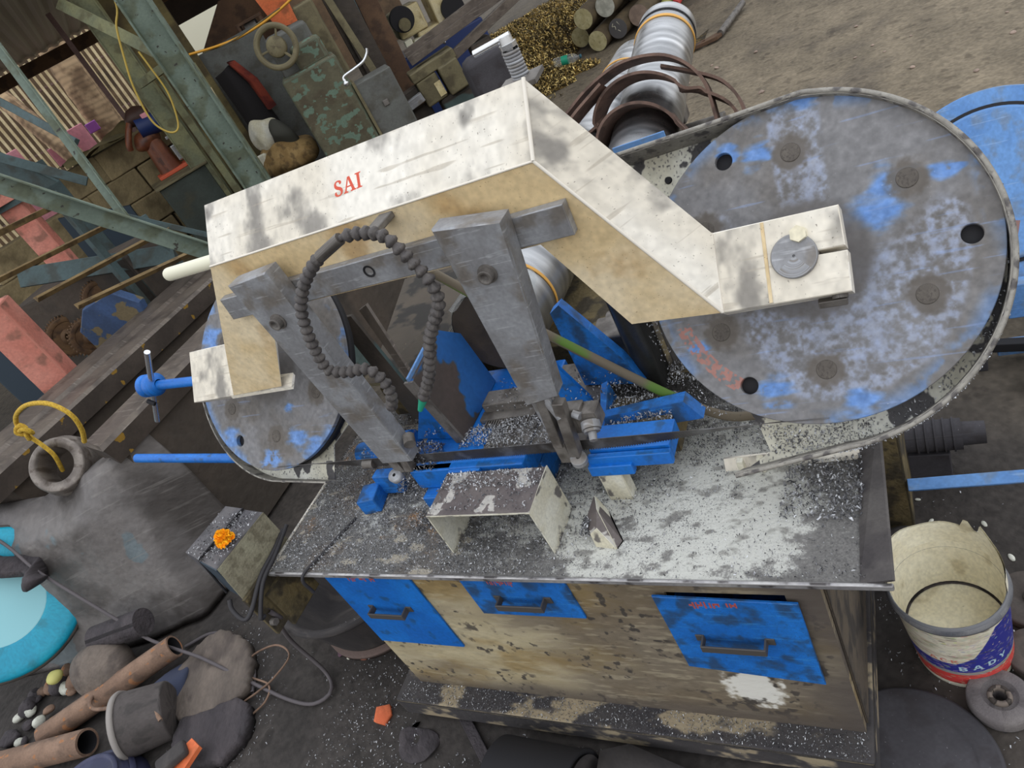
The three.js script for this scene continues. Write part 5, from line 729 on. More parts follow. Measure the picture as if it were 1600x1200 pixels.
// ================================================================ loose metal chips
{
  const sliver = (() => { const n = 4, pos = []; const P = (k, w) => { const a = k / n * 1.9; return [Math.cos(a) * 0.5 - 0.4, Math.sin(a) * 0.5 - 0.25, (w - 0.5) * 0.34 + 0.12 * k / n]; }; for (let k = 0; k < n; k++) pos.push(...P(k, 0), ...P(k + 1, 0), ...P(k + 1, 1), ...P(k, 0), ...P(k + 1, 1), ...P(k, 1)); const g = new THREE.BufferGeometry(); g.setAttribute('position', new THREE.Float32BufferAttribute(pos, 3)); g.computeVertexNormals(); return g; })();
  seedState = 4242;
  const tone = (light) => { const q = rnd(), k = rr(0.6, 1.4); return sc3(q < light ? [0.52, 0.53, 0.55] : q < light + 0.4 ? [0.2, 0.2, 0.21] : [0.05, 0.05, 0.055], k); };
  const chip = (x, y, z, s, light) => ({ p: [x, y, z], r: [rr(0, 6.28), rr(0, 6.28), rr(0, 6.28)], s: [s, s * rr(0.6, 1), s * rr(0.5, 1)], c: tone(light) });
  const list = [];
  for (let i = 0; i < 160000 && list.length < 46000; i++) { const x = rr(-0.685, 0.62), z = rr(-0.58, -0.004), n = fbm((x + 2) / 4, (z + 2) / 4, 28, 28, 4, 71), left = sm(0.25, -0.1, x), back = sm(-0.1, -0.24, z), fr = sm(-0.05, 0, z); const d = 0.08 + 0.75 * Math.max(left * sm(0.3, 0.55, n + 0.12), back * sm(0.4, 0.56, n), fr * 0.4 * sm(0.4, 0.6, n)); if (rnd() < d) list.push(chip(x, 0.634 + 0.004 * rnd(), z, rr(0.0024, 0.0068), left > 0.5 ? 0.28 : 0.13)); }
  for (let i = 0; i < 900; i++) list.push(chip(rr(0.49, 0.62), 0.636 + 0.003 * rnd(), rr(-0.26, -0.12), rr(0.004, 0.011), 0.25));
  shavings('tray_shavings', 'fine dark and silver steel shavings strewn over the chip tray', list, sliver, MAT.chip);
  const bed = []; const fill = (n, x0, x1, z0, z1, y, h, light) => { for (let i = 0; i < n; i++) { const x = rr(x0, x1), z = rr(z0, z1), e = Math.sin((x - x0) / (x1 - x0) * 3.14) * Math.sin((z - z0) / (z1 - z0) * 3.14); bed.push(chip(x, y + h * Math.sqrt(e) * rr(0.3, 1) + 0.002, z, rr(0.004, 0.009), light)); } };
  fill(1500, -0.09, 0.09, -0.32, -0.21, 0.757, 0.018, 0.45); fill(700, -0.16, -0.05, -0.3, -0.24, 0.756, 0.016, 0.5); fill(900, 0.17, 0.31, -0.36, -0.275, 0.742, 0.012, 0.5); fill(900, 0.13, 0.25, -0.48, -0.36, 0.745, 0.03, 0.18); fill(500, 0.28, 0.36, -0.46, -0.38, 0.74, 0.03, 0.4);
  fill(500, -0.06, 0.02, -0.2, -0.165, 0.735, 0.008, 0.4); fill(500, -0.157, 0.076, -0.165, -0.12, 0.7545, 0.004, 0.5); fill(260, -0.157, 0.076, -0.14, -0.06, 0.7545, 0.002, 0.3);
  fill(700, -0.28, -0.2, -0.26, -0.18, 0.75, 0.045, 0.15); fill(600, -0.26, -0.18, -0.38, -0.27, 0.77, 0.05, 0.35); fill(400, -0.33, -0.25, -0.22, -0.15, 0.69, 0.05, 0.15); fill(500, -0.3, -0.2, -0.17, -0.11, 0.633, 0.02, 0.15);
  fill(300, -0.86, -0.71, -0.1, 0.05, 0.736, 0.001, 0.3); fill(260, -0.79, -0.71, -0.1, 0.03, 0.736, 0.001, 0.4); fill(500, 0.13, 0.17, -0.13, -0.08, 0.645, 0.018, 0.3); fill(260, -0.1, 0.2, -0.42, -0.3, 0.79, 0.006, 0.3); fill(300, -0.48, -0.34, -0.34, -0.26, 0.735, 0.004, 0.3);
  shavings('bed_shavings', 'small heaps of steel shavings piled on the vise bed and chute', bed, sliver, MAT.chip);
  const low = []; for (let i = 0; i < 520; i++) { const a = rr(-2.5, 1.2) - 0.6, r = rr(0.262, 0.284); const c = on(HUB, -0.01 + r * Math.cos(a), -0.012 + r * Math.sin(a), rr(-0.045, -0.02)); low.push(chip(c.x, c.y, c.z, rr(0.003, 0.007), 0.5)); }
  for (let i = 0; i < 260; i++) { const a = rr(-1.5, -0.4), c = on(HUB, -0.015 + 0.287 * Math.cos(a), -0.02 + 0.289 * Math.sin(a), 0.013); low.push(chip(c.x, c.y, c.z, rr(0.003, 0.006), 0.6)); }
  for (let i = 0; i < 700; i++) { const c = on(HUB, rr(-0.1, 0.06), rr(-0.31, -0.262), -0.045); low.push(chip(c.x, c.y, c.z, rr(0.003, 0.006), 0.3)); }
  shavings('guard_shavings', 'bright chips caught in the trough of the right wheel guard', low, sliver, MAT.chip);
  const gr = []; for (let i = 0; i < 26000; i++) { const x = rr(-1.6, 1.0), z = rr(-0.9, 0.35); if (x > -0.58 && x < 0.56 && z < 0.03) continue; const n = fbm((x + 4) / 8, (z + 4) / 8, 30, 30, 4, 77), near = Math.exp(-Math.abs(x + 0.6) * 1.6) + 0.25; if (rnd() < near * sm(0.4, 0.6, n)) gr.push(chip(x, 0.003 + 0.004 * rnd(), z, rr(0.003, 0.009), 0.38)); }
  for (let i = 0; i < 2600; i++) gr.push(chip(rr(-0.6, 0.55), 0.101 + 0.003 * rnd(), rr(-0.028, 0.028), rr(0.003, 0.007), 0.2));
  for (let i = 0; i < 500; i++) { const x = rr(-1.16, -0.7), z = rr(-0.55, -0.1), r = Math.hypot(x + 0.93, z + 0.33); if (r > 0.246 && r < 0.264) gr.push(chip(x, 0.228, z, rr(0.003, 0.006), 0.3)); }
  shavings('ground_shavings', 'steel shavings scattered over the black ground round the saw', gr, sliver, MAT.chip);
}
// ================================================================ workpieces in and behind the vise
function roundBar(name, label, a, b, r, endM, group, sideM = MAT.shaft) {
  const t = thing(name, label, 'steel bar', [(a[0] + b[0]) / 2, Math.min(a[1], b[1]) - r, (a[2] + b[2]) / 2], group);
  const L = V(...b).sub(V(...a)).length(), g = new THREE.CylinderGeometry(r, r, L, 64, 1, true); { const uv = g.attributes.uv; for (let i = 0; i < uv.count; i++) uv.setXY(i, uv.getX(i) * 0.7, uv.getY(i) * L); } g.translate(0, L / 2, 0);
  part('bar_surface', orient(g, a, b), sideM, t, null, true);
  for (const [p, q] of [[a, b], [b, a]]) { const d = V(...p).sub(V(...q)).normalize(); part('end_face', lath([[0, 0.002], [r * 0.97, 0.002], [r, -0.002]], V(...p), d, 48), endM, t); }
  return t;
}
{
  const w = roundBar('workpiece', 'thick bright steel bar running from the saw vise to the back, wrapped in film', [-0.11, 0.867, -0.5], [-0.11, 0.867, -2.2], 0.11, MAT.castDark, null);
  part('orange_strap', lath([[0.1105, -0.005], [0.1125, -0.005], [0.1125, 0.005], [0.1105, 0.005]], [-0.11, 0.867, -0.62], [0.1, 0, 1], 64), MAT.orangeStrap, w); part('orange_strap', lath([[0.1105, -0.006], [0.1125, -0.006], [0.1125, 0.006], [0.1105, 0.006]], [-0.11, 0.867, -1.98], [0, 0, 1], 64), MAT.orangeStrap, w);
  const film = []; for (let i = 0; i < 40; i++) { const a = Math.PI * (0.15 + 0.9 * i / 40), a2 = Math.PI * (0.15 + 0.9 * (i + 1) / 40), R = (k, z) => 0.113 + 0.006 * Math.sin(k * 9 + z * 40) * (z > -0.53 ? 1 : 0.3); const P = (q, z) => [-0.11 + R(q, z) * Math.cos(q), 0.867 + R(q, z) * Math.sin(q), z + 0.02 * Math.sin(q * 7)]; film.push(...P(a, -0.48), ...P(a2, -0.48), ...P(a2, -0.6), ...P(a, -0.48), ...P(a2, -0.6), ...P(a, -0.6)); }
  const fg = new THREE.BufferGeometry(); fg.setAttribute('position', new THREE.Float32BufferAttribute(film, 3)); fg.computeVertexNormals(); part('plastic_film', fg, MAT.plastic, w, 'crinkled clear film on the bar end');
  part('end_bolt', merge([cyl([-0.07, 0.82, -0.5], [-0.07, 0.82, -0.485], 0.012, 0.011, 14), cyl([-0.03, 0.84, -0.5], [-0.03, 0.84, -0.49], 0.014, 0.014, 6)]), MAT.chrome, w);
}
{
  const w = roundBar('second_bar', 'second bright steel bar lying beside the workpiece, orange strap near its far end', [0.082, 1.006, -2.0], [0.108, 0.862, -1.1], 0.1, MAT.chrome, null);
  const d = V(0.026, -0.144, 0.9).normalize(); part('orange_strap', lath([[0.1005, -0.007], [0.103, -0.007], [0.103, 0.007], [0.1005, 0.007]], V(0.085, 0.99, -1.9), d, 64), MAT.orangeStrap, w); part('dark_strap', lath([[0.1005, -0.004], [0.1025, -0.004], [0.1025, 0.004], [0.1005, 0.004]], V(0.084, 0.998, -1.945), d, 64), MAT.black, w);
}
{ // roller stand that carries both bars
  const t = thing('roller_stand', 'dark steel roller stand under the far ends of the two bright bars', 'stand', [0, 0, -1.75]);
  part('roller', cyl([-0.26, 0.72, -1.75], [0.24, 0.72, -1.75], 0.035, 0.035, 24), MAT.steelDark, t); part('cradle', rb(0.07, 0.81, -1.78, 0.1, 0.1, 0.08, 0.006), MAT.steelDark, t);
  for (const x of [-0.24, 0.22]) for (const z of [-1.6, -1.9]) part('leg', bar([x, 0.0, z], [x, 0.74, -1.75 + (z + 1.75) * 0.25], 0.035, 0.035), MAT.steelDark, t);
  part('cross_bar', bar([-0.24, 0.68, -1.75], [0.22, 0.68, -1.75], 0.05, 0.04), MAT.steelDark, t);
}
{ // loose leather belts thrown over the second bar
  const B = (name, label, pts, w) => { const cv = new THREE.CatmullRomCurve3(pts.map(A3), false, 'catmullrom', 0.5), n = 70, pos = [], th = 0.004; const fr = [...Array(n + 1).keys()].map((i) => { const p = cv.getPoint(i / n), t = cv.getTangent(i / n), s = V(0.1, 0.55, 1).addScaledVector(t, -V(0.1, 0.55, 1).dot(t)).normalize(), nn = s.clone().cross(t); return [p, s, nn]; }); const c = ([p, s, nn], a, b) => p.clone().addScaledVector(s, a * w / 2).addScaledVector(nn, b * th).toArray(); const q = (a, b, d, e) => pos.push(...a, ...b, ...d, ...a, ...d, ...e);
    for (let i = 0; i < n; i++) { const A = fr[i], D = fr[i + 1]; for (const [[a1, b1], [a2, b2]] of [[[-1, 1], [1, 1]], [[1, 1], [1, -1]], [[1, -1], [-1, -1]], [[-1, -1], [-1, 1]]]) q(c(A, a1, b1), c(D, a1, b1), c(D, a2, b2), c(A, a2, b2)); }
    const g = new THREE.BufferGeometry(); g.setAttribute('position', new THREE.Float32BufferAttribute(pos, 3)); g.computeVertexNormals(); return single(name, g, MAT.belt, label, 'belt'); };
  const ar = (r, z, a0, a1, n, dz = 0) => [...Array(n + 1).keys()].map((i) => { const a = (a0 + (a1 - a0) * i / n) * Math.PI / 180; return [0.1 + r * Math.cos(a), 0.9 + (-1.35 - z) * 0.16 + r * Math.sin(a), z + dz * i / n]; });
  B('leather_belt', 'brown leather belt wrapped over the second bright bar, nearest the saw', [...ar(0.118, -1.3, 200, 20, 14), [0.24, 0.86, -1.3], [0.27, 0.7, -1.3]], 0.12);
  B('leather_belt', 'brown leather belt doubled over in a loose loop behind the first belt', [[-0.13, 0.93, -1.32], ...ar(0.15, -1.4, 165, 30, 10), [0.27, 0.95, -1.42], [0.34, 0.88, -1.42], [0.36, 0.76, -1.4]], 0.1);
  B('leather_belt', 'brown belt end curling out over the workpiece like a hook', [[0.3, 0.86, -1.38], [0.28, 0.98, -1.43], [0.2, 1.06, -1.46], [0.08, 1.085, -1.46], [-0.03, 1.06, -1.44], [-0.11, 1.02, -1.4], [-0.145, 1.0, -1.36], [-0.13, 0.99, -1.33], [-0.06, 1.03, -1.35], [0.02, 1.07, -1.38]], 0.08);
  B('leather_belt', 'brown belt drooping down the right side of the second bar', [[0.17, 1.045, -1.46], [0.25, 1.0, -1.46], [0.33, 0.95, -1.44], [0.37, 0.88, -1.4], [0.36, 0.8, -1.36], [0.33, 0.72, -1.34]], 0.05);
}
// ================================================================ right: the neighbouring blue saw
{
  const t = thing('blue_saw', 'second blue band saw behind the first, only its round wheel guard and frame in view', 'saw', [0.95, 0, -1.5]);
  const H = V(0.965, 0.38, -1.57);
  part('wheel_guard', plate((() => { const s = disc(0.29); return s; })(), 0.02, FR(H, -0.06), 0.004, [], 80), MAT.blueFar, t);
  part('groove', lath([[0.228, -0.036], [0.24, -0.036], [0.24, -0.0385], [0.228, -0.0385]], H, Wv, 80), MAT.black, t);
  part('wheel', lath([[0.0, -0.028], [0.22, -0.028], [0.229, -0.033], [0.229, -0.045]], H, Wv, 80), MAT.blueFar, t);
  part('wheel_patch', plate([[-0.02, -0.17], [0.03, -0.16], [0.04, -0.12], [0, -0.11]], 0.001, FR(H, -0.0285), 0), M(null, 0, { color: '#8a6a64' }), t);
  part('frame_plate', rb(1.04, 0.13, -1.33, 0.2, 0.12, 0.04, 0.006), MAT.blueFar, t);
  part('lower_plate', rb(1.02, 0.045, -1.22, 0.24, 0.05, 0.02, 0.004), MAT.blueFar, t);
  part('black_rail', bar([0.82, 0.055, -1.23], [1.2, 0.075, -1.15], 0.03, 0.03), MAT.black, t);
  part('foot', rb(0.86, 0.03, -1.2, 0.025, 0.06, 0.05, 0.003), MAT.discDark, t); part('foot', rb(0.98, 0.04, -1.08, 0.06, 0.08, 0.08, 0.006), MAT.discDark, t);
  part('post', rb(1.05, 0.14, -1.72, 0.2, 0.28, 0.08, 0.006), MAT.postDark, t);
}
// ================================================================ back right: bar stack, brass swarf, tool
{
  const D = V(0.16, 0.012, -1).normalize(), bars = [
    [[-1.96, 0.13, -6.85], 0.098, MAT.barEndCream, 'round bar with cream-painted end, bottom left of the stack and set back', 'cream'],
    [[-1.70, 0.1, -6.545], 0.096, MAT.barEndCream, 'round bar with cream-painted end, bottom middle of the stack and foremost', 'cream'],
    [[-1.769, 0.331, -6.567], 0.098, MAT.barEndCream, 'round bar with cream-painted end, topmost on the left of the stack', 'cream'],
    [[-1.495, 0.123, -6.616], 0.094, MAT.barEndGrey, 'round bar with dark grey end and chalk marks in the stack', 'grey'],
    [[-1.285, 0.15, -6.68], 0.1, MAT.barEndPink, 'round bar with pinkish brown end at the right of the stack', 'pink'],
    [[-1.553, 0.348, -6.641], 0.098, MAT.barEndWhite, 'round bar with whitish end on top of the stack', 'white'],
    [[-1.34, 0.36, -6.85], 0.088, MAT.barEndWhite, 'thin whitish round bar at the very top of the stack', 'white']];
  for (const [p, r, m, label, kind] of bars) { const t = roundBar('round_bar', label, p, V(...p).addScaledVector(D, 1.6).toArray(), r, m, 'round bars in the stack', MAT.barSide); if (kind === 'grey') part('chalk_mark', merge([tube([[p[0] - 0.03, p[1] + 0.06, p[2] + 0.004], [p[0] - 0.045, p[1] + 0.035, p[2] + 0.004], [p[0] - 0.02, p[1] + 0.03, p[2] + 0.004], [p[0] - 0.02, p[1] + 0.0, p[2] + 0.004]], 0.0035, 20, 5), tube([[p[0] + 0.01, p[1] + 0.065, p[2] + 0.004], [p[0] + 0.035, p[1] + 0.02, p[2] + 0.004]], 0.0035, 8, 5), tube([[p[0], p[1] - 0.01, p[2] + 0.004], [p[0] + 0.02, p[1] - 0.03, p[2] + 0.004]], 0.003, 8, 5)]), MAT.whiteRag, t); }
  roundBar('painted_bar', 'slim olive-green painted bar beside the pinkish bar end', [-1.06, 0.11, -6.75], V(-1.06, 0.11, -6.75).addScaledVector(V(0.1, 0.14, -1).normalize(), 1.4).toArray(), 0.05, MAT.rodGreen, null, MAT.rodGreen);
  roundBar('painted_bar', 'slim red painted bar at the right edge of the stack', [-0.95, 0.1, -6.75], V(-0.95, 0.1, -6.75).addScaledVector(V(0.1, 0.14, -1).normalize(), 1.4).toArray(), 0.04, MAT.rodRed, null, MAT.rodRed);
  single('chock', merge([rb(-1.5, 0.02, -7.4, 1.2, 0.04, 0.08, 0.005)]), MAT.darkwood, 'dark timber chock under the bar stack', 'chock');
}
{
  // mound of brass turnings: a bed with curls on it, one mass nobody could count
  const g = new THREE.PlaneGeometry(4.4, 6.4, 60, 80); g.rotateX(-Math.PI / 2); const p = g.attributes.position;
  const H = (x, z) => { const a = (x + 2.75) / 1.35, b = (z + 7.2) / 2.9, r = Math.hypot(a + 0.12 * b, b); return -0.03 + (0.34 * sm(1, 0.25, r + 0.25 * (vn(x * 2 + 90, z * 2 + 90, 999, 999, 4) - 0.5)) + 0.05 * vn(x * 6 + 90, z * 6 + 90, 999, 999, 5)) * (1 - 0.95 * sm(-2.35, -2.0, x) * sm(-6.1, -6.5, z)) * sm(0, 0.5, -z - 4.7 - 1.2 * Math.max(0, -1.5 - x)); };
  for (let i = 0; i < p.count; i++) { const x = p.getX(i) - 2.75, z = p.getZ(i) - 7.2; p.setXYZ(i, x, H(x, z), z); } g.computeVertexNormals();
  const o = single('brass_swarf', g, MAT.brassBed, 'big mound of golden brass turnings on the ground behind the saw', 'swarf'); o.userData.kind = 'stuff';
  const curl = (() => { const pts = []; for (let i = 0; i <= 10; i++) pts.push([Math.cos(i * 0.5) * 0.3, i * 0.1 - 0.5, Math.sin(i * 0.5) * 0.3]); const pos = []; for (let i = 0; i < 10; i++) { const a = pts[i], b = pts[i + 1], k = 0.22; pos.push(...a, ...b, b[0], b[1] + k, b[2], ...a, b[0], b[1] + k, b[2], a[0], a[1] + k, a[2]); } const q = new THREE.BufferGeometry(); q.setAttribute('position', new THREE.Float32BufferAttribute(pos, 3)); q.computeVertexNormals(); return q; })();
  seedState = 909; const list = []; while (list.length < 26000) { const x = rr(-4.6, -0.9), z = rr(-10.2, -4.4), h = H(x, z); if (h < 0.0) continue; const s = rr(0.018, 0.05), k = rr(0.25, 1.25); list.push({ p: [x, h + 0.012, z], r: [rr(0, 6.28), rr(0, 6.28), rr(0, 6.28)], s: [s, s * rr(0.8, 1.6), s], c: rnd() < 0.45 ? [0.1, 0.075, 0.03] : [0.95 * k, 0.7 * k, 0.26 * k] }); }
  const m = new THREE.MeshStandardMaterial({ color: 0xffffff, roughness: 0.42, metalness: 0.5 }); shavings('brass_turnings', 'loose golden curls lying all over the brass mound', list, curl, m);
}
{
  const t = thing('plastic_bottle', 'clear plastic bottle with a green label lying on the brass mound', 'bottle', [-1.72, 0.2, -5.7]);
  const a = V(-1.84, 0.25, -5.66), d = V(0.95, -0.12, -0.1).normalize();
  part('bottle_body', lath([[0, 0], [0.035, 0.005], [0.038, 0.03], [0.038, 0.17], [0.03, 0.2], [0.014, 0.22], [0.014, 0.24]], a, d, 28), MAT.plastic, t);
  part('label', lath([[0.0395, 0.075], [0.0395, 0.135]], a, d, 28), MAT.green, t, 'green label'); part('cap', lath([[0, 0.255], [0.016, 0.253], [0.016, 0.238], [0.0, 0.238]], a, d, 20), M(null, 0, { color: '#2a5a6a' }), t);
}
{
  const t = thing('grip_wrench', 'rusty forked bar with a hole and a round handle lying on the brown yard floor', 'tool', [-0.5, 0, -5.6]);
  const s = [[0, -0.04], [0.2, -0.05], [0.25, 0.0], [0.23, 0.06], [0.17, 0.035], [0, 0.03]];
  part('head', plate(s, 0.03, frame([-0.62, 0.015, -5.4], V(0.93, 0, -0.36).normalize(), V(0.36, 0, 0.93).normalize().negate(), [0, 1, 0]), 0.004, [circlePath(0.1, -0.005, 0.016)]), MAT.rust, t);
  part('handle', cyl([-0.4, 0.035, -5.5], [-0.28, 0.05, -6.1], 0.028, 0.026, 18), MAT.steelDark, t);
}
single('dark_bundle', rough(new RoundedBoxGeometry(1.6, 0.5, 0.5, 4, 0.08).translate(-0.3, 0.25, -9.3), 0.06, 4, 3), MAT.blackRag, 'dark bundle at the top of the yard behind the bar stack', 'bundle');
for (let i = 0; i < 40; i++) { const x = rr(-0.6, 1.3), z = rr(-5.2, -1.4), s = rr(0.008, 0.02); if (x < 0.45 && z > -2.4) continue; single('pebble', rough(new THREE.IcosahedronGeometry(s, 1).scale(1, 0.5, 1).translate(x, s * 0.3, z), s * 0.25, 50, 300 + i), MAT.barEndPink, 'small pale pebble on the brown yard floor', 'pebble', 'pebbles on the yard floor'); }

// ================================================================ milling machine and its neighbours
const box = (fr, x0, x1, y0, y1, z0, z1, r = 0.008) => new RoundedBoxGeometry(x1 - x0, y1 - y0, z1 - z0, 1, Math.min(r, (x1 - x0) * 0.4, (y1 - y0) * 0.4, (z1 - z0) * 0.4)).translate((x0 + x1) / 2, (y0 + y1) / 2, (z0 + z1) / 2).applyMatrix4(fr);
{
  const t = thing('milling_machine', 'old green-brown milling machine with a spoked handwheel, behind the bow', 'machine', [-2.45, 0, -3.35]);
  const F = frame([-2.45, 0, -3.35], V(0.79, 0, -0.613).normalize(), [0, 1, 0], V(0.613, 0, 0.79).normalize());
  part('body', box(F, -0.19, 0.19, 0, 1.28, -0.26, 0.11, 0.02), MAT.mill, t);
  part('door_panel', box(F, 0.2, 0.46, 0.25, 1.06, -0.12, 0.1, 0.01), MAT.millGrey, t, 'grey side cabinet');
  part('panel_edge', box(F, 0.19, 0.21, 0.25, 1.08, -0.12, 0.115, 0.004), MAT.olive, t);
  part('panel_latch', box(F, 0.31, 0.35, 0.86, 0.9, 0.09, 0.112, 0.006), MAT.steelDark, t);
  part('head', box(F, -0.16, 0.13, 1.26, 1.52, -0.4, -0.02, 0.03), MAT.millGrey, t);
  part('top_slide', box(F, 0.1, 0.24, 1.1, 1.6, -0.5, -0.2, 0.02), MAT.olive, t);
  part('side_cover', box(F, -0.05, 0.16, 1.26, 1.42, -0.02, 0.06, 0.03), MAT.mill, t);
  const hw = V(-2.426, 1.465, -3.158), ax = V(0.5, 0.2, 0.84).normalize(), h = part('handwheel', lath([[0.1, -0.012], [0.12, -0.016], [0.134, -0.008], [0.134, 0.008], [0.12, 0.014], [0.1, 0.01], [0.1, -0.012]], hw, ax, 56), MAT.olive, t);
  const q = new THREE.Quaternion().setFromUnitVectors(V(0, 1, 0), ax); for (let k = 0; k < 3; k++) { const a = k * 2.094 + 0.5, d = V(Math.cos(a), 0, Math.sin(a)).applyQuaternion(q); part('spoke', bar(hw.clone().addScaledVector(d, 0.04), hw.clone().addScaledVector(d, 0.105), 0.018, 0.012), MAT.olive, h); }
  part('hub', lath([[0, 0.02], [0.03, 0.02], [0.055, 0.012], [0.062, 0], [0.062, -0.02], [0.03, -0.06], [0.02, -0.16]], hw, ax, 32), MAT.olive, h);
  part('crank', tube([[-2.165, 1.120, -3.24], [-2.162, 1.15, -3.25], [-2.10, 1.16, -3.3], [-2.043, 1.172, -3.34], [-2.012, 1.2, -3.37], [-2.0, 1.225, -3.38]], 0.009, 40, 8), MAT.chrome, t, 'bright crank handle');
  part('crank_knob', new THREE.SphereGeometry(0.018, 12, 8).translate(-2.165, 1.112, -3.24), MAT.chrome, t);
  part('base', box(F, -0.22, 0.42, 0, 0.12, -0.2, 0.16, 0.02), MAT.castDark, t);
}
{
  const t = thing('machine_upright', 'dark steel upright with a sloping arm behind the milling machine', 'upright', [-2.4, 0, -4.1]);
  part('column', section([-2.48, 0, -4.08], [-2.48, 1.66, -4.08], [[0, 0, 0.16, 0.12], [0.09, 0.03, 0.04, 0.14]], [0.6, 0, 0.8]), MAT.castDark, t);
  part('arm', bar([-2.45, 1.6, -3.9], [-2.36, 1.02, -3.86], 0.05, 0.05, [0.6, 0, 0.8]), MAT.olive, t);
}
single('rusty_board', bar([-2.5, 0, -4.32], [-2.46, 1.6, -4.36], 0.15, 0.05, [0.6, 0, 0.8]), MAT.rust, 'rusty upright board between the milling machine and the cream machine', 'board');
{
  const t = thing('cream_machine', 'cream and blue-grey machine with two round openings at the back, beyond the milling machine', 'machine', [-2.7, 0, -5.3]);
  const F = frame([-2.7, 0, -5.3], V(0.8, 0, -0.6), [0, 1, 0], V(0.6, 0, 0.8));
  part('base', box(F, -0.35, 0.5, 0, 0.86, -0.5, 0.12, 0.02), MAT.navy, t, 'navy blue base');
  part('side_panel', box(F, -0.52, -0.26, 0.2, 1.5, -0.4, 0.18, 0.01), MAT.greyblue, t, 'blue-grey side panel');
  part('housing', merge([box(F, -0.2, 0.06, 0.98, 1.2, -0.3, 0.08, 0.02), box(F, -0.06, 0.34, 0.84, 0.98, -0.3, 0.1, 0.02), box(F, 0.14, 0.26, 0.95, 1.4, -0.3, 0.12, 0.02)]), MAT.creamMachine, t);
  part('belt_opening', merge([cyl([-2.72, 1.14, -5.1], [-2.66, 1.14, -5.02], 0.1, 0.1, 28)]), MAT.black, t);
  part('belt_opening', merge([cyl([-2.42, 1.02, -5.42], [-2.36, 1.02, -5.34], 0.1, 0.1, 28)]), MAT.black, t);
  part('pulley', cyl([-2.67, 1.1, -5.03], [-2.65, 1.1, -5.0], 0.05, 0.05, 24), MAT.olive, t);
  part('yellow_bowl', lath([[0, 0], [0.04, 0], [0.07, 0.05], [0.085, 0.13], [0.075, 0.13], [0.06, 0.05]], [-2.95, 1.08, -5.06], V(-0.5, 0.85, 0.1).normalize(), 32), MAT.creamMachine, t);
  part('clutter', merge([box(F, -0.12, 0.0, 0.86, 0.95, 0.02, 0.16, 0.01), box(F, -0.2, -0.13, 0.8, 0.98, 0.1, 0.16, 0.01), box(F, 0.04, 0.08, 0.86, 0.92, 0.08, 0.14, 0.004)]), MAT.handleWhite, t);
  part('spindle', tube([[-2.66, 0.88, -5.05], [-2.6, 0.92, -5.0], [-2.52, 0.9, -5.08], [-2.44, 0.84, -5.12]], 0.02, 30, 8), MAT.chrome, t);
  part('top_cover', box(F, -0.1, 0.3, 1.3, 1.42, -0.5, -0.05, 0.02), MAT.millGrey, t);
}
{
  const t = thing('shaper_bed', 'long dusty shaping machine with two sloping rails behind the spring handle', 'machine', [-1.9, 0, -4.1]);
  part('rail', section([-2.12, 0.98, -3.95], [-1.35, 1.1, -4.4], [[0, 0, 0.08, 0.06], [0.03, -0.05, 0.03, 0.05]], [0, 1, 0]), MAT.way, t);
  part('rail', section([-1.97, 0.85, -4.0], [-1.2, 1.08, -4.42], [[0, 0, 0.07, 0.06]], [0, 1, 0]), MAT.way, t);
  const F = frame([-1.99, 0.8, -3.98], V(0.82, 0.08, -0.57).normalize(), V(-0.05, 1, 0.05).normalize(), V(0.57, 0, 0.82).normalize());
  part('carriage', merge([box(F, -0.17, 0.18, 0.06, 0.13, -0.16, 0.06, 0.01), box(F, -0.16, 0.0, -0.12, 0.06, -0.14, 0.06, 0.012), box(F, 0.02, 0.17, -0.13, 0.07, -0.14, 0.1, 0.012)]), MAT.olive, t);
  part('name_plate', box(F, -0.05, 0.0, -0.1, 0.0, 0.058, 0.066, 0.002), MAT.creamMachine, t);
  part('slide', merge([box(F, -0.38, -0.16, -0.04, 0.04, -0.12, 0.02, 0.01), box(F, -0.36, -0.14, -0.2, -0.1, -0.14, 0.0, 0.01)]), MAT.castDark, t);
  part('leg', rb(-1.95, 0.34, -4.08, 0.3, 0.68, 0.24, 0.03, 0.62), MAT.castDark, t); part('leg', rb(-1.7, 0.45, -4.2, 0.16, 0.9, 0.16, 0.02, 0.62), MAT.castDark, t);
  part('chip_pan', rb(-1.477, 0.45, -3.720, 0.3, 0.9, 0.2, 0.06, 0.62), MAT.discDark, t);
}
single('square_bar', bar([-2.55, 0.68, -3.5], [-2.07, 0.765, -3.82], 0.06, 0.06, [0, 1, 0], 0.004), MAT.steel, 'bright square steel bar leaning against the shaping machine', 'bar');
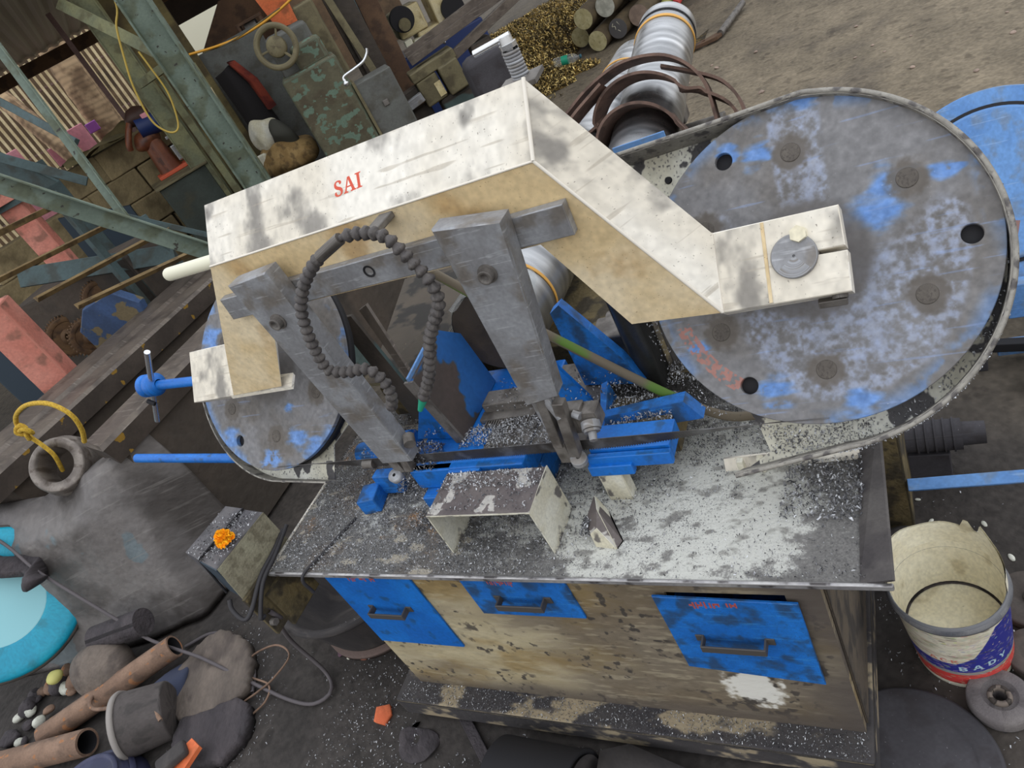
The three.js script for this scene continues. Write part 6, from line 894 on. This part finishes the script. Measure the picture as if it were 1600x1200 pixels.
{ // sack and rags on a crate
  const c = thing('wooden_crate', 'low wooden crate holding the sack behind the bow', 'crate', [-3.0, 0, -3.35]);
  for (let i = 0; i < 4; i++) part('plank', rb(-3.0, 0.1 + i * 0.19, -3.22, 0.36, 0.16, 0.02, 0.003, 0.6), MAT.darkwood, c);
  part('crate_box', rb(-3.08, 0.38, -3.36, 0.36, 0.76, 0.3, 0.006, 0.6), MAT.darkwood, c);
  const t = thing('sack', 'bulging brown sack with white and dark rags spilling from its mouth', 'sack', [-2.95, 0.76, -3.28]);
  part('sack_body', rough(new THREE.SphereGeometry(0.2, 36, 24).scale(1.1, 0.55, 0.8).translate(-2.93, 0.86, -3.26), 0.04, 9, 3), MAT.sack, t);
  part('white_cloth', rough(new THREE.SphereGeometry(0.14, 30, 20).scale(0.9, 1.0, 0.6).translate(-3.02, 0.99, -3.3), 0.03, 11, 8), MAT.whiteRag, t);
  part('white_fold', rough(new RoundedBoxGeometry(0.1, 0.09, 0.05, 4, 0.02).translate(-3.04, 0.89, -3.16), 0.012, 16, 9), MAT.whiteRag, t);
  part('dark_cloth', rough(new THREE.SphereGeometry(0.1, 24, 16).scale(0.9, 1.1, 0.6).translate(-2.85, 0.98, -3.24), 0.02, 14, 12), MAT.sackDark, t);
}
// ---- panels, rags, orange sheet behind the main post
single('brown_sheet', prism([[-3.9, 1.5, -3.9], [-3.55, 1.86, -4.2], [-3.25, 1.86, -4.45], [-3.2, 0.5, -4.4], [-3.8, 0.4, -3.95]], [[-3.92, 1.5, -3.93], [-3.57, 1.86, -4.23], [-3.27, 1.86, -4.48], [-3.22, 0.5, -4.43], [-3.82, 0.4, -3.98]]), MAT.rust, 'large rust-brown sheet leaning behind the main green post', 'sheet');
single('grey_door', prism([[-3.5, 1.62, -3.6], [-3.1, 1.62, -3.92], [-3.12, 0.3, -3.86], [-3.5, 0.3, -3.55]], [[-3.53, 1.62, -3.63], [-3.13, 1.62, -3.95], [-3.15, 0.3, -3.89], [-3.53, 0.3, -3.58]]), MAT.millGrey, 'grey-green metal door leaf behind the hanging rags', 'door leaf');
single('black_rag', rough(loft([[[-3.33, 1.45, -3.5], [-3.2, 1.48, -3.56], [-3.2, 1.46, -3.5]], [[-3.3, 1.25, -3.48], [-3.12, 1.25, -3.58], [-3.16, 1.24, -3.46]], [[-3.28, 1.0, -3.46], [-3.1, 1.02, -3.58], [-3.14, 1.0, -3.44]]].map((r) => { const cv = new THREE.CatmullRomCurve3(r.map(A3), true); return [...Array(18).keys()].map((i) => cv.getPoint(i / 18).toArray()); })), 0.015, 14, 5), MAT.blackRag, 'black rag hanging against the grey-green door', 'rag');
single('red_rag', rough(loft([[[-3.2, 1.5, -3.54], [-3.15, 1.49, -3.57], [-3.16, 1.49, -3.52]], [[-3.13, 1.34, -3.55], [-3.07, 1.33, -3.59], [-3.08, 1.33, -3.53]], [[-3.1, 1.14, -3.54], [-3.04, 1.13, -3.58], [-3.06, 1.13, -3.52]]].map((r) => { const cv = new THREE.CatmullRomCurve3(r.map(A3), true); return [...Array(18).keys()].map((i) => cv.getPoint(i / 18).toArray()); })), 0.012, 14, 8), MAT.redRag, 'dark red rag hanging beside the black rag', 'rag');
single('orange_sheet', prism([[-3.17, 1.85, -4.1], [-2.98, 1.85, -4.24], [-3.0, 1.5, -4.22], [-3.12, 1.52, -4.12]], [[-3.19, 1.85, -4.13], [-3.0, 1.85, -4.27], [-3.02, 1.5, -4.25], [-3.14, 1.52, -4.15]]), MAT.orangePanel, 'orange painted sheet hanging at the top edge left of the milling machine', 'panel');
{ const t = thing('motor_frame', 'rusty open motor frame below the orange panel', 'motor', [-3.2, 1.5, -3.95]); part('frame', merge([rb(-3.2, 1.66, -3.98, 0.2, 0.02, 0.12, 0.004, 0.6), rb(-3.2, 1.58, -3.98, 0.2, 0.02, 0.12, 0.004, 0.6), rb(-3.27, 1.62, -3.93, 0.02, 0.1, 0.12, 0.004, 0.6), rb(-3.13, 1.62, -4.03, 0.02, 0.1, 0.12, 0.004, 0.6)]), MAT.rust, t); part('core', cyl([-3.24, 1.62, -3.96], [-3.16, 1.62, -4.0], 0.035, 0.035, 20), MAT.steelDark, t); }

// ================================================================ steel frame of the shed
const post = (name, label, x, z, w, h, m, up = [0.6, 0, 0.8], parts) => single(name, section([x, 0, z], [x, h, z], parts ?? [[0, 0, w, 0.006], [-w / 2, 0.02, 0.008, 0.05], [w / 2, 0.02, 0.008, 0.05]], up), m, label, 'post');
single('main_post', section([-2.8, 0, -2.75], [-2.8, 2.34, -2.75], [[0, 0, 0.15, 0.008], [-0.075, 0.0, 0.012, 0.09], [0.075, 0.0, 0.012, 0.09], [-0.02, 0.012, 0.02, 0.012]], [0.55, 0, 0.83]), MAT.post, 'broad blue-green steel post in front of the machines', 'post');
single('olive_post', section([-3.4, 0, -2.98], [-3.4, 2.34, -2.98], [[0, 0, 0.12, 0.01], [-0.06, 0.02, 0.01, 0.06], [0.06, 0.02, 0.01, 0.06]], [0.55, 0, 0.83]), MAT.postOlive, 'olive-stained post left of the broad blue-green post', 'post');
single('olive_brace', bar([-3.45, 2.2, -2.86], [-2.86, 1.68, -2.78], 0.07, 0.02, [0.5, 0.3, 0.8]), MAT.postOlive, 'slanting olive brace between the two rear posts', 'brace');
single('olive_rail', bar([-3.3, 1.64, -2.88], [-2.85, 1.66, -2.78], 0.05, 0.05, [0, 1, 0]), MAT.postOlive, 'short level olive rail between the two rear posts', 'rail');
single('olive_upright', bar([-3.2, 0, -2.95], [-3.2, 1.62, -2.95], 0.05, 0.03, [0.5, 0, 0.8]), MAT.postOlive, 'thin olive upright below the left end of the level rail', 'upright'); single('olive_upright', bar([-2.98, 0, -3.02], [-2.98, 1.6, -3.02], 0.06, 0.03, [0.5, 0, 0.8]), MAT.postOlive, 'thin olive upright below the right end of the level rail', 'upright');
single('yellow_gear', lath([[0.02, 0], [0.06, 0], [0.075, 0.02], [0.075, 0.05], [0.04, 0.06], [0.02, 0.05]], [-3.02, 1.5, -2.98], V(0.5, 0.1, 0.8).normalize(), 28), MAT.olive, 'dusty yellowish pulley hanging between the olive uprights', 'pulley');
single('hanging_board', rb(-3.62, 1.2, -3.42, 0.5, 2.2, 0.04, 0.005, 0.7), MAT.oliveBrown, 'tall dark board behind the rear posts', 'board');
single('blue_beam', section([-2.68, 1.72, -1.2], [-2.2, 0.79, -1.73], [[0, 0, 0.084, 0.008], [0.042, -0.025, 0.008, 0.05]], [0.6, 0.3, 0.75]), MAT.post, 'wide blue-grey diagonal beam crossing in front of the racks', 'beam');
single('thin_strut', section([-3.02, 2.3, -2.03], [-2.64, 1.15, -1.7], [[0, 0, 0.048, 0.006], [0.022, -0.016, 0.006, 0.036]], [0.6, 0.2, 0.75]), MAT.post, 'long thin blue-green angle strut in front of the fence', 'strut');
single('dark_strut', bar([-3.44, 1.92, -2.09], [-2.95, 1.55, -1.98], 0.04, 0.03, [0.6, 0.3, 0.75]), MAT.postDark, 'short dark teal strut meeting the thin blue-green strut', 'strut');
single('lower_strut', bar([-3.4, 1.72, -1.8], [-3.15, 1.36, -2.02], 0.05, 0.03, [0.6, 0.3, 0.75]), MAT.postDark, 'second dark teal strut above the wide diagonal beam', 'strut');
single('teal_post', section([-3.85, 0, -2.3], [-3.85, 1.55, -2.3], [[0, 0, 0.1, 0.01], [0.05, 0.03, 0.01, 0.06]], [0.55, 0, 0.83]), MAT.postDark, 'dark teal upright behind the pink pillar', 'post');
single('teal_plate', prism([[-3.75, 2.0, -1.85], [-3.5, 1.66, -1.95], [-3.42, 1.42, -2.05], [-3.75, 1.42, -1.8]], [[-3.77, 2.0, -1.88], [-3.52, 1.66, -1.98], [-3.44, 1.42, -2.08], [-3.77, 1.42, -1.83]]), MAT.postDark, 'dark teal sheet at the left edge under the struts', 'sheet');
single('navy_sheet', prism([[-4.15, 1.2, -2.35], [-3.85, 1.05, -2.65], [-3.85, 0.1, -2.6], [-4.15, 0.1, -2.3]], [[-4.18, 1.2, -2.38], [-3.88, 1.05, -2.68], [-3.88, 0.1, -2.63], [-4.18, 0.1, -2.33]]), MAT.boxBlue, 'dark slate sheet behind the rack bars', 'sheet');
single('pink_pillar', rb(-3.72, 0.78, -1.92, 0.14, 1.56, 0.1, 0.01, 0.65), MAT.pink, 'slim salmon-pink pillar behind the rack bars', 'pillar');
single('pink_beam', bar([-3.8, 1.5, -1.7], [-3.66, 1.5, -1.96], 0.13, 0.1, [0, 1, 0]), MAT.pink, 'salmon-pink lintel at the top of the slim pink pillar', 'beam');
single('pink_pillar', rb(-3.0, 0.58, -1.06, 0.16, 1.16, 0.14, 0.012, 0.65), MAT.pink, 'broad salmon-pink pillar at the left edge beside the lathe', 'pillar');
single('grey_brace', bar([-3.35, 1.14, -1.45], [-2.7, 0.88, -1.85], 0.1, 0.03, [0.5, 0.4, 0.75]), MAT.postDark, 'grey-green diagonal brace passing behind the rack bars', 'brace');
for (const [a, b, label] of [[[-2.74, 1.41, -1.12], [-2.872, 1.362, -1.602], 'topmost of the four brown rack bars at the left edge'], [[-2.8, 1.26, -1.0], [-2.78, 1.168, -1.72], 'second brown rack bar from the top, crossing the pink pillar'], [[-2.75, 1.1, -1.12], [-2.655, 1.005, -1.87], 'third brown rack bar from the top, its end cut square'], [[-2.67, 0.985, -1.2], [-2.54, 0.825, -2.0], 'lowest of the four brown rack bars, just above the gears']]) single('rack_bar', section(a, b, [[0, 0, 0.034, 0.005], [-0.015, -0.014, 0.005, 0.03]], [0.5, 0.6, 0.6]), MAT.rack, label, 'bar', 'brown rack bars');
{ // rack uprights that the bars rest on (hidden behind the beam and the lathe)
  const t = thing('rack_stand', 'thin dark rack frame carrying the brown bars behind the diagonal beam', 'rack', [-2.75, 0, -1.95]);
  part('upright', bar([-2.9, 0, -1.64], [-2.9, 1.42, -1.64], 0.04, 0.04), MAT.postDark, t); part('upright', bar([-2.72, 0.76, -1.85], [-2.72, 1.12, -1.85], 0.03, 0.03), MAT.postDark, t); part('crosspiece', bar([-2.9, 1.38, -1.64], [-2.55, 0.84, -2.02], 0.03, 0.03, [0.5, 0.4, 0.7]), MAT.postDark, t);
}
single('dark_cabinet', rb(-4.0, 0.45, -1.55, 0.4, 0.9, 0.4, 0.02, 0.6), MAT.boxBlue, 'dark cabinet in shadow behind the gears at the left', 'cabinet');
single('rust_prop', section([-4.66, 0, -3.74], [-4.66, 2.33, -3.74], [[0, 0, 0.04, 0.006], [0.018, 0.015, 0.006, 0.03]], [0.6, 0, 0.8]), MAT.mauve, 'thin mauve angle prop in front of the palm trunk', 'prop');
single('mauve_brace', bar([-4.35, 2.0, -3.75], [-4.06, 1.44, -3.5], 0.045, 0.02, [0.6, 0.2, 0.8]), MAT.mauve, 'slanting mauve brace above the bench drill', 'brace');
single('pale_strip', bar([-4.13, 2.38, -3.98], [-3.83, 1.52, -3.6], 0.04, 0.015, [0.6, 0.2, 0.8]), MAT.sunbar, 'pale timber strip above the bench drill', 'strip');
single('pale_wedge', prism([[-2.965, 1.44, -2.97], [-2.935, 1.44, -2.99], [-2.94, 1.24, -2.97], [-2.97, 1.28, -2.96]], [[-2.975, 1.44, -3.01], [-2.945, 1.44, -3.03], [-2.95, 1.24, -3.01], [-2.98, 1.28, -3.0]]), MAT.sunbar, 'pale pointed wooden wedge beside the hanging yellow cable', 'wedge');
// ---- bench drill on its dark bench
{
  const F = frame([-3.62, 0, -2.96], V(0.62, 0, -0.785), [0, 1, 0], V(0.785, 0, 0.62));
  const b = thing('drill_bench', 'dark teal steel bench under the brown drilling machine', 'bench', [-3.66, 0, -2.98]);
  part('cabinet', box(F, -0.17, 0.18, 0, 1.05, -0.2, 0.18, 0.01), MAT.tealDark, b); part('top_edge', box(F, -0.19, 0.2, 1.05, 1.066, -0.24, 0.2, 0.004), MAT.olive, b);
  const t = thing('bench_drill', 'brown bench drilling machine with a dark blue motor on an orange base', 'drill', [-3.78, 1.066, -3.0]);
  const G = frame([-3.8, 1.066, -3.12], V(0.62, 0, -0.785), [0, 1, 0], V(0.785, 0, 0.62));
  part('base', box(G, -0.13, 0.12, 0, 0.025, -0.1, 0.12, 0.006), MAT.orangePaint, t, 'orange base plate');
  part('column', new THREE.CylinderGeometry(0.06, 0.085, 0.26, 28).translate(-0.02, 0.15, 0).applyMatrix4(G), MAT.drill, t);
  part('neck', rough(new THREE.SphereGeometry(0.085, 28, 20).scale(1.1, 0.8, 0.9).translate(-0.04, 0.26, 0).applyMatrix4(G), 0.008, 20, 3), MAT.drill, t);
  part('motor', new THREE.CylinderGeometry(0.07, 0.07, 0.15, 28).rotateZ(1.45).translate(0.03, 0.34, 0.03).applyMatrix4(G), MAT.navy, t, 'dark blue motor');
  part('motor_cap', new THREE.CylinderGeometry(0.072, 0.066, 0.02, 28).rotateZ(1.45).translate(0.115, 0.35, 0.03).applyMatrix4(G), MAT.creamMachine, t);
  part('head', rough(new THREE.SphereGeometry(0.08, 28, 20).scale(1.1, 0.75, 0.9).translate(0.0, 0.42, 0).applyMatrix4(G), 0.008, 20, 5), M(null, 0, { color: '#3a241c', rough: 0.6 }), t);
  part('feed_arm', new THREE.TubeGeometry(new THREE.CatmullRomCurve3([V(-0.06, 0.41, 0.02), V(-0.11, 0.36, 0.05), V(-0.16, 0.29, 0.06), V(-0.17, 0.26, 0.05)]), 30, 0.022, 10).applyMatrix4(G), MAT.drill, t);
  part('name_plate', box(G, 0.02, 0.07, 0.38, 0.42, 0.07, 0.078, 0.002), MAT.pinkWall, t);
  part('clamp', merge([box(G, 0.06, 0.09, 0.05, 0.16, 0.05, 0.08, 0.006), box(G, 0.07, 0.17, 0.2, 0.225, 0.0, 0.03, 0.006)]), MAT.chrome, t);
  part('table_screw', new THREE.CylinderGeometry(0.012, 0.012, 0.12, 14).rotateZ(1.0).translate(0.14, 0.08, 0.05).applyMatrix4(G), MAT.chrome, t);
}
// ---- cables that hang from the roof
single('hanging_cable', tube([[-2.85, 2.3, -2.74], [-2.870, 2.034, -2.7], [-2.926, 1.930, -2.65], [-2.971, 1.797, -2.61], [-3.014, 1.639, -2.57], [-3.033, 1.459, -2.55], [-3.008, 1.368, -2.57], [-2.969, 1.340, -2.6], [-2.938, 1.383, -2.63], [-2.901, 1.532, -2.66], [-2.900, 1.686, -2.66], [-2.905, 1.78, -2.66]], 0.006, 90, 6), MAT.yellowCable, 'thin yellow cable hanging in a long loop from the shed frame', 'cable');
single('orange_cable', tube([[-3.12, 1.65, -3.2], [-2.991, 1.615, -3.331], [-2.859, 1.598, -3.451], [-2.685, 1.612, -3.595], [-2.5, 1.66, -3.74], [-2.42, 1.7, -3.85]], 0.008, 50, 6), MAT.orangeCable, 'orange-yellow cable sagging from the main post to the milling machine', 'cable');
single('dusty_string', tube([[-3.1, 1.62, -3.3], [-2.9, 1.6, -3.38], [-2.6, 1.63, -3.6]], 0.004, 30, 5), MAT.olive, 'thin dusty cord beneath the orange-yellow cable', 'cord');

// ================================================================ outside and roof
{
  const w = thing('block_wall', 'low wall of yellowish grey blocks behind the blue beam', 'wall', [-4.3, 0, -2.9]);
  const a = V(-4.72, 0, -2.15), d = V(0.45, 0, -0.89).normalize(), geos = [0, 1, 2].map((s) => rough(new RoundedBoxGeometry(0.4, 0.195, 0.19, 3, 0.012), 0.006, 14, 20 + s)), ry = Math.atan2(-d.z, d.x);
  for (let r = 0; r < 7; r++) for (let k = 0; k < 5; k++) { if (r === 6 && k < 2) continue; const c = a.clone().addScaledVector(d, (k + (r % 2 ? 0.5 : 0)) * 0.41 - 0.1), g = geos[(r + k) % 3].clone(); g.rotateY(ry + 0.04 * (hsh(r, k, 3) - 0.5)); g.translate(c.x + 0.02 * (hsh(r, k, 4) - 0.5), 0.1 + r * 0.2, c.z + 0.02 * (hsh(r, k, 5) - 0.5)); part('block', g, MAT.block, w); }
  single('wall_litter', rough(new THREE.PlaneGeometry(0.5, 0.4, 14, 10).rotateX(-Math.PI / 2).rotateY(ry).translate(-4.25, 1.43, -3.0), 0.04, 8, 6), MAT.grass, 'dry straw and leaves heaped on the block wall', 'straw').userData.kind = 'stuff';
}
{
  const eave = V(0.61, 0, -0.79).normalize(), inn = V(0.79, 0, 0.61).normalize(), o = V(-9.6, 2.36, -2.25), pos = [], NS = 340, step = 0.034;
  const P = (i, t) => o.clone().addScaledVector(eave, i * step).addScaledVector(inn, t).add(V(0, 0.02 * ((i % 4) < 2 ? 1 : 0) + t * 0.012, 0)).toArray();
  for (let i = 0; i < NS; i++) { const A = P(i, -0.3), B = P(i + 1, -0.3), C = P(i + 1, 4.7), D = P(i, 4.7); pos.push(...A, ...B, ...C, ...A, ...C, ...D); const up = (p) => [p[0], p[1] + 0.012, p[2]]; pos.push(...up(A), ...up(C), ...up(B), ...up(A), ...up(D), ...up(C)); }
  const g = new THREE.BufferGeometry(); g.setAttribute('position', new THREE.Float32BufferAttribute(pos, 3)); g.computeVertexNormals(); struct('roof', g, MAT.roof);
  struct('trim_1', bar(o.clone().add(V(0, -0.1, 0)).toArray(), o.clone().addScaledVector(eave, 11.5).add(V(0, -0.1, 0)).toArray(), 0.08, 0.13, [0, 1, 0]), MAT.rust);
  struct('trim_2', bar([-5.3, 2.0, -4.6], [-3.6, 2.0, -6.2], 0.1, 0.2, [0, 1, 0]), MAT.darkwood);
  for (const [x, z, n] of [[-9.4, -2.4, 1], [-5.0, -8.0, 2]]) struct('pillar_' + n, rb(x, 1.15, z, 0.16, 2.3, 0.16, 0.01, 0.6), MAT.darkwood);
}
{
  const t = thing('bar_fence', 'tall fence of pale sunlit upright bars outside the shed', 'fence', [-9.9, 0, -7.5]);
  const a = V(-11.6, 0, -5.2), d = V(0.6, 0, -0.8), barG = new RoundedBoxGeometry(0.04, 3.0, 0.04, 1, 0.006);
  for (let i = 0; i < 62; i++) { const p = a.clone().addScaledVector(d, i * 0.092), g = barG.clone().rotateY(0.93); g.translate(p.x, 1.5, p.z); part('bar', g, MAT.sunbar, t); }
  for (const y of [0.35, 0.9, 1.5, 2.2]) part('rail', bar(a.clone().add(V(-0.03, y, -0.03)).toArray(), a.clone().addScaledVector(d, 5.7).add(V(-0.03, y, -0.03)).toArray(), 0.06, 0.03), MAT.mauve, t);
}
struct('wall_back', bar([-16, 1.7, -4.5], [-8.5, 1.7, -15], 3.4, 0.2, [0.85, 0, 0.5]), MAT.earth);
function trunk(label, pts, r0, r1) { const cv = new THREE.CatmullRomCurve3(pts.map(A3)), n = 46, rings = []; for (let k = 0; k <= n; k++) { const p = cv.getPoint(k / n), q = new THREE.Quaternion().setFromUnitVectors(V(0, 1, 0), cv.getTangent(k / n)), r = (r0 + (r1 - r0) * k / n) * (1 + 0.05 * ((k % 3) === 0 ? 1 : 0)); rings.push([...Array(26).keys()].map((i) => { const a = i / 26 * 6.283; return V(Math.cos(a) * r, 0, Math.sin(a) * r).applyQuaternion(q).add(p).toArray(); })); } const g = loft(rings), m = g.attributes.position.count, uv = new Float32Array(m * 2); for (let i = 0; i < m; i++) { uv[i * 2] = (i % 26) / 26 * 1.6; uv[i * 2 + 1] = Math.floor(i / 26) * 0.1; } g.setAttribute('uv', new THREE.BufferAttribute(uv, 2)); g.userData.uvReady = true; return single('palm_trunk', g, MAT.bark, label, 'tree trunk'); }
trunk('thick ringed palm trunk standing before the bar fence', [[-8.3, 0, -6.4], [-8.28, 1.2, -6.42], [-8.25, 2.5, -6.46], [-8.2, 4.4, -6.5]], 0.24, 0.18);
trunk('leaning pale palm trunk left of the thick ringed one', [[-7.45, 0.2, -5.5], [-8.13, 1.17, -5.64], [-8.99, 2.46, -5.83], [-9.9, 3.9, -6.05]], 0.125, 0.1);
{
  const t = thing('pink_house', 'pink-washed house front outside, seen between the struts', 'house', [-8.2, 0, -5.6]);
  part('wall', merge([rb(-8.85, 0.85, -5.3, 0.3, 1.7, 0.2, 0.01, 0.93), rb(-8.6, 1.4, -5.78, 0.22, 0.24, 0.16, 0.01, 0.93), rb(-8.4, 0.8, -6.0, 0.28, 1.6, 0.2, 0.01, 0.93)]), MAT.pinkWall, t);
  part('plinth', rb(-8.2, 0.2, -5.5, 1.2, 0.4, 0.3, 0.01, 0.93), MAT.mauve, t); part('purple_cloth', rb(-7.9, 1.5, -5.9, 0.14, 0.12, 0.03, 0.01, 0.93), M(null, 0, { color: '#a45ab0' }), t);
}
single('pale_shed', prism([[-8.6, 2.5, -8.3], [-7.4, 2.5, -9.6], [-7.4, 0, -9.6], [-8.6, 0, -8.3]], [[-8.8, 2.5, -8.5], [-7.6, 2.5, -9.8], [-7.6, 0, -9.8], [-8.8, 0, -8.5]]), MAT.handleWhite, 'pale sunlit wall glimpsed above the rust-brown sheet', 'shed');
single('straw_pile', rough(new THREE.SphereGeometry(0.5, 40, 24).scale(1.0, 0.35, 0.7).translate(-5.25, 1.24, -3.95), 0.1, 6, 12), MAT.grass, 'pile of dry straw where the palm trunks meet the wall', 'straw').userData.kind = 'stuff';
single('straw_bank', rough(new RoundedBoxGeometry(1.3, 1.0, 0.8, 6, 0.1).rotateY(0.9).translate(-5.25, 0.5, -3.95), 0.08, 4, 13), MAT.earth, 'brown earth bank under the dry straw', 'bank');

scene.traverse((o) => { if (o.isMesh) { o.castShadow = true; o.receiveShadow = true; } });
renderer.render(scene, camera);
